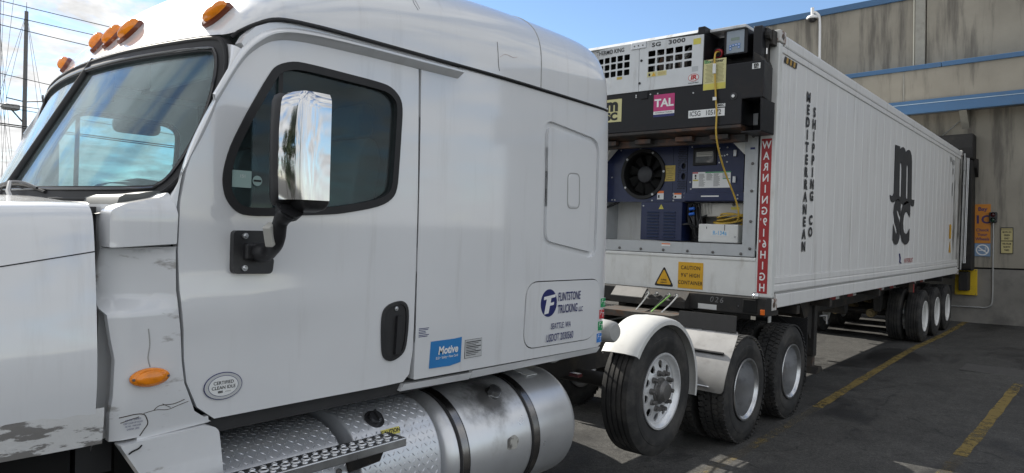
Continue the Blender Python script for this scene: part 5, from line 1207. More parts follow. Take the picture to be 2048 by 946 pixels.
# ------------------------------------------------------------------ refrigerated container
CY0, CY1, CZ0, CZ1 = 7.24, 19.43, 1.17, 4.066
CXL, CXR = -2.61, -5.05
CT = thing('shipping_container', 'long white refrigerated shipping container standing on a chassis trailer', 'container', ((CXL+CXR)/2, 13.3, CZ0))
def container():
    P = CT
    # corner posts, castings, rails
    for x0, x1 in ((CXL-0.17, CXL), (CXR, CXR+0.17)):
        bxo('corner_post', x0, x1, CY0, CY0+0.105, CZ0+0.125, CZ1-0.125, 'container_end_white', P, 0.012)
        bxo('corner_post', x0, x1, CY1-0.14, CY1, CZ0+0.125, CZ1-0.125, 'sooty_white', P, 0.012)
        for y0, y1 in ((CY0-0.006, CY0+0.172), (CY1-0.172, CY1+0.006)):
            for z0, z1 in ((CZ0-0.008, CZ0+0.115), (CZ1-0.115, CZ1+0.008)):
                near = x1 > -3; xx0, xx1 = (x0-0.0, x1+0.006) if near else (x0-0.006, x1)
                c = bxo('corner_casting', xx0, xx1, y0, y1, z0, z1, 'rusty_white', P, 0.008)
                xf = xx1 if near else xx0
                yc = (y0+y1)/2; zc = (z0+z1)/2
                MB().prism(ell(0.038, 0.03, 16), lambda a, b: V((xf+(0.002 if near else -0.002), yc+a, zc+b)), lambda a, b: V((xf-(0.01 if near else -0.01), yc+a, zc+b))).build('casting_slot', 'dirty_steel', c)
    for k, xo_ in ((1, CXL), (-1, CXR)):
        def bx_(name, d0, d1, y0, y1, z0, z1, mat, bev=0.004, par=P):
            a, b = xo_-k*d0, xo_-k*d1; return bxo(name, min(a, b), max(a, b), y0, y1, z0, z1, mat, par, bev)
        ya, yb = CY0+0.175, CY1-0.175
        # top rail: two steps
        tr_ = bx_('top_rail', 0.004, 0.09, ya, yb, 3.93, CZ1-0.012, 'container_white', 0.018)
        bx_('top_rail_lip', 0.010, 0.05, CY0+0.107, CY1-0.142, 3.862, 3.928, 'container_white', 0.008, tr_)
        br_ = bx_('bottom_rail', 0.004, 0.09, ya, yb, CZ0+0.012, 1.325, 'container_white', 0.008)
        bx_('rail_groove', 0.022, 0.06, ya, yb, 1.3255, 1.345, 'grey_paint', 0.0, br_)
        bx_('rail_ledge', 0.008, 0.06, CY0+0.107, CY1-0.142, 1.346, 1.435, 'container_white', 0.02, br_)
        bx_('rail_upstand', 0.014, 0.06, CY0+0.107, CY1-0.142, 1.436, 1.508, 'container_white', 0.006, br_)
        bx_('core', 0.045, 0.10, CY0+0.10, CY1-0.14, 1.40, 3.95, 'container_white', 0)
        # side sheets with light battens over their joints
        js = [CY0+0.108, 7.435, 7.532, 7.655, 7.857, 8.17]; y = 8.587
        while y < 18.75: js.append(y); y += 0.4135
        js += [18.86, 19.05, CY1-0.142]
        for a, b in zip(js[:-1], js[1:]):
            end = a > 18.4
            bx_('side_panel', 0.0235, 0.044, a+0.0004, b-0.0004, 1.509, 3.861, 'sooty_white' if end else 'container_white', 0.0)
        for y in js[1:-1]: bx_('batten', 0.0210, 0.036, y-0.006, y+0.006, 1.515, 3.855, 'seam_white', 0.0015)
    bxo('roof', CXR+0.08, CXL-0.08, CY0+0.1, CY1-0.1, 4.0, 4.045, 'container_white', P)
    bxo('floor', CXR+0.08, CXL-0.08, CY0+0.1, CY1-0.1, CZ0+0.05, CZ0+0.15, 'frame_black', P)
    bxo('rear_header', CXR+0.17, CXL-0.17, CY1-0.12, CY1-0.01, 3.9, 4.05, 'sooty_white', P)
    # lock rods and gear of the open rear door leaf
    for y, x, r, m in ((19.485, CXL+0.03, 0.021, 'conduit'), (19.56, CXL+0.05, 0.012, 'grey_paint'), (19.64, CXL+0.075, 0.011, 'ink_white'), (19.74, CXL+0.088, 0.011, 'ink_white')):
        rd = MB().cyl((x, y, 1.27 if r > 0.02 else 1.42), (x, y, 4.02 if r > 0.02 else 3.93), r, n=8).build('lock_rod', m, P, 50)
        if r > 0.02:
            for z in (1.5, 2.1, 2.75, 3.3, 3.78): MB().box(x-0.04, x+0.03, y-0.035, y+0.035, z-0.03, z+0.03).build('rod_bracket', 'conduit', rd, bevel=0.006)
            MB().box(x-0.04, x+0.03, y-0.03, y+0.05, 3.62, 3.86).build('rod_bracket', 'conduit', rd, bevel=0.006)
    MB().box(CXL-0.03, CXL+0.02, CY1+0.01, CY1+0.42, 1.30, 3.98).build('open_door_leaf', 'dock_black', P)
    # ---- lettering on the side
    xs = CXL-0.0165
    lw = lambda s, y, z0, z1, h: [text(ch, (xs, y, z0-(z0-z1)*i/(len(s)-1)), SIDE_R, SIDE_U, h, 'ink_faded', P, bold=0.05, sx=1.12, depth=0.003) for i, ch in enumerate(s) if ch != ' ']
    lw('MEDITERRANEAN', 8.262, 3.535, 1.825, 0.150)
    lw('SHIPPING CO', 8.490, 3.395, 1.995, 0.150)
    def shape(name, pts, mat='ink_faded', d=0.004, par=P):
        vs, fs = tri2d(pts, [], 0.25); fs = [f for f in fs]
        return sheet(name, pts, [], lambda y, z: V((xs+d, y, z)), (-0.006, 0, 0), mat, par, 0.3, 20)
    M_ = [(12.62,3.475),(12.95,3.485),(12.97,3.425),(13.05,3.475),(13.18,3.50),(13.31,3.485),(13.41,3.43),(13.50,3.475),(13.63,3.50),(13.77,3.485),(13.88,3.42),(13.92,3.32),(14.0,2.66),(14.13,2.655),(14.23,2.665),(14.235,2.60),(14.19,2.545),(14.08,2.535),(13.93,2.565),(13.78,2.585),(13.62,2.57),(13.48,2.54),(13.35,2.53),(13.22,2.55),(13.08,2.58),(12.92,2.594),(12.76,2.57),(12.62,2.54),(12.48,2.55),(12.40,2.60),(12.375,2.65),(12.45,2.64),(12.55,2.645),(12.645,2.70)]
    h1 = rpoly([(13.03,2.66),(13.17,2.66),(13.12,3.22),(12.98,3.22)], 0.05); h2 = rpoly([(13.54,2.65),(13.69,2.65),(13.63,3.22),(13.50,3.22)], 0.05)
    sheet('logo', M_, [h1, h2], lambda y, z: V((xs+0.004, y, z)), (-0.006, 0, 0), 'ink_faded', P, 0.3, 20)
    text('SC', (xs, 13.30, 2.195), SIDE_R, SIDE_U, 0.94, 'ink_faded', P, 'logo', bold=0.055, sx=1.12, depth=0.004, spacing=1.02)
    text('NO FORKLIFT', (xs, 13.95, 1.575), SIDE_R, SIDE_U, 0.11, 'warning_red', P, bold=0.01, sx=1.05, depth=0.003)
    MB().tube([V((xs+0.002, y, z)) for y, z in ((13.20, 1.70), (13.26, 1.62), (13.24, 1.56), (13.34, 1.54))], 0.012, 5).build('emblem', 'ink_navy', P)
    for y, z, w, h in ((17.98, 3.74, 0.16, 0.10), (18.30, 3.70, 0.28, 0.11), (18.30, 3.5, 0.10, 0.13), (18.3, 3.1, 0.09, 0.3), (18.62, 3.2, 0.05, 0.25)):
        decal('code_plate', (xs, y, z), SIDE_R, SIDE_U, w, h, 'grey_paint', P, 0.003)
    decal('amber_label', (xs, 18.2, 2.15), SIDE_R, SIDE_U, 0.24, 0.32, 'sign_amber', P, 0.003); decal('amber_label', (xs, 18.22, 1.82), SIDE_R, SIDE_U, 0, 0, 'sign_amber', P, 0.003, 0.001, [(-0.13, -0.14), (0.13, -0.14), (0, 0.14)])
    # hazard stripe by the top corner
    hz = []
    for i in range(7):
        w = 0.385/7; decal('hazard_stripe', (xs, 7.632-0.1925+w*(i+0.5), 3.808), SIDE_R, SIDE_U, 0, 0, 'ink_black' if i % 2 == 0 else 'hazard_amber', P, 0.004, 0.001, [(-w/2-0.01, -0.032), (w/2-0.01, -0.032), (w/2+0.01, 0.032), (-w/2+0.01, 0.032)])
container()

def machinery():
    P = CT; yf = CY0
    F = lambda o: (lambda x, z: V((x, yf+o, z)))
    # front frame: apron below, sill and side flanges with bolts
    sheet('apron', [(CXR+0.172, CZ0+0.13), (CXL-0.172, CZ0+0.13), (CXL-0.172, 1.705), (CXR+0.172, 1.705)], [], F(0.012), (0, 0.05, 0), 'container_end_white', P, 0.4)
    bxo('apron_ledge', CXR+0.172, CXL-0.172, yf+0.002, yf+0.05, 1.665, 1.707, 'container_end_white', P, 0.012)
    fr_out = [(CXR+0.175, 1.712), (CXL-0.190, 1.716), (CXL-0.190, 3.98), (CXR+0.175, 3.98)]
    fr_in = [(-4.78, 1.842), (-2.935, 1.842), (-2.935, 2.80), (-3.13, 3.06), (-3.13, 3.9), (-4.60, 3.9), (-4.60, 3.06), (-4.78, 2.86)]
    fr = sheet('reefer_frame', fr_out, [fr_in], F(0.004), (0, 0.02, 0), 'frame_grey', P, 0.2, 30)
    for x in (-4.74, -4.445, -4.155, -3.862, -3.56, -3.26, -2.945): bolt((x, yf+0.004, 1.745 if x != -2.945 else 1.742), (0, -1, 0), 0.016, 0.014, 'bolt_dark', fr)
    for z in (1.80, 2.089, 2.41, 2.70, 2.985): bolt((-2.85, yf+0.004, z), (0, -1, 0), 0.016, 0.014, 'bolt_dark', fr)
    decal('label', (-3.83, yf+0.003, 1.805), FRONT_R, FRONT_U, 0.11, 0.034, 'sticker_white', fr, 0.002); decal('label', (-3.83, yf+0.003, 1.815), FRONT_R, FRONT_U, 0.108, 0.012, 'orange_reflector', fr, 0.003)
    decal('label', (-2.855, yf+0.003, 2.86), FRONT_R, FRONT_U, 0.05, 0.022, 'ink_navy', fr, 0.002)
    # recess: back wall, floor tray and cheeks
    rc = bxo('recess_back', -4.98, -2.70, yf+0.50, yf+0.53, 1.72, 4.0, 'container_end_white', P)
    bxo('recess_floor', -4.96, -2.70, yf+0.02, yf+0.50, 1.78, 1.80, 'frame_grey', P)
    bxo('recess_cheek', -2.93, -2.92, yf+0.024, yf+0.5, 1.842, 3.9, 'frame_grey', P); bxo('recess_cheek', -4.80, -4.79, yf+0.024, yf+0.5, 1.842, 3.9, 'frame_grey', P)
    # ---- navy condenser section with the big fan
    yb = yf+0.19
    B = lambda o: (lambda x, z: V((x, yb+o, z)))
    fan_c = (-4.262, 2.640)
    nv = sheet('condenser_panel', [(-4.79, 2.306), (-3.87, 2.306), (-3.87, 3.20), (-4.55, 3.20), (-4.55, 3.07), (-4.79, 2.86)], [ell(0.285, 0.29, 40, *fan_c)], B(0.0), (0, 0.03, 0), 'navy', P, 0.15, 30)
    rg = MB(); 
    rg.lathe([(0.305, 0.0), (0.30, -0.018), (0.262, -0.018), (0.255, 0.0), (0.25, 0.16)], (fan_c[0], yb, fan_c[1]), (0, 1, 0), 48); rg.build('fan_shroud', 'fan_dark', nv, 40)
    fan = MB(); 
    for i in range(9):
        a = 2*math.pi*i/9; d = V((math.cos(a), 0, math.sin(a))); t = V((-math.sin(a), 0, math.cos(a))); c = V((fan_c[0], yb+0.09, fan_c[1])); fy = V((0, 1, 0))
        fan.add([c+d*0.08-t*0.03-fy*0.02, c+d*0.08+t*0.03+fy*0.02, c+d*0.235+t*0.075+fy*0.015, c+d*0.235-t*0.04-fy*0.03], [(0,1,2,3)])
    fan.build('fan_blades', 'gap_black', nv)
    MB().lathe([(0.0001, -0.03), (0.075, -0.028), (0.098, -0.015), (0.10, 0.02)], (fan_c[0], yb+0.05, fan_c[1]), (0, 1, 0), 32).build('fan_hub', 'fan_hub', nv, 50)
    bxo('fan_back', fan_c[0]-0.3, fan_c[0]+0.3, yb+0.17, yb+0.18, fan_c[1]-0.3, fan_c[1]+0.3, 'gap_black', nv)
    for a in (62, 140, 215, 300, 5): bolt((fan_c[0]+0.283*math.cos(R(a)), yb-0.017, fan_c[1]+0.283*math.sin(R(a))), (0, -1, 0), 0.014, 0.01, 'bolt_zinc', nv)
    for x, z in ((-4.70, 2.61), (-4.69, 2.33), (-4.65, 2.33), (-4.68, 2.94), (-4.58, 2.94), (-4.31, 2.955), (-4.13, 2.322)): bolt((x, yb, z), (0, -1, 0), 0.010, 0.008, 'bolt_zinc', nv)
    decal('gold_label', (-3.905, yb-0.002, 2.64), FRONT_R, FRONT_U, 0.135, 0.185, 'sticker_gold', nv, 0.004)
    for i in range(7): decal('print_line', (-3.905, yb-0.002, 2.70-i*0.022), FRONT_R, FRONT_U, 0.09-0.02*(i % 3), 0.004, 'ink_faded', nv, 0.005)
    for x, z, w, h in ((-4.02, 2.385, 0.085, 0.10), (-3.80, 2.375, 0.10, 0.065)):
        decal('label', (x, yb-0.002, z), FRONT_R, FRONT_U, w, h, 'sticker_white', nv, 0.003); decal('label', (x, yb-0.002, z+h*0.36), FRONT_R, FRONT_U, w, h*0.28, 'orange_reflector', nv, 0.004); decal('label', (x-w*0.25, yb-0.002, z-h*0.15), FRONT_R, FRONT_U, w*0.22, h*0.35, 'ink_black', nv, 0.004)
    # middle strip with perforations
    ms = sheet('perforated_panel', [(-3.865, 2.306), (-3.69, 2.306), (-3.69, 3.20), (-3.865, 3.20)], [ell(0.028, 0.035, 16, -3.735, 2.72), ell(0.028, 0.04, 16, -3.735, 2.60)], B(-0.004), (0, 0.03, 0), 'navy', P, 0.2)
    pf = MB()
    for i in range(24):
        for jx in range(6):
            x = -3.80+jx*0.018+(0.009 if i % 2 else 0); z = 2.46+i*0.0205
            if math.hypot(x+3.735, z-2.72) > 0.05 and math.hypot(x+3.735, z-2.60) > 0.055: pf.cyl((x, yb-0.0048, z), (x, yb-0.0055, z), 0.0066, n=6)
    pf.build('perforations', 'gap_black', ms, None, kind='stuff')
    bxo('service_port', -3.765, -3.705, yb+0.03, yb+0.05, 2.54, 2.78, 'fan_dark', ms)
    for x, z in ((-3.85, 2.40), (-3.85, 2.36), (-3.85, 2.32), (-3.71, 2.36), (-3.71, 2.40)): bolt((x, yb-0.004, z), (0, -1, 0), 0.010, 0.008, 'bolt_zinc', ms)
    # handholds under the generator
    for x0 in (-4.16, -3.80): MB().tube([(x0, yb-0.01, 3.04), (x0+0.19, yb-0.01, 3.045), (x0+0.19, yb-0.01, 2.985), (x0, yb-0.01, 2.98)], 0.006, 5, True).build('handhold', 'bolt_zinc', nv)
    # right control cabinet
    cb = sheet('control_cabinet', [(-3.67, 2.40), (-3.01, 2.40), (-3.01, 2.80), (-3.20, 3.20), (-3.67, 3.20)], [], B(-0.03), (0, 0.2, 0), 'navy', P, 0.2, 30, bevel=0.012)
    bxo('lower_rail', -3.69, -2.97, yb-0.07, yb+0.1, 2.308, 2.405, 'navy', cb, 0.01)
    decal('rail_strip', (-3.37, yb-0.071, 2.365), FRONT_R, FRONT_U, 0.21, 0.014, 'sticker_white', cb, 0.003)
    bxo('display_frame', -3.60, -3.32, yb-0.05, yb-0.02, 2.715, 2.915, 'fan_dark', cb, 0.006)
    bxo('display', -3.565, -3.35, yb-0.054, yb-0.048, 2.745, 2.885, 'black_gloss', cb); decal('display_rows', (-3.457, yb-0.054, 2.84), FRONT_R, FRONT_U, 0.19, 0.05, 'pale_box', cb, 0.0015)
    for i in range(2): decal('display_rows', (-3.457, yb-0.054, 2.835+0.017*i), FRONT_R, FRONT_U, 0.18, 0.004, 'ink_black', cb, 0.0025)
    st = decal('instruction_sticker', (-3.378, yb-0.031, 2.551), FRONT_R, FRONT_U, 0.452, 0.18, 'sticker_white', cb, 0.003)
    decal('sticker_bar', (-3.30, yb-0.031, 2.634), FRONT_R, FRONT_U, 0.30, 0.012, 'sticker_green', cb, 0.004); decal('sticker_bar', (-3.57, yb-0.031, 2.632), FRONT_R, FRONT_U, 0.066, 0.014, 'sticker_red', cb, 0.004); decal('sticker_bar', (-3.565, yb-0.031, 2.548), FRONT_R, FRONT_U, 0.066, 0.016, 'sticker_yellow', cb, 0.004); decal('sticker_bar', (-3.20, yb-0.031, 2.56), FRONT_R, FRONT_U, 0.085, 0.008, 'sticker_green', cb, 0.004)
    rnd = random.Random(3)
    for cx0, cn in ((-3.525, 15), (-3.435, 8), (-3.35, 15), (-3.245, 6)):
        for i in range(cn): w = 0.05+0.028*rnd.random(); decal('print_line', (cx0+w/2, yb-0.031, 2.618-i*0.0098), FRONT_R, FRONT_U, w, 0.0035, 'ink_faded', cb, 0.004)
    decal('pictogram', (-3.567, yb-0.031, 2.60), FRONT_R, FRONT_U, 0.02, 0.025, 'ink_black', cb, 0.004); decal('pictogram', (-3.567, yb-0.031, 2.572), FRONT_R, FRONT_U, 0.014, 0.02, 'ink_black', cb, 0.004)
    for x, z in ((-3.62, 2.45), (-3.63, 2.53), (-3.62, 2.93), (-3.29, 2.90), (-3.20, 2.905), (-3.29, 2.82), (-3.20, 2.825), (-3.29, 2.74), (-3.20, 2.745), (-3.26, 2.815), (-3.23, 2.815), (-3.05, 2.375), (-3.05, 2.335)): bolt((x, yb-0.031 if z > 2.41 else yb-0.07, z), (0, -1, 0), 0.009, 0.008, 'bolt_zinc', cb)
    for z0 in (2.51, 2.80): bxo('latch', -3.125, -3.09, yb-0.05, yb-0.03, z0, z0+0.075, 'bolt_zinc', cb, 0.006)
    # louvred navy box
    lb = bxo('louvre_box', -4.235, -3.70, yb-0.075, yb+0.2, 1.852, 2.300, 'navy', P, 0.008)
    for cx0 in (-4.07, -3.855):
        for i in range(9):
            z = 2.18-i*0.036; w = 0.075
            MB().prism([(0, 0.008), (-0.014, -0.004), (-0.012, -0.009), (0, -0.009)], lambda a, b: V((cx0-w, yb-0.075+a, z+b)), lambda a, b: V((cx0+w, yb-0.075+a, z+b))).build('louvre', 'navy_edge', lb)
    decal('warning_triangle', (-3.965, yb-0.076, 2.245), FRONT_R, FRONT_U, 0, 0, 'sticker_yellow', lb, 0.003, 0.002, [(-0.032, -0.027), (0.032, -0.027), (0, 0.03)])
    decal('warning_triangle', (-3.965, yb-0.076, 2.242), FRONT_R, FRONT_U, 0.004, 0.024, 'ink_black', lb, 0.004)
    bolt((-4.20, yb-0.076, 2.255), (0, -1, 0), 0.010, 0.008, 'bolt_zinc', lb)
    # white tray with the refrigerant label
    tb = bxo('white_tray', -3.50, -3.035, yf+0.13, yf+0.42, 1.85, 2.055, 'container_end_white', P, 0.012)
    decal('refrigerant_label', (-3.245, yf+0.129, 1.955), FRONT_R, FRONT_U, 0.21, 0.062, 'sticker_white', tb, 0.002); text('R-134a', (-3.245, yf+0.129, 1.955), FRONT_R, FRONT_U, 0.066, 'sky_ink', tb, sx=0.86, bold=0.01, depth=0.003)
    bolt((-3.07, yf+0.13, 1.92), (0, -1, 0), 0.010, 0.008, 'bolt_zinc', tb)
    for x in (-3.40, -3.19): bxo('slot', x-0.003, x+0.003, yf+0.127, yf+0.131, 2.0 if x < -3.3 else 1.985, 2.025 if x < -3.3 else 2.05, 'ink_black', tb)
    # compressor, pale finned inverter box, hoses
    iv = bxo('inverter_box', -3.53, -3.03, yb+0.05, yb+0.28, 2.14, 2.295, 'pale_box', P, 0.012)
    for i in range(7): bxo('fin', -3.515+i*0.018, -3.507+i*0.018, yb+0.035, yb+0.052, 2.17, 2.292, 'pale_box', iv)
    decal('caution_strip', (-3.12, yb+0.048, 2.235), FRONT_R, FRONT_U, 0.10, 0.03, 'sticker_yellow', iv, 0.002); bolt((-3.14, yb+0.05, 2.275), (0, -1, 0), 0.018, 0.014, 'bolt_dark', iv)
    rnd = random.Random(11)
    cp = MB().cyl((-3.60, yb+0.15, 1.85), (-3.60, yb+0.15, 2.25), 0.085, n=18).build('compressor', 'fan_dark', P, 40)
    for i in range(7):
        x0 = -3.66+0.02*i; pts = [(x0, yb+0.02, 2.29), (x0+rnd.uniform(-.03, .03), yb-0.0, 2.2), (x0+rnd.uniform(-.02, .06), yb-0.02, 2.06), (x0+rnd.uniform(.0, .10), yb+0.0, 1.95+rnd.uniform(-.04, .06)), (-3.50+rnd.uniform(-.05, .05), yb+0.02, 1.87)]
        MB().tube(smooth_pts(pts, 5), 0.009+0.004*rnd.random(), 6).build('hose', 'cable_black', cp, 60)
    MB().tube(smooth_pts([(-3.70, yb-0.05, 2.04), (-3.62, yb-0.07, 2.05), (-3.52, yb-0.06, 2.02), (-3.49, yb-0.02, 2.12), (-3.42, yb-0.02, 2.15)], 5), 0.012, 6).build('hose', 'cable_black', cp, 60)
    for z in (2.16, 2.22): MB().cyl((-3.63, yb-0.03, z), (-3.57, yb-0.03, z+0.01), 0.018, n=10).build('blue_valve', 'blue_plastic', cp, 40)
    MB().tube(smooth_pts([(-4.9, yb+0.05, 2.22), (-4.75, yb+0.03, 2.25), (-4.62, yb+0.05, 2.31)], 5), 0.016, 8).build('hose', 'cable_black', nv, 60)
    # diagonal white gussets beneath the generator
    for s in (1, -1):
        X = lambda x: x if s == 1 else 2*XC-0.01-x
        sheet('gusset', [(X(-2.94), 2.80), (X(-2.94), 2.98), (X(-3.10), 3.12), (X(-3.26), 3.12)], [], F(0.002), (0, 0.12, 0), 'container_end_white', P, 0.3)
    # ---- signs on the apron and the left post
    yq = yf+0.012
    decal('caution_sign', (-3.519, yq, 1.471), FRONT_R, FRONT_U, 0.30, 0.295, 'sign_amber', P, 0.004, 0.003)
    for s, z in (('CAUTION', 1.555), ("9'6\" HIGH", 1.471), ('CONTAINER', 1.387)): text(s, (-3.519, yq, z), FRONT_R, FRONT_U, 0.060, 'ink_black', P, bold=0.012, sx=0.80, depth=0.0055, spacing=1.12)
    tri = lambda s: rpoly([(-0.125*s, -0.112*s), (0.125*s, -0.112*s), (0, 0.118*s)], 0.03*s, 4)
    decal('heavy_sign', (-3.845, yq, 1.44), FRONT_R, FRONT_U, 0, 0, 'ink_black', P, 0.004, 0.003, tri(1.0)); decal('heavy_sign', (-3.845, yq, 1.435), FRONT_R, FRONT_U, 0, 0, 'sign_amber', P, 0.005, 0.001, tri(0.76))
    text('SUPER', (-3.845, yq, 1.40), FRONT_R, FRONT_U, 0.026, 'ink_black', P, bold=0.02, depth=0.0065); text('HEAVY', (-3.845, yq, 1.37), FRONT_R, FRONT_U, 0.026, 'ink_black', P, bold=0.02, depth=0.0065)
    decal('warning_strip', (-2.706, yf, 2.146), FRONT_R, FRONT_U, 0.106, 1.615, 'warning_red', P, 0.003, 0.003)
    word = ['W', 'A', 'R', 'N', 'I', 'N', 'G', "9'", 'I', '6"', 'H', 'I', 'G', 'H']
    for i, w_ in enumerate(word):
        z = 2.885-i*0.1145; dx = 0.0 if len(w_) == 1 else 0.010
        text(w_[0], (-2.706+dx, yf, z), FRONT_R, FRONT_U, 0.112, 'ink_white', P, bold=0.02, sx=0.80, depth=0.0045, mirror=True)
        if len(w_) > 1:
            for q in range(1 if w_[1] == "'" else 2): decal('inch_mark', (-2.741-0.008*q, yf, z+0.030), FRONT_R, FRONT_U, 0.005, 0.026, 'ink_white', P, 0.0045)
pmat('frame_grey', (0.46, 0.48, 0.49), rough=0.45, var=0.06, dirt=(0.28, 0.27, 0.25, 0.5), dscale=5, dlo=0.5, dhi=0.78, dstretch=(1.5, 1, 0.4))
pmat('navy_edge', (0.028, 0.042, 0.09), rough=0.4)
machinery()

# ------------------------------------------------------------------ clip-on generator set hung on the container's front
def genset():
    P = thing('generator_set', 'black clip-on diesel generator with white grille panels hung above the container front', 'generator', (-3.83, 7.05, 3.05))
    y0, y1 = 6.85, 7.228
    # black lower body with tapered right end and a pocket in the lower right corner
    def plan(z0, z1, xl, xr, name, mat='genset_black', bev=0.01):
        pl = [(xl, y0), (xr, y0), (xr-0.0, y0), (xr-0.02, y0+0.10), (min(xr-0.04, -2.667), y1), (xl, y1)]
        pl = [(xl, y0), (xr, y0), (min(xr, -2.667), y1), (xl, y1)]
        return MB().prism(pl, lambda x, y: V((x, y, z0)), lambda x, y: V((x, y, z1))).build(name, mat, P, bevel=bev)
    fp = [(-5.0, 3.062), (-2.83, 3.062), (-2.83, 3.315), (-2.612, 3.315), (-2.612, 3.685), (-5.0, 3.685)]
    b = MB().prism(fp, lambda x, z: V((x, y0, z)), lambda x, z: V((min(x, -2.667), y1, z))).build('body', 'genset_black', P, bevel=0.01)
    bxo('pocket_back', -2.828, -2.66, 7.16, 7.22, 3.0, 3.314, 'gap_black', P)
    MB().prism([(y0, 3.062), (7.22, 3.062), (7.22, 3.0), (7.0, 2.99), (y0, 3.03)], lambda y, z: V((-5.0, y, z)), lambda y, z: V((-2.83, y, z))).build('skid', 'genset_rust', P, bevel=0.006)
    MB().prism([(y0+0.0, 3.312), (7.21, 3.312), (7.21, 2.985), (y0+0.02, 2.985)], lambda y, z: V((-2.628, y, z)), lambda y, z: V((-2.640, y, z))).build('end_cheek', 'genset_black', P)
    bxo('pocket_lip', -2.83, -2.628, 6.86, 7.2, 2.978, 2.992, 'genset_black', P)
    bxo('skid_rail', -4.95, -2.85, 7.02, 7.10, 2.91, 2.989, 'genset_rust', P, 0.006)
    for x in (-4.45, -4.0, -3.5, -3.1): bxo('cross_bearer', x-0.10, x+0.10, 6.93, 7.01, 2.935, 2.988, 'genset_rust', P, 0.006)
    # engine bay behind the grille
    bxo('bay_back', -4.98, -3.27, 7.18, 7.22, 3.69, 4.08, 'gap_black', P)
    bxo('bay_floor', -4.98, -3.27, 6.9, 7.18, 3.686, 3.70, 'frame_black', P)
    rnd = random.Random(5)
    en = bxo('engine', -3.85, -3.45, 7.02, 7.17, 3.70, 3.93, 'dirty_steel', P, 0.02)
    for i in range(9):
        x = -3.9+i*0.06; MB().tube(smooth_pts([(x, 6.99, 3.70), (x+rnd.uniform(-.05, .05), 6.97, 3.8), (x+rnd.uniform(-.08, .08), 6.99, 3.95)], 4), 0.014+0.01*rnd.random(), 7).build('engine_pipe', 'grey_paint' if i % 3 == 0 else 'dirty_steel', en, 60)
    # white front panels with real louvre openings
    def openings(xs, zs, w, h):
        return [rpoly([(x, z), (x+w, z), (x+w, z+h), (x, z+h)], 0.012, 3) for x in xs for z in zs]
    zr = [3.712, 3.797, 3.880]
    hr = openings([-3.909+i*0.1085 for i in range(5)], zr, 0.090, 0.064)
    FP = lambda o: (lambda x, z: V((x, y0+o, z)))
    pr = sheet('grille_panel', [(-4.015, 3.512), (-3.262, 3.512), (-3.258, 4.032), (-4.02, 4.055)], hr, FP(-0.012), (0, 0.012, 0), 'genset_white', P, 0.2, 30)
    hl = openings([-4.217-0.0905*i for i in range(6)], zr, 0.074, 0.066)
    def left_y(x, z): return V((x, y0-0.012+0.10*max(0, (-4.25-x)/0.6)**2, z))
    plft = sheet('grille_panel', [(-4.92, 3.512), (-4.020, 3.512), (-4.025, 4.055), (-4.92, 4.07)], hl, left_y, (0, 0.012, 0), 'genset_white', P, 0.06, 30)
    # top hood
    MB().prism([(y0-0.01, 4.058), (y0+0.03, 4.10), (7.22, 4.115), (7.22, 4.05)], lambda y, z: V((-4.98, y, z)), lambda y, z: V((-3.33, y, z))).build('hood', 'genset_white', P, bevel=0.004)
    bxo('hood_end', -3.329, -3.25, y0-0.005, 7.22, 4.04, 4.118, 'genset_black', P, 0.006)
    bxo('hood_wall', -3.29, -3.25, y0+0.002, 7.22, 3.69, 4.04, 'genset_black', P)
    hg = bxo('hinge_plate', -4.125, -3.935, y0-0.022, y0-0.010, 3.985, 4.06, 'bolt_zinc', P, 0.004)
    for x in (-4.08, -4.03, -3.975): bolt((x, y0-0.022, 4.02), (0, -1, 0), 0.008, 0.008, 'bolt_dark', hg)
    for x, z in ((-3.99, 3.85), (-4.005, 3.60)): MB().cyl((x, y0-0.011, z), (x, y0-0.02, z), 0.014, n=12).build('latch_knob', 'rubber', pr, 40)
    text('THERMO KING', (-4.215, y0-0.013, 4.003), FRONT_R, FRONT_U, 0.066, 'ink_faded', plft, bold=0.02, sx=0.85, align='RIGHT')
    text('SG', (-3.81, y0-0.013, 4.003), FRONT_R, FRONT_U, 0.062, 'ink_faded', pr, bold=0.03, sx=1.45, spacing=1.1)
    text('3000', (-3.565, y0-0.013, 4.003), FRONT_R, FRONT_U, 0.062, 'ink_faded', pr, bold=0.03, sx=1.5, spacing=1.1)
    decal('yellow_label', (-3.33, y0-0.012, 3.968), FRONT_R, FRONT_U, 0.085, 0.062, 'sticker_yellow', pr, 0.002)
    decal('pale_label', (-3.855, y0-0.012, 3.682), FRONT_R, FRONT_U, 0.115, 0.056, 'pale_yellow', pr, 0.002); decal('pale_label', (-3.733, y0-0.012, 3.682), FRONT_R, FRONT_U, 0.115, 0.056, 'pale_yellow', pr, 0.002)
    decal('warning_triangle', (-3.832, y0-0.012, 3.680), FRONT_R, FRONT_U, 0, 0, 'sign_amber', pr, 0.003, 0.001, [(-0.025, -0.018), (0.025, -0.018), (0, 0.024)]); decal('pictogram', (-3.885, y0-0.012, 3.680), FRONT_R, FRONT_U, 0.022, 0.030, 'ink_black', pr, 0.003)
    for i in range(3): decal('print_line', (-3.733, y0-0.012, 3.694-i*0.012), FRONT_R, FRONT_U, 0.09, 0.004, 'hazard_amber', pr, 0.003)
    decal('pale_label', (-4.27, y0-0.012, 3.688), FRONT_R, FRONT_U, 0.07, 0.03, 'sticker_gold', plft, 0.002)
    c = (-3.358, y0-0.012, 3.590)
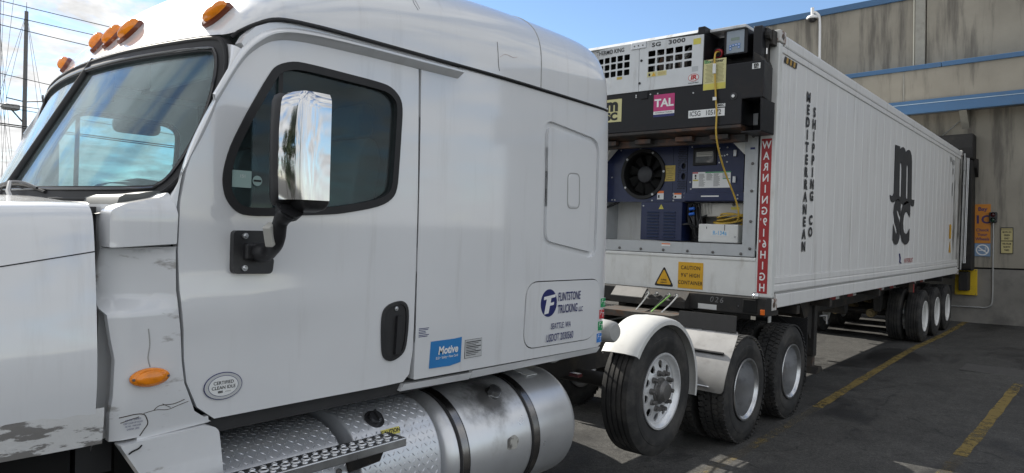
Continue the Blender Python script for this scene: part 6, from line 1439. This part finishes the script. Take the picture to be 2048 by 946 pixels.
    decal('maker_mark', c, FRONT_R, FRONT_U, 0, 0, 'ink_red', pr, 0.002, 0.001, ell(0.062, 0.040, 28)); decal('maker_mark', c, FRONT_R, FRONT_U, 0, 0, 'sticker_white', pr, 0.003, 0.001, ell(0.056, 0.034, 28)); text('IR', c, FRONT_R, FRONT_U, 0.065, 'ink_red', pr, bold=0.05, sx=1.2, shear=0.15, depth=0.004)
    text('Ingersoll Rand', (-3.358, y0-0.012, 3.535), FRONT_R, FRONT_U, 0.020, 'ink_black', pr, bold=0.02)
    decal('worn_label', (-3.345, y0-0.012, 3.68), FRONT_R, FRONT_U, 0.07, 0.055, 'frame_grey', pr, 0.0015)
    # recess with control box, plug and socket
    bxo('bay_side', -2.79, -2.70, 6.99, 7.225, 3.686, 4.075, 'genset_black', P, 0.01)
    bxo('bay_rear', -3.249, -2.79, 7.17, 7.222, 3.686, 4.06, 'genset_black', P)
    bxo('bay_roof', -3.249, -2.86, 6.96, 7.222, 4.075, 4.105, 'genset_white', P, 0.004)
    cbx = bxo('controller', -3.105, -2.85, 7.0, 7.17, 3.815, 4.068, 'genset_black', P, 0.006)
    bxo('controller_face', -3.075, -2.885, 6.992, 7.001, 3.83, 4.064, 'control_grey', cbx, 0.004)
    decal('screen', (-2.98, 6.992, 3.975), FRONT_R, FRONT_U, 0.09, 0.030, 'screen_green', cbx, 0.002)
    for i, (x, z) in enumerate(((-3.03, 3.905), (-3.00, 3.91), (-2.97, 3.912), (-2.938, 3.914), (-3.03, 3.875), (-2.938, 3.885))):
        decal('button', (x, 6.992, z), FRONT_R, FRONT_U, 0.024, 0.024, 'sticker_blue', cbx, 0.003); decal('button_mark', (x, 6.992, z), FRONT_R, FRONT_U, 0, 0, 'ink_white', cbx, 0.004, 0.001, ell(0.007, 0.007, 8))
    sk = MB().lathe([(0.062, 0.0), (0.062, -0.03), (0.05, -0.07), (0.05, -0.13), (0.0001, -0.135)], (-3.185, 7.17, 3.905), V((0.1, 1, 0.25)), 20).build('socket', 'black_plastic', P, 40)
    MB().lathe([(0.046, -0.10), (0.048, -0.135), (0.036, -0.14)], (-3.165, 7.16, 3.89), V((0.1, 1, 0.25)), 20).build('plug_ring', 'sticker_red', sk, 40)
    # clamp gear at the right upper corner
    cl = MB(); cl.box(-2.80, -2.68, 7.08, 7.235, 3.93, 4.07).box(-2.69, -2.635, 7.12, 7.238, 3.90, 4.05).cyl((-2.70, 7.1, 3.99), (-2.645, 7.1, 3.99), 0.05, n=10).cyl((-2.70, 7.12, 3.72), (-2.70, 7.12, 3.95), 0.028, n=8).box(-2.78, -2.70, 7.14, 7.23, 3.69, 3.95)
    cl.prism([(-2.76, 3.69), (-2.668, 3.69), (-2.70, 3.76), (-2.76, 3.80)], lambda x, z: V((x, 6.95, z)), lambda x, z: V((x, 7.22, z)))
    cl.build('clamp', 'frame_black', P, 30, bevel=0.006)
    MB().cyl((-2.69, 7.10, 3.80), (-2.69, 7.10, 3.86), 0.009, n=8).build('clamp_pin', 'chrome', P, 40)
    # stickers on the black body
    yb = y0
    decal('eco_notice', (-3.129, yb, 3.600), FRONT_R, FRONT_U, 0.245, 0.315, 'pale_yellow', P, 0.003, 0.002)
    decal('eco_notice', (-3.129, yb, 3.475), FRONT_R, FRONT_U, 0.241, 0.062, 'sticker_yellow', P, 0.004, 0.001)
    text('EcoPower', (-3.129, yb, 3.735), FRONT_R, FRONT_U, 0.046, 'ink_black', P, bold=0.02, depth=0.005)
    text('Eco', (-3.2105, yb, 3.735), FRONT_R, FRONT_U, 0.046, 'sticker_green', P, bold=0.028, depth=0.0056)
    rnd = random.Random(9)
    for i in range(14):
        for xx in (-3.235, -3.12): decal('print_line', (xx+0.048, yb, 3.70-i*0.0135), FRONT_R, FRONT_U, 0.06+0.035*rnd.random(), 0.005, 'ink_olive', P, 0.004)
    tl = (-3.70, yb, 3.327)
    decal('tal_plate', (-3.70, yb, 3.362), FRONT_R, FRONT_U, 0.252, 0.182, 'tal_pink', P, 0.003, 0.002); decal('tal_plate', (-3.70, yb, 3.253), FRONT_R, FRONT_U, 0.252, 0.034, 'sticker_white', P, 0.003, 0.002); decal('tal_plate', (-3.70, yb, 3.222), FRONT_R, FRONT_U, 0.252, 0.027, 'ink_navy', P, 0.003, 0.002)
    text('TAL', (-3.70, yb, 3.355), FRONT_R, FRONT_U, 0.118, 'ink_white', P, bold=0.035, sx=1.1, depth=0.005); text('INTERNATIONAL', (-3.70, yb, 3.253), FRONT_R, FRONT_U, 0.024, 'ink_black', P, depth=0.005, spacing=1.2)
    decal('number_plate', (-3.207, yb, 3.204), FRONT_R, FRONT_U, 0.402, 0.080, 'sticker_white', P, 0.003, 0.002); text('ICSG', (-3.33, yb, 3.204), FRONT_R, FRONT_U, 0.072, 'ink_black', P, bold=0.006, sx=0.82, depth=0.005); text('105172', (-3.13, yb, 3.204), FRONT_R, FRONT_U, 0.072, 'ink_black', P, bold=0.006, sx=0.82, depth=0.005)
    decal('owner_label', (-3.045, yb, 3.272), FRONT_R, FRONT_U, 0.085, 0.034, 'sticker_white', P, 0.003, 0.002); text('MSC', (-3.045, yb, 3.272), FRONT_R, FRONT_U, 0.033, 'ink_black', P, bold=0.03, depth=0.005, sx=1.1)
    decal('logo_label', (-4.365, yb, 3.325), FRONT_R, FRONT_U, 0.26, 0.26, 'pale_yellow', P, 0.003, 0.002); text('m', (-4.365, yb, 3.385), FRONT_R, FRONT_U, 0.20, 'ink_black', P, bold=0.05, depth=0.005, sx=1.1); text('SC', (-4.365, yb, 3.255), FRONT_R, FRONT_U, 0.115, 'ink_black', P, bold=0.06, depth=0.005, sx=1.15)
    decal('logo_label', (-2.692, yb, 3.632), FRONT_R, FRONT_U, 0.082, 0.056, 'sticker_white', P, 0.003, 0.002); text('m', (-2.692, yb, 3.646), FRONT_R, FRONT_U, 0.046, 'ink_black', P, bold=0.06, depth=0.005, sx=1.35); text('SC', (-2.692, yb, 3.617), FRONT_R, FRONT_U, 0.026, 'ink_black', P, bold=0.06, depth=0.005, sx=1.5)
    MB().lathe([(0.038, 0.0), (0.036, -0.006), (0.022, -0.008), (0.020, -0.014), (0.0001, -0.015)], (-2.916, yb, 3.352), (0, 1, 0), 20).build('gauge', 'black_plastic', P, 35)
    MB().cyl((-2.916, yb-0.012, 3.352), (-2.916, yb-0.019, 3.352), 0.016, n=12).build('gauge_face', 'sticker_white', P, 40)
    for x, z in ((-3.87, 3.465), (-3.78, 3.465), (-3.36, 3.43), (-4.05, 3.47), (-4.05, 3.45)): bolt((x, yb, z), (0, -1, 0), 0.009, 0.008, 'bolt_zinc', P)
    bxo('hasp', -3.99, -3.90, yb-0.012, yb, 3.42, 3.50, 'genset_black', P, 0.006)
    decal('warning_label', (-2.80, 7.155, 3.15), FRONT_R, FRONT_U, 0.05, 0.12, 'sticker_grey', P, 0.003)
pmat('ink_olive', (0.28, 0.26, 0.13), rough=0.6)
genset()
def power_cable():
    P = thing('power_cable', 'dirty yellow power cable hanging from the generator socket to a coil', 'cable', (-2.98, 7.35, 2.06))
    pts = [(-3.165, 7.02, 3.87), (-3.14, 6.90, 3.84), (-3.125, 6.83, 3.78), (-3.12, 6.825, 3.66), (-3.10, 6.83, 3.37), (-3.082, 6.825, 3.18), (-3.082, 6.83, 2.98), (-3.075, 6.90, 2.80), (-3.06, 7.05, 2.58), (-3.01, 7.20, 2.33), (-2.99, 7.26, 2.16), (-3.03, 7.32, 2.09)]
    MB().tube(smooth_pts(pts, 6), 0.0095, 8).build('cable_run', 'cable_yellow', P, 60)
    for k, r in enumerate((0.17, 0.185, 0.16, 0.175, 0.15)):
        ps = [(-3.20+0.015*k+r*math.cos(t), 7.50+0.11*math.sin(t), 2.075+0.018*k+0.012*math.sin(2*t+k)+0.03*math.sin(t+k)) for t in [2*math.pi*i/28 for i in range(28)]]
        MB().tube(ps, 0.0095, 7, True).build('coil_loop', 'cable_yellow', P, 60)
    MB().cyl((-3.121, 6.822, 3.60), (-3.122, 6.822, 3.70), 0.018, n=8).build('tape', 'sticker_white', P, 40)
    decal('tag', (-3.105, 6.815, 3.34), FRONT_R, FRONT_U, 0.04, 0.034, 'sticker_white', P, 0.003)
power_cable()

# ------------------------------------------------------------------ container chassis trailer
def trailer():
    P = thing('chassis_trailer', 'black skeletal container chassis with three rear axles under the container', 'trailer', (XC, 13.3, G))
    zt = CZ0-0.012
    # front bolster
    bl = bxo('front_bolster', -5.06, -2.595, 7.06, 7.236, 1.125, 1.300, 'frame_black', P, 0.008)
    bxo('bolster_shelf', -5.04, -2.62, 7.10, 7.50, zt-0.05, zt-0.002, 'frame_black', P)
    sb = MB().prism([(7.06, 1.30), (6.95, 1.20), (6.95, 1.13), (7.06, 1.12)], lambda y, z: V((-4.37, y, z)), lambda y, z: V((-3.43, y, z))).build('socket_box', 'frame_black', P)
    MB().prism([(7.055, 1.307), (6.945, 1.207), (6.945, 1.197), (7.06, 1.297)], lambda y, z: V((-4.36, y, z)), lambda y, z: V((-3.95, y, z))).build('cover_plate', 'dirty_plate', sb)
    for i, x in enumerate((-3.90, -3.79, -3.64, -3.55)):
        g = MB().cyl((x, 6.99, 1.255), (x+0.015, 6.96, 1.27), 0.022, 0.018, 10).box(x-0.022, x+0.022, 6.955, 6.985, 1.238, 1.256).cyl((x+0.02, 6.96, 1.265), (x+0.05, 6.93, 1.27), 0.010, n=8).build('gladhand', 'gladhand_metal', sb, 40)
    decal('label_strip', (-3.22, 7.06, 1.165), FRONT_R, FRONT_U, 0.21, 0.055, 'reflective_white', bl, 0.003)
    text('026', (-3.12, 7.06, 1.245), FRONT_R, FRONT_U, 0.085, 'chalk', bl, shear=0.2, depth=0.003, spacing=1.3)
    MB().cyl((-2.70, 7.05, 1.30), (-2.70, 7.05, 1.325), 0.035, n=14).lathe([(0.04, 0.0), (0.036, 0.02), (0.02, 0.035), (0.0001, 0.04)], (-2.70, 7.05, 1.325), (0, 0, 1), 14).build('lock_pin', 'chrome', bl, 50)
    bxo('lamp_recess', -2.83, -2.68, 7.050, 7.062, 1.145, 1.28, 'gap_black', bl, 0.01)
    bxo('marker_lamp', -2.642, -2.600, 7.04, 7.062, 1.135, 1.19, 'orange_reflector', bl, 0.004)
    for x in (-2.88, -2.88): bolt((x, 7.06, 1.20), (0, -1, 0), 0.008, 0.006, 'bolt_zinc', bl)
    # gooseneck and main beams
    for s in (1, -1):
        x = XC+s*0.47
        MB().prism([(7.1, 1.155), (19.2, 1.155), (19.2, 0.80), (10.6, 0.80), (9.9, 1.03), (7.1, 1.05)], lambda y, z: V((x-0.05, y, z)), lambda y, z: V((x+0.05, y, z))).build('main_beam', 'frame_black', P, bevel=0.006)
        # outer side rail with reflective tape
        rl = bxo('side_rail', min(XC+s*0.80, XC+s*0.86), max(XC+s*0.80, XC+s*0.86), 9.2, 19.0, 1.02, 1.14, 'frame_black', P)
        for i in range(9):
            y = 10.55+i*0.92
            if i in (2, 5, 8): continue
            xa = XC+s*0.862
            for q, m in enumerate(('reflective_red', 'reflective_white')):
                a = y+q*0.30; bxo('reflector', min(xa, xa+s*0.004), max(xa, xa+s*0.004), a, a+(0.29 if q == 0 else 0.17), 1.04, 1.10, m, rl)
        # outrigger brackets to the container's bottom rail
        for y in (8.2, 9.45, 12.0, 14.6, 17.5, 19.2): bxo('outrigger', min(XC+s*0.52, XC+s*1.19), max(XC+s*0.52, XC+s*1.19), y-0.05, y+0.05, 1.06, zt-0.002, 'frame_black', P)
        # landing leg with brace and sand shoe
        xl = XC+s*0.93
        lg = bxo('landing_leg', xl-0.055, xl+0.055, 9.50, 9.62, 0.38, 1.12, 'frame_black', P, 0.008)
        bxo('inner_leg', xl-0.04, xl+0.04, 9.515, 9.605, 0.24, 0.38, 'dirty_steel', lg)
        MB().prism([(-0.14, 0.17), (0.14, 0.17), (0.07, 0.25), (-0.07, 0.25)], lambda a, z: V((xl-0.12, 9.56+a, z)), lambda a, z: V((xl+0.12, 9.56+a, z))).build('sand_shoe', 'frame_black', lg)
        MB().prism([(9.0, 1.12), (9.5, 1.12), (9.5, 0.62), (9.44, 0.62)], lambda y, z: V((xl-0.02, y, z)), lambda y, z: V((xl+0.02, y, z))).build('leg_gusset', 'frame_black', lg)
        MB().tube([(xl+s*0.06, 9.70, 0.90), (xl+s*0.10, 9.86, 0.90), (xl+s*0.10, 9.88, 0.78)], 0.012, 6).build('crank', 'bolt_zinc', lg, 50)
    MB().cyl((XC-0.93, 9.56, 0.90), (XC+0.93, 9.56, 0.90), 0.03, n=8).build('leg_shaft', 'frame_black', P, 40)
    for y in (7.9, 9.2, 11.0, 13.0, 15.0, 16.25, 17.55, 19.0): bxo('cross_member', XC-0.46, XC+0.46, y-0.05, y+0.05, 0.90, 1.10, 'frame_black', P)
    bxo('coupler_plate', XC-0.5, XC+0.5, 7.3, 8.6, 1.088, 1.108, 'dirty_steel', P)
    # X braces seen beneath the gooseneck
    for a in (1, -1): MB().tube([(XC-a*0.42, 8.7, 1.09), (XC+a*0.42, 9.7, 1.09)], 0.028, 6).build('x_brace', 'frame_black', P)
    bxo('rear_bumper', XC-1.15, XC+1.15, 19.05, 19.15, 0.55, 0.72, 'frame_black', P, 0.01)
    for s in (1, -1): bxo('bumper_leg', XC+s*0.7-0.05, XC+s*0.7+0.05, 19.06, 19.14, 0.72, 0.85, 'frame_black', P)
    # axles, brake chambers, hangers and wheels
    ys = (15.62, 16.90, 18.18); xo = XC+1.215-0.137
    for n_, y in enumerate(ys):
        MB().cyl((XC-1.0, y, G+R_T), (XC+1.0, y, G+R_T), 0.065, n=12).build('axle', 'frame_black', P, 40)
        for s in (1, -1):
            X = lambda x: x if s == 1 else 2*XC-x
            wheel(P, (X(xo), y, G+R_T), DISC_T, HUB_D, NUT_D, TYRE, False, s == -1, 0.2*n_)
            wheel(P, (X(xo-0.335), y, G+R_T), DISC_T, HUB_D, NUT_D, TYRE, False, s == 1, 0.1, nuts=False)
            MB().cyl((X(XC+0.33), y-0.22, 0.46), (X(XC+0.33), y-0.42, 0.46), 0.082, n=14).cyl((X(XC+0.33), y-0.42, 0.46), (X(XC+0.33), y-0.47, 0.46), 0.06, 0.05, 12).build('brake_chamber', 'chamber_tan', P, 40)
            MB().prism([(y-0.62, 0.80), (y-0.40, 0.80), (y-0.46, 0.52), (y-0.56, 0.52)], lambda a, b: V((X(XC+0.42), a, b)), lambda a, b: V((X(XC+0.54), a, b))).build('hanger', 'frame_black', P)
            MB().cyl((X(XC+0.47), y+0.18, 0.52), (X(XC+0.47), y+0.18, 0.80), 0.12, n=14).build('air_spring', 'rubber', P, 40)
    for s in (1, -1):
        fl = bxo('mud_flap', min(XC+s*0.62, XC+s*1.18), max(XC+s*0.62, XC+s*1.18), 18.86, 18.872, 0.16, 0.92, 'rubber', P)
        for z in (0.78, 0.68): decal('flap_mark', (XC+s*0.95, 18.86, z), FRONT_R, FRONT_U, 0.36, 0.05, 'sticker_grey', fl, 0.003)
    # air tank and a rear id bracket with red conspicuity tape
    MB().cyl((XC-0.35, 13.4, 0.70), (XC+0.35, 13.4, 0.70), 0.12, n=16).build('air_tank', 'frame_black', P, 40)
    bxo('tape_bracket', XC+1.12, XC+1.19, 14.50, 14.58, 0.98, 1.14, 'dirty_steel', P); bxo('reflector', XC+1.19, XC+1.196, 14.5, 14.56, 0.98, 1.13, 'reflective_red', P)
    bxo('vin_plate', XC+1.02, XC+1.03, 7.72, 7.80, 0.98, 1.07, 'reflective_white', P)
pmat('dirty_plate', (0.17, 0.165, 0.155), rough=0.55, var=0.2, dirt=(0.06, 0.055, 0.05, 0.7), dscale=7)
pmat('gladhand_metal', (0.22, 0.22, 0.215), rough=0.45, metal=0.6, var=0.4, vscale=60)
pmat('chalk', (0.20, 0.20, 0.20), rough=0.9, var=0.4, vscale=40)
pmat('chamber_tan', (0.20, 0.15, 0.07), rough=0.7, var=0.3)
trailer()

# ------------------------------------------------------------------ harbour masts and overhead lines to the west
def masts():
    def mast(x, y, h, sy, label, spread, wires):
        t = thing('sailboat_mast', label, 'mast', (x, y, G), 'masts of boats beyond the yard')
        MB().cyl((x, y, G), (x, y, h), 0.13, 0.09, 10).build('mast_pole', 'mast_metal', t, 50)
        MB().cyl((x, y, h), (x, y, h+0.5), 0.02, 0.01, 5).build('antenna', 'mast_metal', t)
        for z, w in spread:
            MB().tube([(x, y-w, z+0.1), (x, y, z), (x, y+w, z+0.15)], 0.035, 5).build('spreader', 'mast_metal', t)
            MB().cyl((x, y+w, z+0.1), (x, y+w, z+0.5), 0.05, n=5).build('spreader_tip', 'mast_metal', t)
        if spread:
            z, w = spread[0]
            MB().box(x-0.3, x+0.3, y-1.0, y-0.25, z-0.55, z-0.22).build('radar', 'grey_paint', t, bevel=0.1)
            MB().tube([(x, y, z-1.2), (x, y-0.6, z-0.5)], 0.04, 5).build('radar_bracket', 'mast_metal', t)
        for a, b in wires: MB().tube([(x, y+a[0], a[1]), (x, y+b[0], b[1])], 0.011, 4).build('stay', 'mast_metal', t)
    mast(-45, 11.68, 12.9, 1, 'tall dark mast with a radar and thin crosstree behind the windshield', [(8.0, 0.85)],
         [((0, 12.8), (-3.2, 0)), ((0, 12.8), (1.6, 0)), ((0, 12.8), (-0.85, 8.0)), ((0, 12.8), (0.85, 8.0)), ((-0.85, 8.0), (-1.1, 0)), ((0.85, 8.0), (1.0, 0)), ((0, 11.5), (0.3, 0)), ((-0.6, 13.4), (-1.6, 0)), ((-1.15, 14), (-1.5, 0)), ((-1.2, 9), (0.1, 0))])
    t = thing('sailboat_mast', 'bundle of thin rigging wires at the left edge of the sky', 'mast', (-48, 10.6, G), 'masts of boats beyond the yard')
    for i, (y0, y1) in enumerate(((10.9, 11.05), (11.05, 11.6), (11.0, 11.9), (11.2, 11.35), (10.8, 12.4), (11.4, 11.1))): MB().tube([(-48, y0, 16.5), (-48, y1, G)], 0.011, 4).build('stay', 'mast_metal', t)
    MB().cyl((-48, 10.4, G), (-48, 10.4, 15), 0.11, 0.08, 8).build('mast_pole', 'mast_metal', t, 50)
masts()
def overhead_lines():
    # two poles out of the frame carry the lines across the western sky
    poles = [(-30, -14.0), (-30, 36.0)]
    for i, (x, y) in enumerate(poles):
        t = thing('utility_pole', ('wooden utility pole at the near end of the overhead lines', 'wooden utility pole at the far end of the overhead lines')[i], 'utility pole', (x, y, G))
        MB().cyl((x, y, G), (x, y, 10.2), 0.16, 0.11, 10).build('pole', 'line_wood', t, 50)
        for z in (9.0, 5.6): bxo('crossarm', x-0.9, x+0.9, y-0.06, y+0.06, z, z+0.14, 'line_wood', t)
    ws = [(9.42, 9.35, 0.02, 0), (8.96, 8.90, 0.02, 0), (8.58, 8.43, 0.022, 0), (6.87, 6.58, 0.02, 0), (5.80, 5.78, 0.02, 0), (5.70, 5.55, 0.018, 0), (5.11, 5.02, 0.035, 0), (5.05, 4.95, 0.03, 0)]
    nm = ['topmost overhead wire crossing the western sky', 'second overhead wire from the top of the western sky', 'third overhead wire from the top of the western sky', 'single overhead wire below the three top wires', 'thin overhead wire at the height of the mast crosstree', 'thin overhead wire just under the crosstree wire', 'thick upper cable low across the western sky', 'thick lowest cable across the western sky']
    for (za, zb, r, _), l in zip(ws, nm):
        sl = (zb-za)/3.2
        pts = []
        for i in range(25):
            y = -14+50*i/24; pts.append((-30, y, za+sl*(y-7)+0.0+0.0012*((y-9)**2)))
        o = MB().tube(pts, r*0.7, 5).build('overhead_wire', 'rubber', None, 60); tag(o, l, 'wire', 'overhead wires')
overhead_lines()

# ------------------------------------------------------------------ street trees south of the yard (seen in the chrome mirror cover)
def tree(x, y, h, rad, seed, label):
    rnd = random.Random(seed); t = thing('street_tree', label, 'tree', (x, y, gz(x)), 'street trees south of the yard')
    mb = MB().tube([(x, y, gz(x)), (x+0.1, y, h*0.4), (x, y+0.1, h*0.97)], [0.22, 0.15, 0.02], 8)
    cl = []
    for i in range(26):
        z = h*(0.16+0.80*rnd.random()); rr = rad*(1-((z/h-0.30)/0.72)**2 if z/h > 0.30 else 0.75+0.25*z/h/0.3)*rnd.uniform(0.35, 1.0); a = rnd.uniform(0, 6.283)
        c = V((x+rr*math.cos(a), y+rr*math.sin(a), z)); cl.append(c); mb.tube([(x, y, max(0.5, z-rr*0.5)), c], [0.05, 0.015], 5)
    mb.build('trunk', 'bark', t, 50)
    for m, k in (('leaf_dark', 0), ('leaf_light', 1)):
        lv = MB()
        for c in cl[k::2]:
            s = rad*rnd.uniform(0.22, 0.42)
            for _ in range(95):
                d = V((rnd.gauss(0, 1), rnd.gauss(0, 1), rnd.gauss(0, 1.1))).normalized()*s*rnd.random()**0.45; p = c+d; q = V((rnd.gauss(0, 1), rnd.gauss(0, 1), rnd.gauss(0, 1))).normalized(); u = q.orthogonal().normalized()*0.17; v = q.cross(u)*0.6
                lv.add([p-u, p+v, p+u, p-v], [(0, 1, 2, 3)])
        lv.build('crown', m, t, None, recalc=False)
for i, (x, y, h, r_) in enumerate(((-15, -27, 10, 2.4), (-17.5, -33, 11, 2.7), (-21, -38, 9.5, 2.4), (-18, -46, 12, 2.8), (5, -32, 9, 2.3), (6, -44, 11, 2.7), (-27, -44, 12, 2.8))):
    tree(x, y, h, r_, 40+i, ('nearest street tree mirrored in the chrome cover', 'second street tree of the western row', 'third and lowest street tree of the western row', 'fourth street tree of the western row', 'nearer of the two eastern street trees', 'farther of the two eastern street trees', 'last street tree of the western row')[i])
